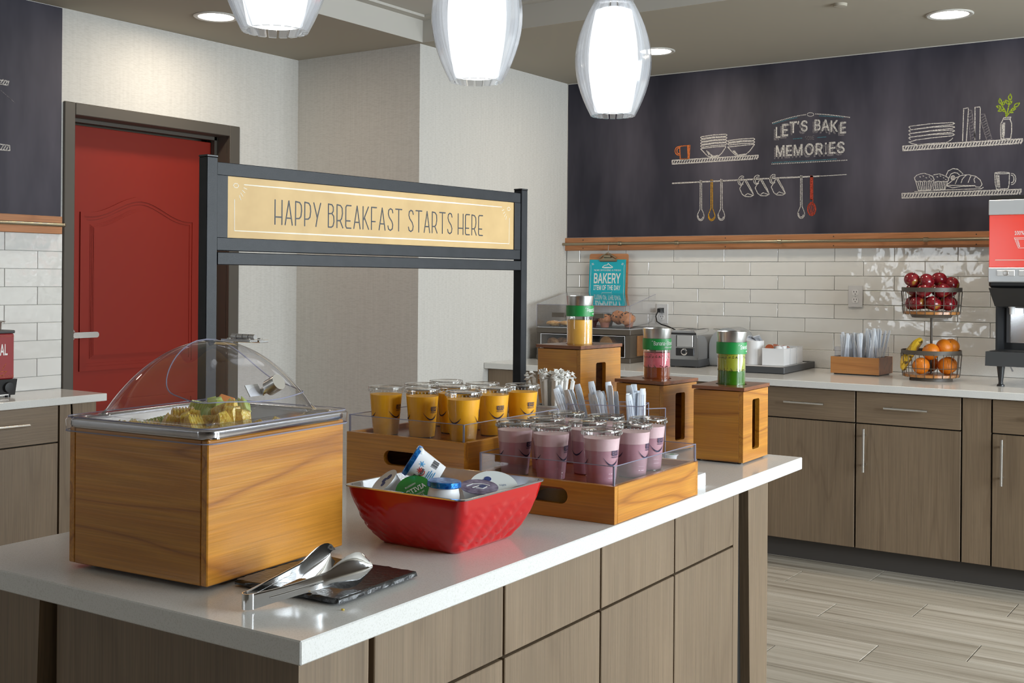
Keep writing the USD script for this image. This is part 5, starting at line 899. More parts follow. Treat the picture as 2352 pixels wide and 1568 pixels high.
K['print_blue'] = plain('printed_light_blue', (0.02, 0.30, 0.66), 0.45)
K['print_red'] = plain('printed_red', (0.60, 0.04, 0.03), 0.45)
K['print_white'] = plain('printed_white', (0.80, 0.80, 0.78), 0.5)
def flower(r, n=8): return unary_union([LineString([(0.25 * r * math.cos(a), 0.25 * r * math.sin(a)), (r * math.cos(a), r * math.sin(a))]).buffer(r * 0.13) for a in [2 * PI * i / n for i in range(n)]])
def tapered(rt, rb, h): return lathe([(0, 0), (rb, 0), (rb + (rt - rb) * 0.06, 0.002), (rt, h), (0, h)], 40)
def tilt_m(loc, axis, ang, spin=0.0): return mat4(loc, rot=axis_rot(np.asarray(axis) / np.linalg.norm(axis), ang) @ np.array(mat4(rz=spin)[:3, :3]))
def rnorm(p): return p
# standing cup with blue foil (front)
y1 = thing('yogurt_cup', 'upright white yogurt cup with crinkled blue foil lid at the front of the red bowl', 'yogurt', m=tilt_m((-1.158, 1.497, T + 0.064), FWD, 0.05, YAW))
part(y1, 'cup', lathe([(0, 0), (0.024, 0), (0.0262, 0.006), (0.0262, 0.030), (0.0235, 0.042), (0.0245, 0.046), (0, 0.046)], 40), K['cup_white'], 40)
part(y1, 'foil_lid', lathe([(0, 0.0525), (0.0255, 0.0525), (0.0275, 0.0515), (0.0282, 0.044), (0.0268, 0.0425), (0.025, 0.0455), (0, 0.0455)], 40), K['foil_blue'], 30)
c26 = lambda z: 0.0262
part(y1, 'printed_label', wrap(mv(ext(Polygon([(0, 0), (0.0105, 0), (0.0085, 0.011), (0, 0.011)]), 0.0003), -0.012, 0.010, 0), c26), K['print_blue'])
part(y1, 'printed_label', wrap(mv(cat_(ext(sbox(0.002, 0.003, 0.0068, 0.0085).difference(sbox(0.0033, 0.0052, 0.0056, 0.0073)), 0.0003)), -0.012, 0.010, 0.0007), c26), K['print_white'])
part(y1, 'printed_flower', wrap(mv(ext(flower(0.0055), 0.0003), 0.0115, 0.016, 0), c26), K['print_blue'])
# tilted cup lying on the heap
y2 = thing('yogurt_cup', 'white yogurt cup with torn blue foil lying tilted on top in the red bowl', 'yogurt',
           m=mat4((-1.209, 1.553, T + 0.108), rot=np.array(axis_rot(FWD, math.radians(-58))) @ np.array(mat4(rz=YAW)[:3, :3])))
R2 = lambda z: 0.021 + 0.005 * z / 0.052
part(y2, 'cup', lathe([(0, 0), (0.0208, 0), (0.021, 0.001), (0.026, 0.052), (0, 0.052)], 40), K['cup_white'], 40)
part(y2, 'foil_lid', lathe([(0, 0.0585), (0.026, 0.0585), (0.0282, 0.057), (0.0288, 0.050), (0.0268, 0.0495), (0, 0.052)], 40), K['foil_blue'], 30)
part(y2, 'torn_rim', mv(xf(blob(0.010, 2, 0.9, 0.5, 0.7, 0.0), rotz(0.3)), 0.020, -0.012, 0.050), K['lid_white'])
lab2 = cat_(*[mv(ext(sbox(0, 0, 0.018 - 0.003 * (k % 2), 0.0011), 0.0003), -0.011, 0.010 + 0.0032 * k, 0) for k in range(4)])
part(y2, 'printed_lines', wrap(lab2, R2), K['print_blue'])
part(y2, 'printed_barcode', wrap(cat_(*[mv(ext(sbox(0, 0, 0.0006 + 0.0004 * (k % 3), 0.011), 0.0003), 0.012 + 0.0022 * k * 0.8, 0.012, 0) for k in range(9)], *[mv(ext(sbox(0, 0, 0.0006 + 0.0004 * (k % 2), 0.009), 0.0003), -0.021 + 0.0016 * k, 0.031, 0) for k in range(5)]), R2), K['ink'])
part(y2, 'printed_flower', wrap(mv(ext(flower(0.005), 0.0003), -0.003, 0.034, 0), R2), K['print_red'])
part(y2, 'printed_arc', wrap(ext(strokes([[(-0.011, 0.030), (-0.008, 0.0265), (-0.004, 0.0255), (0.0, 0.027)]], 0.0012), 0.0003), R2), K['print_red'])
part(y2, 'printed_word', wrap(mv(text('Yoplait', 0.0042, 0.0003, True, 0.8), -0.0125, 0.0285, 0.0006), R2), K['ink'])
part(y2, 'printed_flower', wrap(mv(ext(flower(0.0045, 6), 0.0003), 0.008, 0.037, 0), R2), K['print_blue'])
# cups of which mostly the lids show
def lid_cup(label, m, lid_mat, r=0.030, h=0.034):
    y = thing('yogurt_cup', label, 'yogurt', m=m)
    part(y, 'cup', lathe([(0, -h), (r * 0.72, -h), (r * 0.74, -h + 0.002), (r * 0.93, -0.001), (r, -0.001), (r, 0.0), (0, 0.0)], 40), K['cup_white'], 40)
    part(y, 'lid', lathe([(0, 0.0002), (r * 1.03, 0.0002), (r * 1.03, 0.0012), (0, 0.0013)], 40), lid_mat, False)
    return y
def face(loc, n, spin=0.0):
    n = np.asarray(n, float); n /= np.linalg.norm(n); x = np.cross([0, 0, 1.0], n); x /= np.linalg.norm(x); yv = np.cross(n, x)
    R0 = np.stack([x, yv, n], 1) @ np.array(mat4(rz=spin)[:3, :3]); return mat4(loc, rot=R0)
tocam = -FWD
y3 = lid_cup('white-lidded yogurt cup with printed blueberries tilted at the left of the red bowl', face((-1.283, 1.497, T + 0.100), tocam * 0.35 - RGT * 0.75 + UPV * 0.9), K['lid_white'], 0.027)
part(y3, 'printed_berry', cat_(mv(ext(Point(0, 0).buffer(0.0058), 0.0003), 0.004, 0.012, 0.0014), mv(ext(Point(0, 0).buffer(0.0055), 0.0003), -0.002, 0.003, 0.0014), mv(ext(Point(0, 0).buffer(0.005), 0.0003), 0.006, -0.004, 0.0014)), K['berry'], False)
y4 = lid_cup('yogurt cup with bright green foil lid facing the camera in the red bowl', face((-1.218, 1.497, T + 0.092), tocam * 0.75 - RGT * 0.05 + UPV * 0.75, math.radians(35)), K['lid_green'], 0.030)
part(y4, 'printed_word', mv(text('ACTIVIA', 0.0088, 0.0003, True, 0.78, True), 0.001, 0.001, 0.0014), K['print_white'], False)
part(y4, 'printed_line', cat_(*[mv(text(s_, 0.0032, 0.0003, False, 0.8, True), 0, y_, 0.0014) for s_, y_ in (('LOWFAT YOGURT', -0.0095), ('PROBIOTICS', -0.0145), ('BLUEBERRY', 0.012))]), K['print_white'], False)
y5 = lid_cup('large white-lidded yogurt cup with a blueberry branch at the back of the red bowl', face((-1.135, 1.608, T + 0.093), tocam * 0.45 + RGT * 0.08 + UPV * 0.85), K['lid_white'], 0.040, 0.018)
for bxy in ((-0.014, 0.012), (-0.020, 0.004), (-0.008, 0.019), (-0.026, -0.003)):
    b_ = part(y5, 'printed_berry', mv(ext(Point(0, 0).buffer(0.0062), 0.0004), bxy[0], bxy[1], 0.0014), K['berry'], False)
part(y5, 'printed_mark', cat_(mv(text('Light', 0.004, 0.0003, False, 0.9), 0.010, 0.0, 0.0014)), K['wrap_line'], False)
y6 = lid_cup('yogurt cup with a purple and white foil lid at the right of the red bowl', face((-1.128, 1.556, T + 0.100), tocam * 0.20 + RGT * 0.06 + UPV * 0.97), K['lid_purple'], 0.031, 0.022)
part(y6, 'printed_swirl', ext(strokes([[(-0.02, 0.004), (-0.008, 0.012), (0.008, 0.010), (0.018, 0.002)], [(-0.012, -0.004), (0.0, 0.003), (0.012, -0.003), (0.004, -0.010), (-0.006, -0.006)]], 0.0022), 0.0004, 0.0014), K['print_white'], False)
part(y6, 'printed_berry', mv(ext(Point(0, 0).buffer(0.006), 0.0004), 0.006, 0.0, 0.0014), K['berry'], False)

# ================================================================== WOODEN TRAYS WITH CLEAR RIMS
def wood_tray(label, m, w, dpt, h, fz):
    t = thing('wooden_tray', label, 'tray', m=m); th = 0.012
    slot = affinity.translate(rrect(0.105, 0.030, 0.0148, 8), w / 2, h * 0.60)
    for y, n_ in ((0.0, 1), (dpt - th, -1)):
        pl = ext(sbox(0.0006, 0.0005, w - 0.0006, h).difference(slot), th)
        part(t, 'end_panel', mv(xf(pl, TO_XZ), 0, y + th, 0), K['honey_x'], False)
        tr = strokes([list(slot.exterior.coords)], 0.0022)
    for x in (0.0, w - th):
        part(t, 'side_panel', bx(x, x + th, th, dpt - th, 0.0005, h, 0.0008), K['honey_y'], False)
    part(t, 'floor_panel', bx(th, w - th, th, dpt - th, fz - 0.007, fz), K['lid_wood'], False)
    a = 0.004; k = 0.0022; ah = h + 0.036
    for q_ in (bx(a, w - a, a, a + k, fz + 0.001, ah), bx(a, w - a, dpt - a - k, dpt - a, fz + 0.001, ah), bx(a, a + k, a + k, dpt - a - k, fz + 0.001, ah), bx(w - a - k, w - a, a + k, dpt - a - k, fz + 0.001, ah)):
        q_ = q_
    zz = h + 0.0005
    for q_ in (bx(a, w - a, a, a + k, zz, ah), bx(a, w - a, dpt - a - k, dpt - a, zz, ah), bx(a, a + k, a + k, dpt - a - k, zz, ah), bx(w - a - k, w - a, a + k, dpt - a - k, zz, ah)):
        part(t, 'clear_rim', q_, K['acrylic'], False)
    for x in (a + 0.001, w - a - 0.001):
        for y in (a + 0.001, dpt - a - 0.001): part(t, 'rim_corner', bx(x - 0.0016, x + 0.0016, y - 0.0016, y + 0.0016, zz, ah), K['acrylic_edge'], False)
    ring = [(a, a, ah), (w - a, a, ah), (w - a, dpt - a, ah), (a, dpt - a, ah), (a, a, ah)]
    part(t, 'rim_top_edge', cat_(*[tube([p0, p1], 0.0009, 6) for p0, p1 in zip(ring[:-1], ring[1:])]), K['acrylic_edge'], False)
    return t
T1M = mat4((-1.702, 1.862, T), math.radians(1.0))
T2M = mat4((-1.337, 1.837, T), math.radians(1.6))
T1H, T1F, T2H, T2F = 0.115, 0.104, 0.069, 0.058
wood_tray('taller honey-wood tray with clear rim holding the orange smoothie cups', T1M, 0.311, 0.375, T1H, T1F)
wood_tray('lower honey-wood tray with clear rim holding the pink smoothie cups, at the counter edge', T2M, 0.303, 0.370, T2H, T2F)

# smoothie cups
CHH = 0.100
def cup_r(z): return 0.0275 + (0.0365 - 0.0275) * z / CHH
def smoothie_cup(label, group, m, layers):
    c = thing('smoothie_cup', label, 'smoothie cup', m=m, group=group)
    prof = [(0, 0.0015), (0.0258, 0.0015), (0.0262, 0.0), (0.0272, 0.0), (cup_r(0.006), 0.006), (cup_r(0.014), 0.014), (cup_r(0.0145) + 0.0006, 0.0150), (cup_r(0.016), 0.016), (cup_r(0.022), 0.022), (cup_r(0.0225) + 0.0006, 0.023), (cup_r(0.024), 0.024), (cup_r(CHH), CHH)]
    part(c, 'cup', lathe(prof, 40), K['cup_clear'], 35)
    for nm, mt, z0, z1 in layers:
        o = 0.0009
        top = [(cup_r(z1) - o, z1), (0, z1 - 0.0005)]
        part(c, nm, lathe([(0, z0), (cup_r(z0) - o, z0)] + [(cup_r(z0 + (z1 - z0) * t) - o, z0 + (z1 - z0) * t) for t in (0.25, 0.5, 0.75)] + top, 40), K[mt], 40)
    lp = [(0.0370, CHH - 0.006), (0.0385, CHH - 0.0055), (0.0388, CHH + 0.0025), (0.0378, CHH + 0.0045), (0.0350, CHH + 0.0040), (0.0335, CHH + 0.0010), (0.0325, CHH + 0.0012), (0.028, CHH + 0.0030), (0.014, CHH + 0.0048), (0.012, CHH + 0.0040), (0, CHH + 0.0038)]
    l = part(c, 'lid', lathe(lp, 44), K['lid_clear'], 30)
    part(l, 'lid_rim', lathe([(0.0378 + 0.0009 * math.cos(a), CHH + 0.0040 + 0.0009 * math.sin(a)) for a in np.linspace(0, 2 * PI, 7)[:-1]], 40, close=True), K['lid_edge'], 60)
    part(l, 'lid_notch', cat_(*[mv(bx(-0.0008, 0.0008, -0.0006, 0.0006, 0, 0.003), 0.0389 * math.cos(a), 0.0389 * math.sin(a), CHH - 0.004) for a in np.linspace(0, 2 * PI, 33)[:-1]]), K['lid_edge'], False)
    # printed badge and smiles (three smiles round the cup)
    badge = strokes([[(-0.0085, 0.0045), (-0.0085, -0.0018), (-0.0065, -0.0045), (0.0065, -0.0045), (0.0085, -0.0018), (0.0085, 0.0045), (-0.0085, 0.0045)]], 0.0009)
    eco = strokes([[(-0.0028, 0.0030), (-0.0068, 0.0030), (-0.0068, -0.0028), (-0.0028, -0.0028)], [(-0.0068, 0.0001), (-0.0032, 0.0001)], [(0.0014, 0.0028), (-0.0010, 0.0028), (-0.0020, 0.0), (-0.0010, -0.0028), (0.0014, -0.0028)],
                   [(0.0030, 0.0028), (0.0056, 0.0028), (0.0066, 0.0), (0.0056, -0.0028), (0.0030, -0.0028), (0.0020, 0.0), (0.0030, 0.0028)]], 0.0014, cap=2)
    for th in (0.0, 2 * PI / 3, 4 * PI / 3):
        full = abs(th) < 0.01
        bits = []
        if full:
            bits.append(mv(ext(unary_union([badge, eco]), 0.0002), 0.010, 0.062, 0))
            bits.append(mv(text('PRODUCTS', 0.0026, 0.0002, True, 0.9, True), 0.010, 0.0545, 0))
        n = 16; up = []; dn = []
        for i in range(n + 1):
            t = i / n; x = -0.016 + 0.036 * t; y = 0.056 - 0.0175 * math.sin(PI * min(1, t * 0.86 + 0.02)) ** 0.9 + 0.002 * t
            w_ = 0.0016 * math.sin(PI * t) ** 0.7 * (0.5 + t * 0.6)
            up.append((x, y + w_)); dn.append((x, y - w_))
        bits.append(ext(Polygon(up + dn[::-1]).buffer(0.00015), 0.0002))
        part(c, 'printed_logo' if full else 'printed_smile', xf(wrap(cat_(*bits), cup_r, 0.0004), rotz(th)), K['navy_ink'], 40)
    return c
K['lid_edge'] = MAT('lid_edge', {'t': ('transparent_bsdf', {'color': (0.75, 0.73, 0.70)}), 'p': ('principled_bsdf', {'base_color': (0.55, 0.53, 0.50), 'roughness': 0.15}), 'm': ('mix_closure', {'fac': 0.5})}, [('t.BSDF', 'm.closure1'), ('p.BSDF', 'm.closure2')], surface='m.closure')
def grid_label(color, row, col): return '%s smoothie in a clear lidded cup, %s row, %s' % (color, row, col)
OR = [('front row, leftmost', -1.659, 1.940, 81), ('front row, second from left', -1.571, 1.957, 70), ('front row, rightmost near the tray corner', -1.462, 1.959, 112), ('middle row, right side by the clear rim', -1.469, 2.076, 48),
      ('back row, right end beside the straws', -1.458, 2.174, 54), ('middle row, left side, mostly hidden', -1.640, 2.040, 75), ('back row, left end, only its lid showing', -1.650, 2.143, 30), ('middle row, centre, mostly hidden', -1.560, 2.052, 95), ('back row, centre, only its lid showing', -1.548, 2.146, 25)]
PK = [('front row, left end above the bowl rim', -1.296, 1.908, 75), ('front row, second from left', -1.208, 1.903, 79), ('front row, nearest, at the tray corner', -1.101, 1.912, 64), ('middle row, right side', -1.098, 2.028, 78),
      ('back row, right end by the smoothie stands', -1.115, 2.126, 62), ('middle row, left side', -1.281, 1.998, 55), ('back row, left end', -1.300, 2.108, 95), ('middle row, centre', -1.186, 2.004, 98), ('back row, centre', -1.204, 2.108, 40)]
for color, rows, zb, lays, grp in (('orange', OR, T + T1F, [('drink', 'orange_juice', 0.0022, 0.088)], 'orange smoothie cups on the taller tray'),
                                   ('pink', PK, T + T2F, [('drink', 'pink_yog', 0.0022, 0.066), ('foam', 'pink_foam', 0.0662, 0.089)], 'pink smoothie cups on the lower tray')):
    src = None
    for lab, x, y, a in rows:
        m = mat4((x, y, zb), math.radians(a)); L_ = '%s smoothie in a clear lidded cup, %s' % (color, lab)
        if src is None: src = smoothie_cup(L_, grp, m, lays)
        else: copy(src, L_, 'smoothie cup', m=m, group=grp)

# ================================================================== SIGN ON TWO POSTS
P1, P2 = np.array([-1.718, 1.490, T]), np.array([-1.655, 2.432, T])
sd = P2 - P1; SLn = np.linalg.norm(sd); sa = math.atan2(sd[1], sd[0])
SM = mat4(P1, sa)                # local x along the sign, -y towards the camera side (right of the island)
sg = thing('banner_stand', 'black metal frame sign reading happy breakfast starts here, standing on the island', 'sign', m=SM)
pw = 0.0125
ztop = 1.498 - T
for x in (0.0, SLn + 0.02):
    p_ = part(sg, 'post', bx(x - pw, x + pw, -pw, pw, 0.003, ztop, 0.0012), K['black_metal'], False)
    part(p_, 'post_cap', bx(x - pw - 0.0006, x + pw + 0.0006, -pw - 0.0006, pw + 0.0006, ztop, ztop + 0.004, 0.001), K['black_plastic'], False)
    part(sg, 'base_foot', bx(x - 0.016, x + 0.016, -0.03, 0.03, 0, 0.003, 0.0008), K['black_metal'], False)
L0, L1 = pw + 0.0005, SLn + 0.02 - pw - 0.0005
zb0, zb1 = 1.322 - T, 1.490 - T
bd = 0.025
part(sg, 'frame_panel', cat_(bx(L0, L1, -0.010, 0.010, zb0, zb0 + bd, 0.001), bx(L0, L1, -0.010, 0.010, zb1 - bd, zb1, 0.001), bx(L0, L0 + bd, -0.010, 0.010, zb0 + bd, zb1 - bd), bx(L1 - bd, L1, -0.010, 0.010, zb0 + bd, zb1 - bd), bx(L0 + bd, L1 - bd, 0.004, 0.0095, zb0 + bd, zb1 - bd)), K['black_metal'], False)
part(sg, 'cross_bar', bx(L0, L1, -pw, pw, 1.295 - T, 1.319 - T, 0.0012), K['black_metal'], False)
pa, pb, qa, qb = L0 + bd, L1 - bd, zb0 + bd, zb1 - bd
pp = part(sg, 'poster', bx(pa, pb, -0.0075, 0.004, qa, qb), K['poster'], False)
def on_sign(poly, d=0.0003): return mv(xf(ext(poly, d), TO_XZ), 0, -0.0075, 0)
FONT = {'H': (.40, [[(0, 0), (0, 1)], [(.4, 0), (.4, 1)], [(0, .30), (.4, .30)]]), 'A': (.42, [[(0, 0), (.21, 1), (.42, 0)], [(.07, .28), (.36, .28)]]),
        'P': (.36, [[(0, 0), (0, 1), (.24, .97), (.34, .85), (.36, .62), (.32, .38), (.22, .29), (0, .28)]]), 'Y': (.42, [[(0, 1), (.22, .36)], [(.42, 1), (.22, .36), (.14, 0)]]),
        'B': (.36, [[(0, 0), (0, 1), (.22, .98), (.31, .88), (.31, .70), (.22, .60), (0, .58)], [(.22, .60), (.34, .48), (.36, .25), (.30, .06), (.2, 0), (0, 0)]]),
        'R': (.38, [[(0, 0), (0, 1), (.22, .97), (.33, .86), (.35, .62), (.30, .40), (.2, .31), (0, .30)], [(.2, .31), (.38, 0)]]),
        'E': (.34, [[(.34, 1), (.06, 1), (0, .92), (0, .08), (.06, 0), (.34, 0)], [(0, .32), (.28, .32)]]), 'K': (.38, [[(0, 0), (0, 1)], [(.36, 1), (.04, .42)], [(.10, .50), (.38, 0)]]),
        'F': (.34, [[(0, 0), (0, 1), (.34, 1)], [(0, .36), (.26, .36)]]), 'S': (.36, [[(.35, .82), (.30, .96), (.18, 1), (.06, .93), (.03, .76), (.10, .60), (.28, .42), (.35, .26), (.32, .08), (.18, 0), (.05, .06), (.01, .2)]]),
        'T': (.44, [[(0, 1), (.44, 1)], [(.22, 1), (.22, 0)]])}
def hand(s, x0, x1, z, h):
    adv = []; x = 0.0
    for ch in s:
        if ch == ' ': x += 0.30; continue
        adv.append((ch, x)); x += FONT[ch][0] + 0.19
    x -= 0.19; k = (x1 - x0) / x; out = []
    for ch, a in adv:
        for l in FONT[ch][1]: out.append([(x0 + (a + p[0]) * k, z + p[1] * h) for p in l])
    return out
pl_ = pb - pa
part(sg, 'lettering', on_sign(strokes(hand('HAPPY BREAKFAST STARTS HERE', pa + 0.133 * pl_, pa + 0.862 * pl_, qa + 0.031, 0.048), 0.0028)), K['ink'], False)
zi0, zi1 = qa + 0.014, qb - 0.014; xi0, xi1 = pa + 0.018, pb - 0.018
def ragged(a, b, w0, w1, n=40):
    up = []; dn = []
    for i in range(n + 1):
        t = i / n; x = a[0] + (b[0] - a[0]) * t; z = a[1] + (b[1] - a[1]) * t; w = w0 + (w1 - w0) * math.sin(PI * t)
        up.append((x, z + w * R_.uniform(0.7, 1.0))); dn.append((x, z - w * R_.uniform(0.7, 1.0)))
    return Polygon(up + dn[::-1]).buffer(0)
rg = [ragged((xi0 + 0.022, zi1), (xi1 - 0.03, zi1), 0.0010, 0.0022), ragged((xi0, zi0), (xi1, zi0), 0.0009, 0.0018), strokes([[(xi0, zi0), (xi0, zi1 - 0.03)], [(xi1, zi0), (xi1, zi1 - 0.026)]], 0.0013)]
for x, s in ((xi0 + 0.003, 1), (xi1 - 0.003, -1)):
    ring = [(x + 0.0065 * math.cos(a), zi1 - 0.003 + 0.0045 * math.sin(a)) for a in np.linspace(0, 2 * PI, 7)]
    rg.append(strokes([ring] + [[(x + s * (0.008 + 0.0035 * k), zi1 - 0.0215 + 0.0052 * k), (x + s * (0.012 + 0.0048 * k), zi1 - 0.030 + 0.0055 * k + 0.0035 * k * 0.5)] for k in range(4)], 0.0011))
part(sg, 'printed_border', on_sign(unary_union(rg)), K['cream_ink'], False)
# ================================================================== SMOOTHIE STANDS AND BOTTLES
def stand(label, m, w, d, h):
    """box of four panels with a tall slot in the right side; brown lid with a round hole that lets the bottle down into the box"""
    s = thing('smoothie_stand', label, 'wooden stand', m=m); th = 0.011; fz = 0.004
    slot = affinity.translate(rrect(0.048, h * 0.70 if h < 0.22 else 0.155, 0.006), d / 2, (h * 0.52) if h < 0.22 else h - 0.115)
    pl = ext(sbox(0, fz, d, h).difference(slot), th)
    part(s, 'front_panel', bx(0.0005, w - th, 0, th, fz, h, 0.001), K['honey_x'], False)
    part(s, 'back_panel', bx(0.0005, w - th, d - th, d, fz, h, 0.001), K['honey_x'], False)
    part(s, 'slotted_panel', mv(xf(pl, TO_YZ), w - th, 0, 0), K['honey_y'], False)
    sl_ = ext(sbox(0, fz, d - 2 * th, h).difference(affinity.translate(slot, -th, 0)), th)
    part(s, 'slotted_panel', mv(xf(sl_, TO_YZ), 0.0008, th, 0), K['honey_y'], False)
    part(s, 'floor_panel', bx(th + 0.001, w - th - 0.001, th + 0.001, d - th - 0.001, fz, fz + 0.006), K['inside_wood'], False)
    hole = Point(w / 2, d / 2).buffer(0.0385, quad_segs=12)
    lid = ext(sbox(-0.003, -0.003, w + 0.003, d + 0.003).difference(hole), 0.0085)
    part(s, 'lid', mv(lid, 0, 0, h + 0.002), K['lid_wood'], False)
    part(s, 'lid_lining', mv(ext(sbox(th + 0.0005, th + 0.0005, w - th - 0.0005, d - th - 0.0005).difference(hole), 0.006), 0, 0, h - 0.0042), K['inside_wood'], False)
    for x in (0.012, w - 0.012):
        for y in (0.012, d - 0.012): part(s, 'foot', mv(lathe([(0, 0), (0.006, 0), (0.006, fz), (0, fz)], 10), x, y, 0), K['black_plastic'])
    return s
def bottle(label, m, drop, layers, words, sub, spin, specks=False):
    """tall bottle, its lower part inside the stand; z = 0 at the top of the stand's lid; drop = how far it reaches down"""
    b = thing('smoothie_bottle', label, 'bottle', m=m); r = 0.0355
    k = 0.132
    part(b, 'glass', lathe([(0, -drop), (r - 0.003, -drop), (r, -drop + 0.003), (r, k - 0.050), (r - 0.001, k - 0.046), (r - 0.001, k - 0.028)], 44), K['glass'], 35)
    for nm, mt, z0, z1 in layers:
        part(b, nm, lathe([(0, z0), (r - 0.0016, z0), (r - 0.0016, z1), (0, z1 + 0.0004)], 44), K[mt], 35)
    if specks:
        q_ = random.Random(9)
        part(b, 'specks', cat_(*[mv(blob(q_.uniform(0.0006, 0.0013), 0), (r - 0.0014) * math.cos(a), (r - 0.0014) * math.sin(a), z) for a, z in [(q_.uniform(-PI, 0.2), zz + abs(q_.gauss(0, 0.0035))) for zz in specks for _ in range(60)]]), K['seed'], False)
    part(b, 'sleeve', lathe([(r + 0.0005, k - 0.056), (r + 0.0022, k - 0.0555), (r + 0.0026, k - 0.041), (r + 0.0022, k - 0.0270), (r + 0.0005, k - 0.0265)], 44, close=True), K['green_band'], 40)
    part(b, 'steel_cap', lathe([(r - 0.002, k - 0.0262), (r - 0.0005, k - 0.0262), (r + 0.0005, k - 0.020), (r + 0.0026, k - 0.001), (r + 0.0022, k), (r + 0.0010, k), (r - 0.0015, k - 0.020), (0, k - 0.021), (0, k - 0.0262)], 44), K['steel'], 40)
    rr = lambda z: r + 0.0025
    t1 = text(words, 0.0105, 0.0003, False, 0.62); t2 = text(sub, 0.0036, 0.0003, False, 0.75)
    g = cat_(mv(t1, 0, k - 0.0435, 0), mv(t2, t1.bounds[1][0] * 0.35, k - 0.0510, 0), mv(ext(strokes([[(0, 0), (0.0016, 0.003)], [(0.0014, 0.001), (0.003, 0.0022)]], 0.0006), 0.0003), -0.0045, k - 0.0345, 0))
    part(b, 'sleeve_lettering', xf(wrap(g, rr, 0.0002, 0.004), rotz(spin)), K['print_white'], False)
    return b
S3 = mat4((-1.256, 2.634, T), math.radians(2.2)); S2 = mat4((-1.498, 2.676, T), math.radians(-4.5)); S1 = mat4((-1.733, 2.657, T), math.radians(-3.0))
stand('wooden smoothie stand at the far right end of the island, under the green bottle', S3, 0.130, 0.172, 0.176)
stand('middle wooden smoothie stand, under the red and pink bottle', S2, 0.144, 0.168, 0.176)
stand('tallest wooden smoothie stand, at left behind the straws, under the peach bottle', S1, 0.141, 0.200, 0.258)
def on_stand(Sm, w, d, h): return Sm @ mat4((w / 2, d / 2, h + 0.0105))
# text starts right of the middle seen from the camera; spin turns the word's start round the bottle
bottle('bottle of peach smoothie with green sleeve and steel cap on the tallest wooden stand', on_stand(S1, 0.141, 0.200, 0.258), 0.09, [('drink', 'peach', -0.088, 0.066)], 'Peach Mango', 'PREMIUM SMOOTHIE', math.radians(64))
bottle('bottle of layered pink and red smoothie with green sleeve on the middle wooden stand', on_stand(S2, 0.144, 0.168, 0.176), 0.09, [('juice', 'straw_low', -0.088, 0.030), ('foam', 'straw_top', 0.0302, 0.068)], 'Banana-Strawberry', 'PREMIUM SMOOTHIE', math.radians(18), [0.030, 0.056])
bottle('bottle of two-tone green smoothie with green sleeve on the rightmost wooden stand', on_stand(S3, 0.130, 0.172, 0.176), 0.09, [('juice', 'green_low', -0.088, 0.034), ('foam', 'green_top', 0.0342, 0.080)], 'Sweet Greens', 'PREMIUM SMOOTHIE', math.radians(55), [0.034, 0.066])

# ================================================================== STRAWS
SC = np.array([-1.535, 2.427, T])
sc = thing('straw_cup', 'pale grey plastic cup full of paper-wrapped straws behind the orange smoothies', 'cup', SC)
part(sc, 'cup', lathe([(0, 0), (0.032, 0), (0.034, 0.002), (0.0402, 0.135), (0.0398, 0.137), (0.0385, 0.136), (0.0325, 0.006), (0, 0.005)], 40), K['cup_grey'], 35)
part(sc, 'rim_band', lathe([(0.0396, 0.118), (0.0409, 0.119), (0.0414, 0.136), (0.0402, 0.1365)], 40), K['cup_grey'], 35)
q = random.Random(21)
def paper_straw():
    n = 12; pts = [(0, 0, 0.190 * i / (n - 1)) for i in range(n)]
    body = tube(pts, 0.0050, 8, flat=0.8)
    cr = []
    for i in range(7):
        a = q.uniform(0, 6.28); rad = q.uniform(0.001, 0.004)
        c = np.array([rad * math.cos(a), rad * math.sin(a), 0.189 + 0.0030 * i])
        p3 = [c + np.array([q.gauss(0, 0.0038), q.gauss(0, 0.0038), q.gauss(0, 0.0026)]) for _ in range(6)]
        cr.append(hull(p3))
    return body, cat_(*cr)
protos = []
straw_spots = []
for i in range(34):
    a = i * 2.39996; rr = 0.030 * math.sqrt((i + 0.5) / 34); straw_spots.append((rr * math.cos(a), rr * math.sin(a)))
STG = 'paper-wrapped straws in the pale grey cup'
STL = 'white paper-wrapped straw with a crumpled tip standing in the pale grey cup'
def lean(base, top_dir, spin):
    n = np.asarray(top_dir, float); n /= np.linalg.norm(n); z = np.array([0, 0, 1.0]); ax = np.cross(z, n); s = np.linalg.norm(ax)
    R0 = axis_rot(ax / s, math.asin(min(1, s))) if s > 1e-6 else np.eye(3)
    return mat4(base, rot=R0 @ np.array(mat4(rz=spin)[:3, :3]))
src = [None] * 4
for i, (x, y) in enumerate(straw_spots):
    k = i % 4
    ld = np.array([x * 0.55 / 0.21 * 1.5 + q.gauss(0, 0.03), y * 0.55 / 0.21 * 1.5 + q.gauss(0, 0.03), 1.0]) + RGT * (0.035 if i % 3 else -0.04)
    b_ = SC + np.array([x * 0.62, y * 0.62, 0.007 + q.uniform(0, 0.008)])
    m = lean(b_, ld, q.uniform(0, 6.28))
    if src[k] is None:
        src[k] = thing('paper_straw', STL, 'straw', m=m, group=STG); w_, c_ = paper_straw()
        part(src[k], 'wrapper', w_, K['paper'], 40); part(src[k], 'crumpled_tip', c_, K['paper'], False)
    else: copy(src[k], STL, 'straw', m=m, group=STG)
m = lean(SC + np.array([-0.004, -0.006, 0.012]), -RGT * 0.30 + np.array([0, 0, 1.0]), 1.0)
copy(src[1], 'paper-wrapped straw leaning far out over the left side of the pale grey cup', 'straw', m=m)

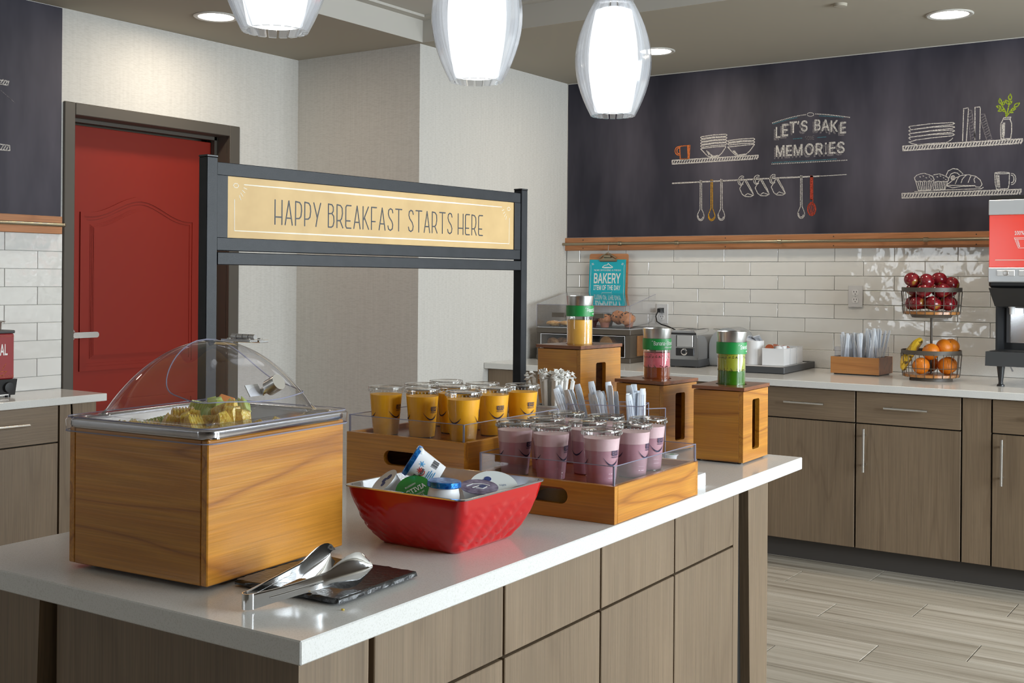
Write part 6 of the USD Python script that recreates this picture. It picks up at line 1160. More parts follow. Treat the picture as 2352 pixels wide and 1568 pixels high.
# clear acrylic bin of frosted, film-wrapped cutlery
AM = mat4((-1.418, 2.300, T), math.radians(20))
AW, AD, AH = 0.178, 0.092, 0.156
ab = thing('acrylic_bin', 'clear acrylic cutlery bin between the straw cup and the middle smoothie stand', 'holder', m=AM)
k_ = 0.0028
for q_ in (bx(0, AW, 0, k_, 0.003, AH), bx(0, AW, AD - k_, AD, 0.003, AH), bx(0, k_, k_, AD - k_, 0.003, AH), bx(AW - k_, AW, k_, AD - k_, 0.003, AH), bx(AW * 0.36, AW * 0.36 + k_, k_, AD - k_, 0.003, AH - 0.02), bx(AW * 0.70, AW * 0.70 + k_, k_, AD - k_, 0.003, AH - 0.02)):
    part(ab, 'clear_panel', q_, K['acrylic'], False)
part(ab, 'floor_panel', bx(0, AW, 0, AD, 0, 0.003), K['acrylic'], False)
ring = [(0, 0, AH), (AW, 0, AH), (AW, AD, AH), (0, AD, AH), (0, 0, AH)]
part(ab, 'rim_edge', cat_(*[tube([np.add(p0, (0, 0, 0.0)), p1], 0.0011, 6) for p0, p1 in zip(ring[:-1], ring[1:])], *[tube([(x, y, 0), (x, y, AH)], 0.0012, 6) for x in (0, AW) for y in (0, AD)]), K['acrylic_edge'], False)
ax_ = thing('acrylic_divider', 'small clear upright acrylic panel at the right of the cutlery bin', 'panel', m=AM @ mat4((AW + 0.006, 0.012, 0), math.radians(38)))
part(ax_, 'panel', bx(0, 0.05, 0, 0.0025, 0, 0.150), K['acrylic'], False)
part(ax_, 'edge', cat_(tube([(0, 0, 0.150), (0.05, 0, 0.150)], 0.0011, 6), tube([(0.05, 0, 0), (0.05, 0, 0.150)], 0.0011, 6)), K['acrylic_edge'], False)
def wrapped():
    w, L, t = 0.0080, 0.178, 0.0024
    sec = [(-w, -t * 0.3), (-w * 0.5, -t), (w * 0.5, -t), (w, -t * 0.3), (w, t * 0.3), (w * 0.5, t), (-w * 0.5, t), (-w, t * 0.3)]
    zs = [0, 0.01, L - 0.012, L - 0.006, L]; sc_ = [0.9, 1, 1, 0.92, 0.82]
    body = loft([[(x * s, y * s, z) for x, y in sec] for z, s in zip(zs, sc_)])
    ln = cat_(*[tube([(x, -t * 1.02, 0.01), (x, -t * 1.02, L - 0.014)], 0.0005, 5) for x in (-0.0025, 0.0022)])
    return body, ln
CUG = 'film-wrapped cutlery in the clear acrylic bin'; CUL = 'frosted bluish-white film-wrapped cutlery packet standing in the clear acrylic bin'
src_w = None
for i in range(36):
    cell = (0, 0, 0, 1, 1, 1, 2, 2, 2)[i % 9]
    x0_, x1_ = ((0.008, 0.056), (0.072, 0.116), (0.134, 0.170))[cell]
    t_ = (i // 9) / 4 + q.uniform(0, 0.2); x = x0_ + (x1_ - x0_) * min(1, t_ + (i % 3) * 0.12); y = 0.016 + 0.060 * ((i * 7) % 9) / 8
    leanx = {0: -0.30, 1: -0.17, 2: -0.04}[cell] + q.gauss(0, 0.05)
    x = min(max(x, x0_ + (0.020 if cell == 0 else 0.004)), x1_)
    base = AM @ np.array([x, y, 0.0045 + (0.03 * q.random() if i % 2 else 0.0), 1.0])
    d_ = AM[:3, :3] @ np.array([leanx, q.gauss(0.02, 0.04), 1.0])
    m = lean(base[:3], d_, math.radians(20) + q.gauss(0, 0.4))
    if src_w is None:
        src_w = thing('wrapped_cutlery', CUL, 'cutlery', m=m, group=CUG); a_, b_ = wrapped()
        part(src_w, 'film', a_, K['wrap_blue'], 30); part(src_w, 'inner_edge', b_, K['wrap_line'], False)
    else: copy(src_w, CUL, 'cutlery', m=m, group=CUG)

nb = thing('napkin_block', 'small white folded napkin block behind the right end of the pink smoothie tray', 'napkins', (-1.105, 2.292, T), math.radians(3))
part(nb, 'napkin_stack', bx(-0.030, 0.030, -0.02, 0.03, 0, 0.026, 0.001), K['white_matte'], False)
part(nb, 'napkin_fold', bx(-0.0295, 0.0295, -0.0195, 0.0295, 0.0262, 0.028, 0.0006), K['white_plastic'], False)
cr_ = thing('creamer_pot', 'small white and green creamer pot on the counter between tray and smoothie stands', 'creamer', (-1.285, 2.640 - 0.07, T))
part(cr_, 'pot', lathe([(0, 0), (0.012, 0), (0.0165, 0.018), (0.019, 0.0185), (0.019, 0.0198), (0, 0.0200)], 24), K['white_plastic'], 40)
part(cr_, 'printed_leaf', ext(Point(0, 0).buffer(0.009).intersection(Point(0.006, 0).buffer(0.009)), 0.0004, 0.0200), K['green_band'], False)

# ================================================================== ON THE BACK COUNTER
# pastry case: bread box below, clear bin with pastries above
PM = mat4((-3.57, 5.455, T), math.radians(4.5)); PWd, PDp, PH = 0.575, 0.355, 0.180
pc = thing('pastry_case', 'brown two-tier pastry case with clear doors in the corner of the back counter', 'pastry case', m=PM)
c_ = 0.028
part(pc, 'bread_box', cat_(bx(0, PWd, 0.004, PDp, PH - 0.03, PH, 0.003), bx(0, PWd, 0.004, PDp, 0, 0.028, 0.003), bx(0, c_, 0.012, PDp, 0.028, PH - 0.03), bx(PWd - c_, PWd, 0.004, PDp, 0.028, PH - 0.03), bx(PWd / 2 - 0.007, PWd / 2 + 0.007, 0.012, PDp, 0.028, PH - 0.03),
                           bx(0.0285, PWd - 0.0285, PDp - 0.012, PDp - 0.001, 0.0285, PH - 0.0305)), K['brown_plastic'], False)
part(pc, 'wood_inlay', bx(PWd + 0.0003, PWd + 0.004, 0.09, PDp - 0.09, 0.035, PH - 0.035, 0.001), K['caddy_wood'], False)
for a_, b_ in ((c_ + 0.002, PWd / 2 - 0.009), (PWd / 2 + 0.009, PWd - c_ - 0.002)):
    d_ = part(pc, 'clear_door', bx(a_, b_, 0.000, 0.003, 0.031, PH - 0.033), K['acrylic'], False)
    part(d_, 'door_edge', cat_(bx(a_, b_, -0.001, 0.0035, 0.030, 0.033), bx(a_, b_, -0.001, 0.0035, PH - 0.036, PH - 0.033), bx(a_, a_ + 0.0025, -0.001, 0.0035, 0.033, PH - 0.036), bx(b_ - 0.0025, b_, -0.001, 0.0035, 0.033, PH - 0.036)), K['outlet_white'], False)
B0, B1 = PH + 0.004, PH + 0.128
part(pc, 'bin_base', bx(0.006, PWd - 0.006, 0.006, PDp, PH + 0.0003, B0, 0.001), K['outlet_white'], False)
part(pc, 'bin_mat', bx(0.014, PWd - 0.014, 0.014, PDp - 0.012, B0, B0 + 0.003), K['dark_grey'], False)
zbk = B1 + 0.062
part(pc, 'clear_bin', bx(0.004, PWd - 0.004, 0.002, 0.0050, B0, B1), K['acrylic'], False)
side = Polygon([(0.005, B0), (PDp, B0), (PDp, zbk), (0.005, B1)])
for x in (0.004, PWd - 0.007): part(pc, 'clear_bin', mv(xf(ext(side, 0.003), TO_YZ), x, 0, 0), K['acrylic'], False)
lid_ = hull([(x, y, z) for x in (0.004, PWd - 0.004) for y, z in ((0.002, B1), (0.002, B1 + 0.003), (PDp, zbk), (PDp, zbk + 0.003))])
part(pc, 'clear_lid', lid_, K['acrylic'], False)
part(pc, 'clear_edge', cat_(tube([(0.004, 0.002, B1), (PWd - 0.004, 0.002, B1)], 0.0012, 5), *[tube([(x, 0.002, B1), (x, PDp, zbk)], 0.0012, 5) for x in (0.004, PWd - 0.004)], *[tube([(x, 0.002, B0), (x, 0.002, B1)], 0.001, 5) for x in (0.004, PWd - 0.004)]), K['acrylic_edge'], False)
for x in (0.105, 0.345): part(pc, 'bin_handle', cat_(bx(x, x + 0.078, -0.010, 0.001, B0 + 0.056, B0 + 0.081, 0.001)), K['brown_plastic'], False)
part(pc, 'bin_divider', bx(PWd / 2 - 0.001, PWd / 2 + 0.001, 0.006, PDp - 0.01, B0 + 0.003, B1 - 0.01), K['acrylic'], False)
K['bun'] = cloudy('baked_bun', (0.28, 0.11, 0.035), (0.52, 0.26, 0.09), scale=(40, 40, 40), rough=0.5, bump=0.4, bscale=90)
K['muffin_top'] = cloudy('muffin_top', (0.38, 0.14, 0.055), (0.55, 0.25, 0.11), scale=(50, 50, 50), rough=0.55, bump=0.5, bscale=120)
K['chocolate'] = cloudy('chocolate_crumb', (0.018, 0.010, 0.007), (0.04, 0.022, 0.014), scale=(60, 60, 60), rough=0.6, bump=0.5, bscale=120)
K['case_pink'] = plain('muffin_case', (0.42, 0.16, 0.10), 0.6)
K['flaky'] = cloudy('flaky_pastry', (0.50, 0.22, 0.05), (0.75, 0.48, 0.18), scale=(60, 60, 60), rough=0.5, bump=0.6, bscale=110)
K['crust'] = cloudy('dark_crust', (0.10, 0.032, 0.012), (0.20, 0.075, 0.025), scale=(30, 30, 30), rough=0.5)
K['crumb'] = cloudy('bread_crumb', (0.50, 0.24, 0.07), (0.62, 0.34, 0.12), scale=(80, 80, 80), rough=0.7)
def muffin(label, m, top, body, chips):
    b = thing('muffin', label, 'muffin', m=m)
    n = 26; v = []
    prof = [(0.021, 0.0), (0.031, 0.038)]
    case = lathe([(0, 0), (0.021, 0), (0.0305, 0.036), (0, 0.036)], 24)
    part(b, 'paper_case', case, K[body], False)
    t_ = blob(0.036, 3, 1.08, 1.08, 0.74); vv = np.array(t_.vertices); vv *= (1 + 0.06 * np.sin(vv[:, :1] * 190) * np.cos(vv[:, 1:2] * 170 + 1)); t_ = tm(vv, t_.faces)
    part(b, 'muffin_top', mv(t_, 0, 0, 0.046), K[top], 60)
    if chips:
        qq = random.Random(chips); 
        part(b, 'chocolate_chips', cat_(*[mv(blob(0.004, 1, 1, 1, 0.8), 0.037 * math.cos(a) * math.cos(e), 0.037 * math.sin(a) * math.cos(e), 0.046 + 0.027 * math.sin(e)) for a, e in [(qq.uniform(0, 6.28), qq.uniform(0.0, 1.2)) for _ in range(16)]]), K['chocolate'], 40)
    return b
zb_ = T + B0 + 0.0032
def inP(x, y, z=B0 + 0.0032, rz=0.0): return PM @ mat4((x, y, z), rz)
muffin('dark chocolate muffin in the clear pastry bin, left of the plain muffins', inP(0.312, 0.075), 'chocolate', 'chocolate', 0)
muffin('reddish muffin behind the right brown handle of the pastry bin', inP(0.392, 0.07), 'muffin_top', 'case_pink', 3)
muffin('large golden muffin lying toward the right of the pastry bin', PM @ mat4((0.456, 0.115, B0 + 0.036), rot=euler(0.9, 0.4, 0.0)), 'muffin_top', 'case_pink', 5)
muffin('chocolate-chip muffin at the right end of the pastry bin', PM @ mat4((0.528, 0.075, B0 + 0.034), rot=euler(1.0, -0.3, 0.4)), 'muffin_top', 'case_pink', 8)
muffin('golden muffin behind the front muffins in the pastry bin', inP(0.47, 0.215), 'muffin_top', 'case_pink', 11)
muffin('dark chocolate muffin at the back of the pastry bin', inP(0.35, 0.20), 'chocolate', 'chocolate', 0)
def danish(label, m, seed):
    d = thing('danish_pastry', label, 'pastry', m=m); pts = []
    for i in range(70):
        a = i * 0.36; r = 0.008 + 0.0006 * i; pts.append((r * math.cos(a), r * math.sin(a) * 0.85, 0.015 + 0.004 * math.sin(i * 0.5 + seed)))
    part(d, 'pastry_coil', tube(pts, 0.010, 9, rs=[0.0085 + 0.003 * math.sin(i * 0.8) for i in range(70)]), K['flaky'], 60)
    part(d, 'icing', cat_(*[tube([(-0.03 + 0.02 * k, -0.03, 0.0245), (-0.026 + 0.02 * k, 0.0, 0.027), (-0.03 + 0.02 * k, 0.03, 0.0245)], 0.002, 6) for k in range(4)]), K['print_white'], 60)
danish('flat golden danish pastry at the left end of the pastry bin', inP(0.075, 0.09), 0)
danish('flat iced danish pastry beside the left handle of the pastry bin', inP(0.165, 0.085), 1)
danish('golden danish pastry behind the two front danishes in the pastry bin', inP(0.12, 0.20), 2)
danish('iced danish pastry behind the peach bottle in the pastry bin', inP(0.245, 0.10), 3)
def bagel(label, m):
    b = thing('bagel', label, 'bagel', m=m); ring = [(0.026 * math.cos(a), 0.026 * math.sin(a), 0) for a in np.linspace(0, 2 * PI, 29)]
    part(b, 'bagel', mv(tube(ring, 0.0175, 12, cap=False), 0, 0, 0.0175), K['bun'], True)
for i in range(5):
    bagel('golden bagel in the left side of the bread box, %s in its row' % ('leftmost', 'second from left', 'middle', 'fourth from left', 'rightmost')[i],
          PM @ mat4((0.055 + 0.050 * i, 0.09 + 0.02 * (i % 2), 0.075), rot=euler(math.radians(-65), 0, 0.1 * i)))
part_rack = thing('bagel_rack', 'dark wire rack raising the bagels inside the bread box', 'rack', m=PM)
part(part_rack, 'rack', bx(0.032, 0.276, 0.03, 0.20, 0.0285, 0.0585, 0.001), K['black_plastic'], False)
part(part_rack, 'rack_lip', bx(0.032, 0.276, 0.03, 0.034, 0.0587, 0.078), K['black_plastic'], False)
lf = thing('bread_loaf', 'sliced round loaf of bread with dark crust behind the right bread box door', 'bread', m=PM @ mat4((0.405, 0.06, 0.0885), math.radians(-24)))
sl_prof = Polygon([(0.060 * math.cos(a), 0.058 * math.sin(a) * (0.95 if math.sin(a) > 0 else 1.0)) for a in np.linspace(0, 2 * PI, 33)[:-1]])
for i in range(9):
    s_ = mv(xf(ext(sl_prof.buffer(-0.0006 * (i % 2)), 0.0135), TO_XZ), 0.002 * math.sin(i), 0.0150 * (i + 1), 0)
    p_ = part(lf, 'slice', s_, K['crust'], 40)
    part(p_, 'slice_face', mv(xf(ext(sl_prof.buffer(-0.004), 0.0004), TO_XZ), 0.002 * math.sin(i), 0.0150 * (i + 1) - 0.0135, 0), K['crumb'], False)

# clipboard hanging on the rail
CM = mat4((-3.331, YB - 0.052, 1.275), rot=axis_rot((1, 0, 0), math.radians(-3.0)))
cb_ = thing('clipboard', 'brown clipboard with a turquoise bakery poster hanging from the rail hook', 'clipboard', m=CM)
bw, bh = 0.128, 0.152
part(cb_, 'board', mv(xf(ext(rrect(2 * bw, 2 * bh, 0.012), 0.004), TO_XZ), 0, 0, 0), K['rail_wood'], False)
K['turquoise'] = plain('turquoise_paper', (0.003, 0.42, 0.52), 0.55)
px = thing
pz0, pz1 = -bh + 0.004, bh - 0.034; pxl, pxr = -bw + 0.002, bw - 0.014
part(cb_, 'poster', bx(pxl, pxr, -0.0047, -0.0041, pz0, pz1), K['turquoise'], False)
on = lambda g: mv(xf(g, TO_XZ), 0, -0.0047, 0)
pcx = (pxl + pxr) / 2
def fit(s, x0, x1, z, h, bold): 
    g = text(s, 0.05, 0.0003, bold); g.apply_translation((-g.bounds[0][0], -g.bounds[0][1], 0)); g.apply_scale(((x1 - x0) / g.extents[0], h / g.extents[1], 1)); return mv(g, x0, z, 0)
tx0, tx1 = pcx - 0.088, pcx + 0.088
part(cb_, 'poster_lettering', on(fit('BAKERY', tx0, tx1, -0.020, 0.060, True)), K['print_white'], False)
part(cb_, 'poster_lettering', on(fit('ITEM OF THE DAY', tx0, tx1, -0.058, 0.029, True)), K['print_white'], False)
part(cb_, 'poster_lettering', on(fit('NOW OFFERING A FRESH', tx0, tx1, 0.052, 0.010, False)), K['print_white'], False)
part(cb_, 'poster_emblem', on(cat_(ext(affinity.translate(affinity.scale(Point(0, 0).buffer(1), 0.036, 0.004), pcx, 0.072), 0.0003), ext(strokes([[(pcx - 0.034, 0.074), (pcx - 0.02, 0.085), (pcx, 0.088), (pcx + 0.004, 0.097), (pcx + 0.014, 0.087), (pcx + 0.034, 0.076)]], 0.004), 0.0003))), K['print_white'], False)
part(cb_, 'poster_border', on(ext(strokes([[(pxl + 0.010, pz0 + 0.01), (pxl + 0.010, pz1 - 0.03)], [(pxr - 0.010, pz0 + 0.01), (pxr - 0.010, pz1 - 0.03)], [(pxl + 0.010, pz0 + 0.01), (pxr - 0.010, pz0 + 0.01)], [(pcx - 0.035, -0.082), (pcx - 0.030, -0.073), (pcx + 0.03, -0.072), (pcx + 0.034, -0.066)]]
                                               + [[(x + s * 0.004 * k, pz1 - 0.022 + 0.0015 * k), (x + s * (0.004 * k + 0.008), pz1 - 0.032 + 0.002 * k)] for x, s in ((pxl + 0.014, 1), (pxr - 0.014, -1)) for k in range(3)], 0.0015), 0.0003)), K['print_white'], False)
part(cb_, 'clip', cat_(hull([(sx * a, y, z) for sx in (-1, 1) for a, y, z in ((0.055, -0.006, bh - 0.046), (0.060, -0.012, bh - 0.038), (0.030, -0.014, bh - 0.022), (0.016, -0.006, bh - 0.012))]), tube([(-0.022, -0.016, bh - 0.016), (0.022, -0.016, bh - 0.016)], 0.010, 12), tube([(-0.055, -0.013, bh - 0.026), (-0.03, -0.020, bh - 0.010), (0, -0.02, bh + 0.004), (0.03, -0.020, bh - 0.010), (0.055, -0.013, bh - 0.026)], 0.004, 8)), K['bronze'], 40)
part(cb_, 'hook', tube([(0, -0.012, bh - 0.004), (0, -0.012, bh + 0.030), (0.0, -0.008, bh + 0.060), (0.0, 0.003, bh + 0.0695), (0, 0.012, bh + 0.060), (0.0, 0.012, bh + 0.052)], 0.0016, 8), K['steel'])

# toaster
TM = mat4((-2.745, 5.440, T), math.radians(6))
to = thing('toaster', 'polished steel toaster with a round dial on the back counter', 'toaster', m=TM)
tw, td = 0.165, 0.335
part(to, 'base', hull([(x, y, z) for x, y, z in [(0, 0, 0.006), (tw + 0.008, 0, 0.006), (tw + 0.008, td, 0.006), (0, td, 0.006), (0.004, 0.004, 0.040), (tw + 0.002, 0.004, 0.040), (tw + 0.002, td - 0.004, 0.040), (0.004, td - 0.004, 0.040)]]), K['dark_grey'], False)
rs_ = []
for y in (0.010, 0.016, td - 0.016, td - 0.010):
    s = 0.97 if y in (0.010, td - 0.010) else 1.0
    rs_.append([(tw / 2 + (px_ - tw / 2) * s, y, 0.040 + (pz_ - 0.040) * (0.985 if s < 1 else 1)) for px_, pz_ in [(0.004, 0.040), (0.004, 0.155), (0.010, 0.178), (0.026, 0.191), (tw - 0.026, 0.191), (tw - 0.010, 0.178), (tw - 0.002, 0.155), (tw - 0.002, 0.040)]])
part(to, 'body', loft(rs_), K['chrome'], 30)
part(to, 'top_slot', cat_(*[bx(x, x + 0.028, 0.05, td - 0.05, 0.1905, 0.1915) for x in (0.035, 0.098)]), K['slot_dark'], False)
part(to, 'control_panel', bx(0.045, tw - 0.022, 0.004, 0.0095, 0.060, 0.100, 0.002), K['black_plastic'], False)
part(to, 'dial', mv(xf(cat_(lathe([(0, 0.0), (0.0185, 0), (0.0175, 0.010), (0.014, 0.012), (0, 0.012)], 30)), rotx(PI / 2)), tw / 2 + 0.012, 0.004, 0.080), K['chrome'], 40)
part(to, 'dial', mv(xf(lathe([(0, 0.012), (0.0115, 0.012), (0.0105, 0.017), (0, 0.017)], 26), rotx(PI / 2)), tw / 2 + 0.012, 0.004, 0.080), K['black_plastic'], 40)
part(to, 'lever_slot', cat_(*[bx(x, x + 0.003, 0.0085, 0.0098, 0.105, 0.165) for x in (0.045, 0.072, 0.138)]), K['slot_dark'], False)
part(to, 'front_trim', bx(0.012, tw - 0.010, 0.0065, 0.0098, 0.168, 0.178, 0.001), K['black_plastic'], False)
part(to, 'front_plate', bx(0.050, 0.136, 0.0070, 0.0097, 0.105, 0.165, 0.001), K['steel'], False)
for x in (0.02, tw - 0.02):
    for y in (0.03, td - 0.03): part(to, 'foot', mv(lathe([(0, 0), (0.01, 0), (0.01, 0.006), (0, 0.006)], 12), x, y, 0), K['black_plastic'])
K['frost'] = MAT('frosted_cover', {'t': ('transparent_bsdf', {'color': (0.80, 0.81, 0.82)}), 'p': ('principled_bsdf', {'base_color': (0.50, 0.51, 0.52), 'roughness': 0.25}), 'm': ('mix_closure', {'fac': 0.5})}, [('t.BSDF', 'm.closure1'), ('p.BSDF', 'm.closure2')], surface='m.closure')
bt = thing('bread_cover', 'rounded frosted clear bread cover standing behind the toaster', 'food cover', m=mat4((-2.500, 5.64, T), math.radians(6)))
pr = [(-0.095, 0.0), (-0.095, 0.10)] + [(-0.095 * math.cos(a), 0.10 + 0.095 * math.sin(a)) for a in np.linspace(0.15, PI - 0.15, 16)] + [(0.095, 0.10), (0.095, 0.0)]
sh_ = LineString(pr).buffer(0.0018, cap_style=2)
part(bt, 'cover_shell', mv(xf(ext(sh_, 0.19), TO_XZ), 0, 0.19, 0.006), K['frost'], 40)
part(bt, 'cover_end', mv(xf(ext(Polygon(pr), 0.003), TO_XZ), 0, 0.003, 0.006), K['frost'], False)
part(bt, 'cover_base', bx(-0.10, 0.10, -0.004, 0.196, 0.0, 0.006, 0.001), K['dark_grey'], False)

# charcoal tray of white condiment boxes
BM = mat4((-2.350, 5.330, T), math.radians(4.0))
ct = thing('condiment_tray', 'charcoal serving tray with white condiment boxes beside the green bottle', 'tray', m=BM)
cw, cdp = 0.275, 0.525
part(ct, 'tray_body', cat_(bx(0.004, cw - 0.004, 0.004, cdp - 0.004, 0.002, 0.012), bx(0, cw, 0, 0.012, 0.002, 0.034, 0.002), bx(0, cw, cdp - 0.012, cdp, 0.002, 0.034, 0.002), bx(0, 0.012, 0.012, cdp - 0.012, 0.002, 0.034, 0.002), bx(cw - 0.012, cw, 0.012, cdp - 0.012, 0.002, 0.034, 0.002)), K['dark_grey'], False)
part(ct, 'tray_liner', bx(0.0125, cw - 0.0125, 0.0125, cdp - 0.0125, 0.0122, 0.028, 0.001), K['white_plastic'], False)
part(ct, 'tray_rubber', bx(0.0, cw, -0.0004, cdp, 0.0, 0.0018), K['black_plastic'], False)
def open_box(a, b, c, d, z0, z1, t=0.003): return cat_(bx(a, b, c, c + t, z0, z1), bx(a, b, d - t, d, z0, z1), bx(a, a + t, c + t, d - t, z0, z1), bx(b - t, b, c + t, d - t, z0, z1), bx(a, b, c, d, z0, z0 + t))
bxs = []
for i, (y0_, lab) in enumerate(((0.135, 'front white condiment box on the charcoal tray, holding round butter tubs'), (0.245, 'second white condiment box on the charcoal tray'), (0.355, 'rear white condiment box on the charcoal tray'))):
    c = thing('condiment_box', lab, 'box', m=BM); part(c, 'box', open_box(0.122, 0.232, y0_, y0_ + 0.098, 0.0284, 0.112), K['white_plastic'], False)
    
    for ya, yb in ((-0.0008, 0.004), (0.094, 0.0988)): part(c, 'rim', bx(0.121, 0.233, y0_ + ya, y0_ + yb, 0.1122, 0.115), K['white_plastic'], False)
jc = thing('condiment_jar', 'tall white condiment jar filled with sachets on the charcoal tray, behind the green bottle', 'jar', m=BM @ mat4((0.062, 0.20, 0.0284)))
part(jc, 'jar', lathe([(0, 0), (0.044, 0), (0.046, 0.003), (0.046, 0.118), (0.044, 0.120), (0.043, 0.118), (0.043, 0.010), (0, 0.008)], 32), K['white_plastic'], 40)
K['jam'] = plain('jam_red', (0.28, 0.06, 0.02), 0.3)
src_j = None
for i, (x, y, z, a, b) in enumerate(((0.150, 0.165, 0.112, 0.8, 0.3), (0.195, 0.170, 0.110, -0.4, 0.5), (0.172, 0.205, 0.116, 0.3, -0.4), (0.205, 0.210, 0.113, 0.2, 0.3), (0.150, 0.285, 0.108, 0.4, 0.1), (0.195, 0.290, 0.109, -0.3, 0.2))):
    m = BM @ mat4((x, y, z), rot=euler(a, b, i)); LB = 'round white butter tub with foil lid heaped in the white condiment boxes'
    if src_j is None:
        src_j = thing('butter_tub', LB, 'tub', m=m, group='round tubs in the white condiment boxes')
        part(src_j, 'tub', lathe([(0, -0.012), (0.015, -0.012), (0.0185, 0.006), (0.021, 0.0065), (0.021, 0.0075), (0, 0.0075)], 24), K['white_plastic'], 40)
        part(src_j, 'foil_lid', lathe([(0, 0.0077), (0.0205, 0.0077), (0.0205, 0.0085), (0, 0.0088)], 24), K['jam'], 40)
    else: copy(src_j, LB, 'tub', m=m, group='round tubs in the white condiment boxes')
K['sachet'] = plain('grey_sachet', (0.42, 0.43, 0.46), 0.4)
src_s = None
for i, (x, y, z, a, b, c) in enumerate(((0.045, 0.18, 0.150, 0.5, 0.4, 0.2), (0.078, 0.205, 0.152, -0.4, 0.7, 1.4), (0.060, 0.225, 0.156, 0.3, -0.3, 2.3), (0.050, 0.205, 0.160, -0.5, 0.2, 0.8))):
    m = BM @ mat4((x, y, z), rot=euler(a, b, c)); LB = 'silvery sachet sticking up from the tall white condiment jar'
    if src_s is None:
        src_s = thing('sachet', LB, 'sachet', m=m, group='sachets in the tall white jar')
        part(src_s, 'sachet', hull([(sx * 0.028, sy * 0.018, 0.0) for sx in (-1, 1) for sy in (-1, 1)] + [(sx * 0.018, sy * 0.010, sz * 0.004) for sx in (-1, 1) for sy in (-1, 1) for sz in (-1, 1)]), K['sachet'], False)
        part(src_s, 'sealed_edge', cat_(*[bx(s * 0.030 - 0.003, s * 0.030 + 0.003, -0.018, 0.018, -0.0005, 0.0005) for s in (-1, 1)]), K['white_plastic'], False)
    else: copy(src_s, LB, 'sachet', m=m, group='sachets in the tall white jar')

# wooden caddy with wrapped cutlery
WM = mat4((-1.912, 5.533, T), math.radians(-2)); ww, wd, wh = 0.237, 0.200, 0.086
wc = thing('cutlery_caddy', 'light wooden caddy with clear inner walls holding wrapped cutlery on the back counter', 'caddy', m=WM)
part(wc, 'front_panel', bx(0.0005, ww - 0.0005, 0, 0.010, 0.006, wh, 0.001), K['caddy_wood'], False)
part(wc, 'back_panel', bx(0.0005, ww - 0.0005, wd - 0.010, wd, 0.006, wh, 0.001), K['caddy_wood'], False)
for x in (0, ww - 0.010): part(wc, 'side_panel', bx(x, x + 0.010, 0.010, wd - 0.010, 0.006, wh), K['lid_wood'], False)
part(wc, 'floor_panel', bx(0.010, ww - 0.010, 0.010, wd - 0.010, 0.006, 0.012), K['inside_wood'], False)
part(wc, 'base_plinth', bx(0.014, ww - 0.014, 0.012, wd - 0.012, 0, 0.0058), K['black_plastic'], False)
for q_ in (bx(0.016, ww - 0.016, 0.014, 0.0165, 0.0125, 0.133), bx(0.016, ww - 0.016, wd - 0.0165, wd - 0.014, 0.0125, 0.133), bx(0.016, 0.0185, 0.0165, wd - 0.0165, 0.0125, 0.133), bx(ww - 0.0185, ww - 0.016, 0.0165, wd - 0.0165, 0.0125, 0.133), bx(0.085, 0.087, 0.0165, wd - 0.0165, 0.0125, 0.125), bx(0.150, 0.152, 0.0165, wd - 0.0165, 0.0125, 0.125)):
    part(wc, 'clear_panel', q_, K['acrylic'], False)
part(wc, 'clear_edge', cat_(*[tube([(x, y, wh), (x, y, 0.133)], 0.001, 5) for x in (0.017, ww - 0.017) for y in (0.015, wd - 0.015)]), K['acrylic_edge'], False)
CVL = 'film-wrapped cutlery packet standing in the light wooden caddy'; CVG = 'film-wrapped cutlery in the wooden caddy'
q = random.Random(4)
for i in range(45):
    cell = i % 3; x0_, x1_ = ((0.026, 0.078), (0.094, 0.143), (0.159, 0.212))[cell]
    b_ = WM @ np.array([q.uniform(x0_ + 0.006, x1_ - 0.006), q.uniform(0.030, wd - 0.035), 0.0128 + q.uniform(0, 0.012) + (0.025 if cell == 2 else 0.0), 1])
    copy(src_w, CVL, 'cutlery', m=lean(b_[:3], WM[:3, :3] @ np.array([q.gauss(0, 0.10), q.gauss(0, 0.06), 1]), q.uniform(-0.6, 0.6)), group=CVG)

# two-tier fruit stand
FM = mat4((-1.4285, 5.500, T), YAW - 0.25)
fs = thing('fruit_stand', 'two-tier black wire fruit stand with wooden floors on the back counter', 'fruit stand', m=FM)
def basket(z0, first):
    R0, R1, hgt = 0.118, 0.131, 0.118
    part(fs, 'basket_foot' if first else 'basket_cup', lathe([(0, z0), (0.095 if first else 0.085, z0), (0.092 if first else 0.095, z0 + 0.016), (0, z0 + 0.016)], 36), K['brown_plastic'], 35)
    part(fs, 'wooden_floor', lathe([(0, z0 + 0.0162), (0.121, z0 + 0.0162), (0.121, z0 + 0.028), (0, z0 + 0.028)], 40), K['caddy_wood'], 35)
    part(fs, 'rim_band', lathe([(R1 - 0.001, z0 + hgt), (R1 + 0.001, z0 + hgt), (R1 + 0.001, z0 + hgt + 0.020), (R1 - 0.001, z0 + hgt + 0.020)], 44, close=True), K['brown_plastic'], 35)
    for k in range(20):
        a = 2 * PI * k / 20; c, s = math.cos(a), math.sin(a)
        part(fs, 'wire', tube([((0.108) * c, 0.108 * s, z0 + 0.0145), (0.124 * c, 0.124 * s, z0 + 0.018), (0.126 * c, 0.126 * s, z0 + 0.03), ((R1 + 0.002) * c, (R1 + 0.002) * s, z0 + hgt + 0.004)], 0.0016, 6), K['brown_plastic'], 40)
    part(fs, 'wire_ring', tube([(0.1285 * math.cos(a), 0.1285 * math.sin(a), z0 + 0.058) for a in np.linspace(0, 2 * PI, 45)], 0.0016, 6, cap=False), K['brown_plastic'], 40)
basket(0.0, True); basket(0.286, False)
part(fs, 'pole', tube([(0, 0, 0.028), (0, 0, 0.286)], 0.0055, 12), K['brown_plastic'])
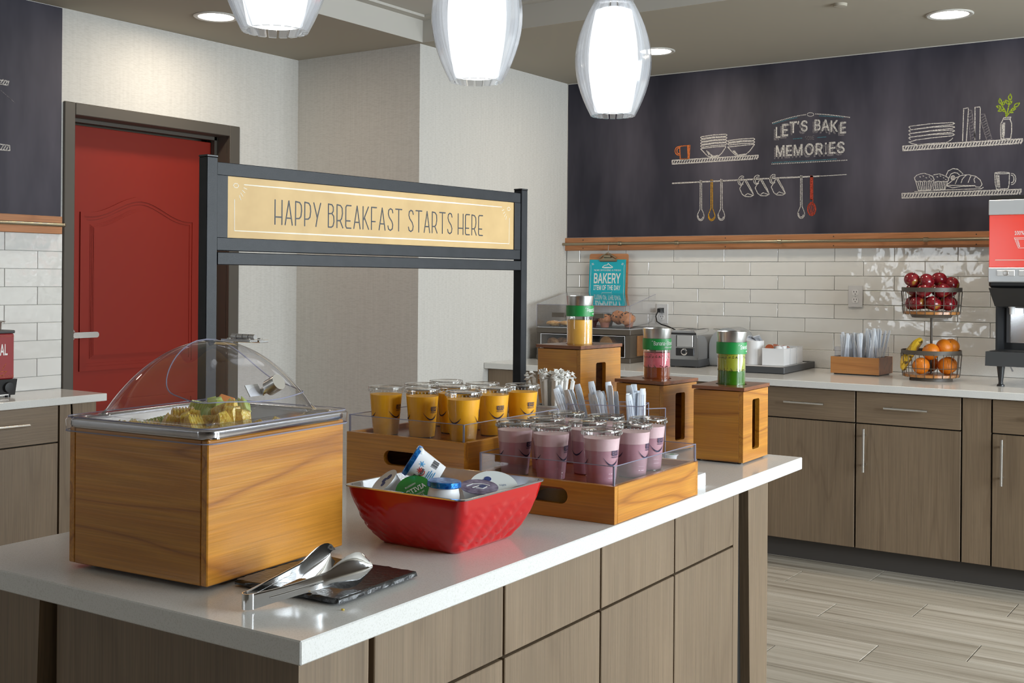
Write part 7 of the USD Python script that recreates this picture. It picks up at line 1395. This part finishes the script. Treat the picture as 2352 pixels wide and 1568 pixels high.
K['apple'] = MAT('apple_skin', {'tc': ('texture_coordinate', {}), 'mp': ('mapping', {'scale': (90, 90, 12)}), 'n': ('noise_texture', {'scale': 1.0, 'detail': 3.0}), 'n2': ('noise_texture', {'scale': 14.0, 'detail': 2.0}), 'oi': ('object_info', {}),
                                'r': ('rgb_ramp', {'ramp': [(0.3, (0.13, 0.004, 0.010)), (0.7, (0.27, 0.012, 0.018))]}), 'r2': ('rgb_ramp', {'ramp': [(0.62, (0, 0, 0)), (0.72, (1, 1, 1))]}), 'm': ('mix', {'mix_type': 'mix', 'color2': (0.50, 0.30, 0.03)}),
                                'p': ('principled_bsdf', {'roughness': 0.22, 'coat_weight': 0.3})},
                  [('tc.object', 'mp.vector'), ('mp.vector', 'n.vector'), ('tc.object', 'n2.vector'), ('n.fac', 'r.fac'), ('n2.fac', 'r2.fac'), ('r2.color', 'm.fac'), ('r.color', 'm.color1'), ('m.color', 'p.base_color')])
K['stem'] = plain('apple_stem', (0.05, 0.03, 0.015), 0.7)
K['orange_skin'] = cloudy('orange_skin', (0.66, 0.17, 0.006), (0.74, 0.22, 0.012), scale=(30, 30, 30), rough=0.38, bump=0.35, bscale=330)
K['banana'] = MAT('banana_skin', {'tc': ('texture_coordinate', {}), 'n': ('noise_texture', {'scale': 45.0, 'detail': 4.0}), 'r': ('rgb_ramp', {'ramp': [(0.36, (0.06, 0.03, 0.006)), (0.44, (0.60, 0.36, 0.02)), (0.7, (0.68, 0.44, 0.03))]}), 'p': ('principled_bsdf', {'roughness': 0.4})}, [('tc.object', 'n.vector'), ('n.fac', 'r.fac'), ('r.color', 'p.base_color')])
ap_prof = [(0, 0.010)] + [(0.036 * math.sin(t) * (1 + 0.06 * math.cos(t)) , -0.031 * math.cos(t) * 1.02 + 0.001 + (0.006 * math.exp(-((PI - t) / 0.28) ** 2) * -1.2) + 0.008 * math.exp(-(t / 0.25) ** 2)) for t in np.linspace(0.12, PI - 0.10, 22)] + [(0, 0.022)]
ap_prof[0] = (0, -0.024)
def fruit(kind, spots, grp):
    src = None
    for x, y, z, rx, ry, rz, lab in spots:
        m = FM @ mat4((x, y, z), rot=euler(rx, ry, rz))
        if src is None:
            src = thing(kind, lab, kind, m=m, group=grp)
            if kind == 'apple':
                part(src, 'fruit', lathe(ap_prof, 30), K['apple'], True); part(src, 'stem', tube([(0, 0, 0.020), (0.001, 0, 0.030), (0.004, 0, 0.037)], 0.0013, 6), K['stem'])
            else:
                part(src, 'fruit', blob(0.0385, 3, 1, 1, 0.95), K['orange_skin'], True); part(src, 'stem_button', mv(lathe([(0, 0.0005), (0.004, 0), (0.003, 0.0012), (0, 0.0016)], 10), 0, 0, 0.0362), K['stem'])
        else: copy(src, lab, kind, m=m, group=grp)
q = random.Random(2)
sp = []
for i in range(7):
    a = 2 * PI * i / 7 - PI / 2; sp.append((0.082 * math.cos(a), 0.082 * math.sin(a), 0.352, q.uniform(-.5, .5), q.uniform(-.5, .5), q.uniform(0, 6), 'red apple in the bottom layer of the upper wire basket'))
sp.append((0, 0.0, 0.352, 0, 0, 0, 'red apple in the bottom layer of the upper wire basket'))
for i in range(6):
    a = 2 * PI * (i + 0.5) / 6 - PI / 2; sp.append((0.078 * math.cos(a), 0.078 * math.sin(a), 0.411, q.uniform(-.5, .5), q.uniform(-.5, .5), q.uniform(0, 6), 'red apple in the middle layer of the upper wire basket'))
def cam_xy(right, fwd):           # basket coordinates from "right of" and "beyond" the pole as the camera sees it
    v = np.linalg.inv(FM[:2, :2]) @ (RGT[:2] * right + FWD[:2] * fwd); return float(v[0]), float(v[1])
for r_, f_, z_, e_, lab in ((-0.094, -0.01, 0.459, (0.4, 0.2, 0), 'red apple on top of the upper wire basket, leftmost'), (-0.040, -0.050, 0.452, (1.1, 0.5, 1.0), 'red apple with a yellow cheek on top of the upper wire basket, nearest'),
                            (0.028, -0.015, 0.462, (0.15, 0.1, 2.0), 'upright red apple right of the yellow-cheeked one on the upper wire basket'), (0.082, -0.02, 0.440, (0.6, -0.3, 0.5), 'red apple on top of the upper wire basket, rightmost')):
    x, y = cam_xy(r_, f_); sp.append((x, y, z_, *e_, lab))
for i, s_ in enumerate(sp):
    pass
fruit('apple', sp, 'red apples in the upper wire basket')
so = []
for r_, f_, z_, lab in ((-0.066, -0.056, 0.068, 'orange low in the lower wire basket, front left'), (0.046, -0.062, 0.068, 'orange low in the lower wire basket, front centre right'), (0.086, 0.012, 0.068, 'orange low in the lower wire basket, right'),
                        (0.02, 0.07, 0.068, 'orange low in the lower wire basket, at the back'), (-0.02, -0.05, 0.132, 'orange on the second layer of the lower wire basket, left of the largest one'), (0.046, -0.040, 0.152, 'largest-looking orange on top of the lower wire basket'), (0.098, 0.020, 0.152, 'orange on top of the lower wire basket, rightmost')):
    x, y = cam_xy(r_, f_); so.append((x, y, z_, q.uniform(-1, 1), q.uniform(-1, 1), q.uniform(0, 6), lab))
fruit('orange', so, 'oranges in the lower wire basket')
bb = thing('banana_bunch', 'bunch of ripe bananas with brown spots at the left of the lower wire basket', 'bananas', m=FM)
for i in range(5):
    pts = []; 
    for t in np.linspace(0, 1, 14):
        r_ = -0.030 - 0.092 * math.sin(t * 1.5) * (0.62 + 0.12 * i); f_ = 0.045 - 0.105 * t * (0.5 + 0.14 * i) + 0.012 * i; z_ = 0.178 - 0.008 * i - 0.105 * t ** 1.6 * (0.55 + 0.10 * i)
        x, y = cam_xy(r_, f_); pts.append((x, y, z_))
    part(bb, 'banana', tube(pts, 0.015, 8, rs=[0.006 if k == 0 else (0.007 if k == 13 else 0.0155 + 0.002 * math.sin(PI * k / 13)) for k in range(14)]), K['banana'], 40)

# juice dispenser at the right edge
JM = mat4((-1.155, 5.372, T), math.radians(-2))
jd = thing('juice_dispenser', 'black and silver juice dispenser with lit red front panel cut by the right edge', 'dispenser', m=JM)
jw, jdp = 0.34, 0.42
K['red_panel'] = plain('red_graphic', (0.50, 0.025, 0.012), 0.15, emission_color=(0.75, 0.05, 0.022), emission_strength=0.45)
K['panel_silver'] = plain('silver_plastic', (0.55, 0.56, 0.57), 0.3, metallic=0.5)
part(jd, 'drip_tray', cat_(hull([(x, y, z) for x, y, z in [(0.0, -0.045, 0.088), (jw, -0.045, 0.088), (0.002, -0.045, 0.150), (jw, -0.045, 0.150), (0.01, 0.20, 0.088), (jw, 0.20, 0.088), (0.01, 0.20, 0.150), (jw, 0.20, 0.150)]])), K['dark_grey'], False)
part(jd, 'drip_grid', bx(0.015, jw, -0.03, 0.14, 0.1502, 0.153), K['black_plastic'], False)
part(jd, 'back_body', bx(0.014, jw, 0.20, jdp, 0.088, 0.43, 0.006), K['black_plastic'], False)
part(jd, 'splash_panel', bx(0.03, jw - 0.02, 0.196, 0.1995, 0.18, 0.34), K['chrome'], False)
part(jd, 'side_post', bx(0.012, 0.020, 0.08, 0.2005, 0.150, 0.345), K['black_plastic'], False)
part(jd, 'nozzle_hood', hull([(x, y, z) for x, y, z in [(0.006, -0.02, 0.425), (jw, -0.02, 0.425), (0.006, 0.20, 0.425), (jw, 0.20, 0.425), (0.02, 0.03, 0.345), (jw, 0.03, 0.345), (0.02, 0.20, 0.335), (jw, 0.20, 0.335)]]), K['black_plastic'], False)
part(jd, 'head_shell', bx(0.0, jw, 0.0, jdp, 0.4255, 0.80, 0.010), K['black_plastic'], False)
part(jd, 'crown', hull([(x, y, z) for x, y, z in [(0.0, -0.004, 0.80), (jw, -0.004, 0.80), (0, jdp, 0.80), (jw, jdp, 0.80), (0.006, 0.004, 0.826), (jw, 0.004, 0.826), (0.006, jdp, 0.826), (jw, jdp, 0.826)]]), K['black_plastic'], False)
part(jd, 'silver_band', bx(0.001, jw, -0.012, 0.0015, 0.742, 0.808, 0.003), K['panel_silver'], False)
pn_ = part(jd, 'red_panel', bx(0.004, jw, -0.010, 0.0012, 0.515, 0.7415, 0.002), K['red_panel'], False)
part(jd, 'button_bar', bx(0.001, jw, -0.016, 0.0016, 0.450, 0.5145, 0.004), K['panel_silver'], False)
for k in range(3): part(jd, 'button', cat_(bx(0.040 + 0.090 * k, 0.112 + 0.090 * k, -0.0195, -0.0162, 0.478, 0.502, 0.001), mv(xf(lathe([(0, 0), (0.012, 0), (0.011, 0.002), (0, 0.003)], 18), rotx(PI / 2)), 0.076 + 0.090 * k, -0.0195, 0.490)), K['steel'], 30)
jf = lambda g: mv(xf(g, TO_XZ), 0, -0.0104, 0)
part(jd, 'printed_words', jf(mv(text('100% JUICE', 0.016, 0.0003, True, 0.62), 0.108, 0.655, 0)), K['print_white'], False)
part(jd, 'printed_glass', jf(ext(strokes([[(0.108, 0.650 - 0.008), (0.125, 0.598), (0.170, 0.598), (0.187, 0.642), (0.108, 0.642)], [(0.112, 0.636), (0.183, 0.636)], [(0.118, 0.632), (0.128, 0.603)], [(0.123, 0.632), (0.131, 0.603)]], 0.002), 0.0003)), K['print_white'], False)
part(jd, 'printed_line', jf(ext(sbox(0.03, 0.545, 0.16, 0.548), 0.0003)), K['cream_ink'], False)
for k in range(2): part(jd, 'nozzle', mv(cat_(lathe([(0, 0), (0.010, 0), (0.011, 0.028), (0, 0.028)], 18), lathe([(0, 0.0282), (0.014, 0.0282), (0.014, 0.05), (0, 0.05)], 18)), 0.082 + 0.10 * k, 0.07, 0.310), K['white_plastic'], 40)
for x, y in ((0.055, 0.0), (jw - 0.04, 0.0), (0.10, 0.33), (jw - 0.04, 0.33)):
    part(jd, 'leg', mv(lathe([(0, 0), (0.016, 0), (0.015, 0.006), (0.010, 0.008), (0.0095, 0.02), (0.017, 0.086), (0, 0.086)], 20), x, y, 0.0005), K['black_plastic'], 40)
hs = thing('drain_hose', 'thin translucent hose looping out behind the left side of the juice dispenser', 'hose')
hp = JM @ np.array([-0.0, 0.30, 0, 1])
part(hs, 'hose', tube([tuple((JM @ np.array([x, 0.36, z, 1]))[:3]) for x, z in ((0.004, 0.30), (-0.012, 0.27), (-0.026, 0.22), (-0.024, 0.16), (-0.010, 0.11), (0.006, 0.07), (0.02, 0.04))], 0.0035, 8), K['sachet'])

# oatmeal warmer at the left edge
om = thing('oatmeal_warmer', 'red oatmeal warmer with steel lid on a black base at the left edge', 'food warmer', (-4.385, 2.655, TL))
ow = 0.085
part(om, 'base', hull([(x, y, z) for x, y, z in [(-ow, -ow, 0.008), (ow, -ow, 0.008), (-ow, ow, 0.008), (ow, ow, 0.008), (-ow - 0.006, -ow - 0.006, 0.072), (ow + 0.006, -ow - 0.006, 0.072), (-ow - 0.006, ow + 0.006, 0.072), (ow + 0.006, ow + 0.006, 0.072)]]), K['black_plastic'], False)
part(om, 'base_trim', bx(ow + 0.0003, ow + 0.004, -ow, ow - 0.03, 0.008, 0.0125), K['steel'], False)
part(om, 'body', bx(-ow + 0.004, ow - 0.001, -ow + 0.004, ow - 0.004, 0.0725, 0.255, 0.004), K['red_sleeve'] if 'red_sleeve' in K else plain('red_sleeve', (0.30, 0.020, 0.022), 0.4), False)
part(om, 'top_plate', bx(-ow, ow, -ow, ow, 0.2555, 0.268, 0.003), K['dark_grey'], False)
part(om, 'well', lathe([(0, 0.2685), (0.066, 0.2685), (0.068, 0.300), (0, 0.300)], 36), K['steel'], 35)
part(om, 'lid', lathe([(0, 0.3005), (0.080, 0.3005), (0.080, 0.3045), (0.04, 0.310), (0, 0.312)], 36), K['steel'], 35)
of = lambda g: mv(xf(g, TO_YZ), ow - 0.001, 0, 0)
g = text('OATMEAL', 0.05, 0.0004, True); g.apply_translation((-g.bounds[0][0], -g.bounds[0][1], 0)); g.apply_scale((0.128 / g.extents[0], 0.046 / g.extents[1], 1))
part(om, 'printed_words', of(mv(g, -0.076, 0.168, 0)), K['print_white'], False)
part(om, 'printed_script', of(mv(text('Made Fresh Daily', 0.008, 0.0004, False, 0.8), -0.06, 0.150, 0)), K['cream_ink'], False)
part(om, 'printed_bowl', of(ext(strokes([[(-0.02, 0.10), (0.0, 0.088), (0.03, 0.088), (0.05, 0.104), (-0.02, 0.104)], [(0.03, 0.112), (0.045, 0.135)]], 0.0022), 0.0004)), K['chalk_orange'], False)
part(om, 'printed_line', of(ext(strokes([[(-0.08, 0.086), (0.08, 0.086)], [(-0.08, 0.080), (0.08, 0.080)], [(-0.08, 0.244), (0.08, 0.244)]], 0.001), 0.0004)), K['chalk_orange'], False)
part(om, 'dial', mv(xf(lathe([(0, 0), (0.022, 0), (0.020, 0.012), (0, 0.013)], 24), roty(PI / 2)), ow + 0.004, 0.052, 0.040), K['black_plastic'], 40)
for x in (-0.065, 0.065):
    for y in (-0.065, 0.065): part(om, 'foot', mv(lathe([(0, 0), (0.011, 0), (0.011, 0.008), (0, 0.008)], 14), x, y, 0), K['black_plastic'])
# small yellow crumb on the island top
cm_ = thing('crumb', 'tiny yellow crumb on the island top right of the slate board', 'crumb', (-1.06, 1.155, T))
part(cm_, 'crumb', mv(blob(0.0022, 1, 1.3, 0.9, 0.6), 0, 0, 0.0012), K['pineapple'], True)
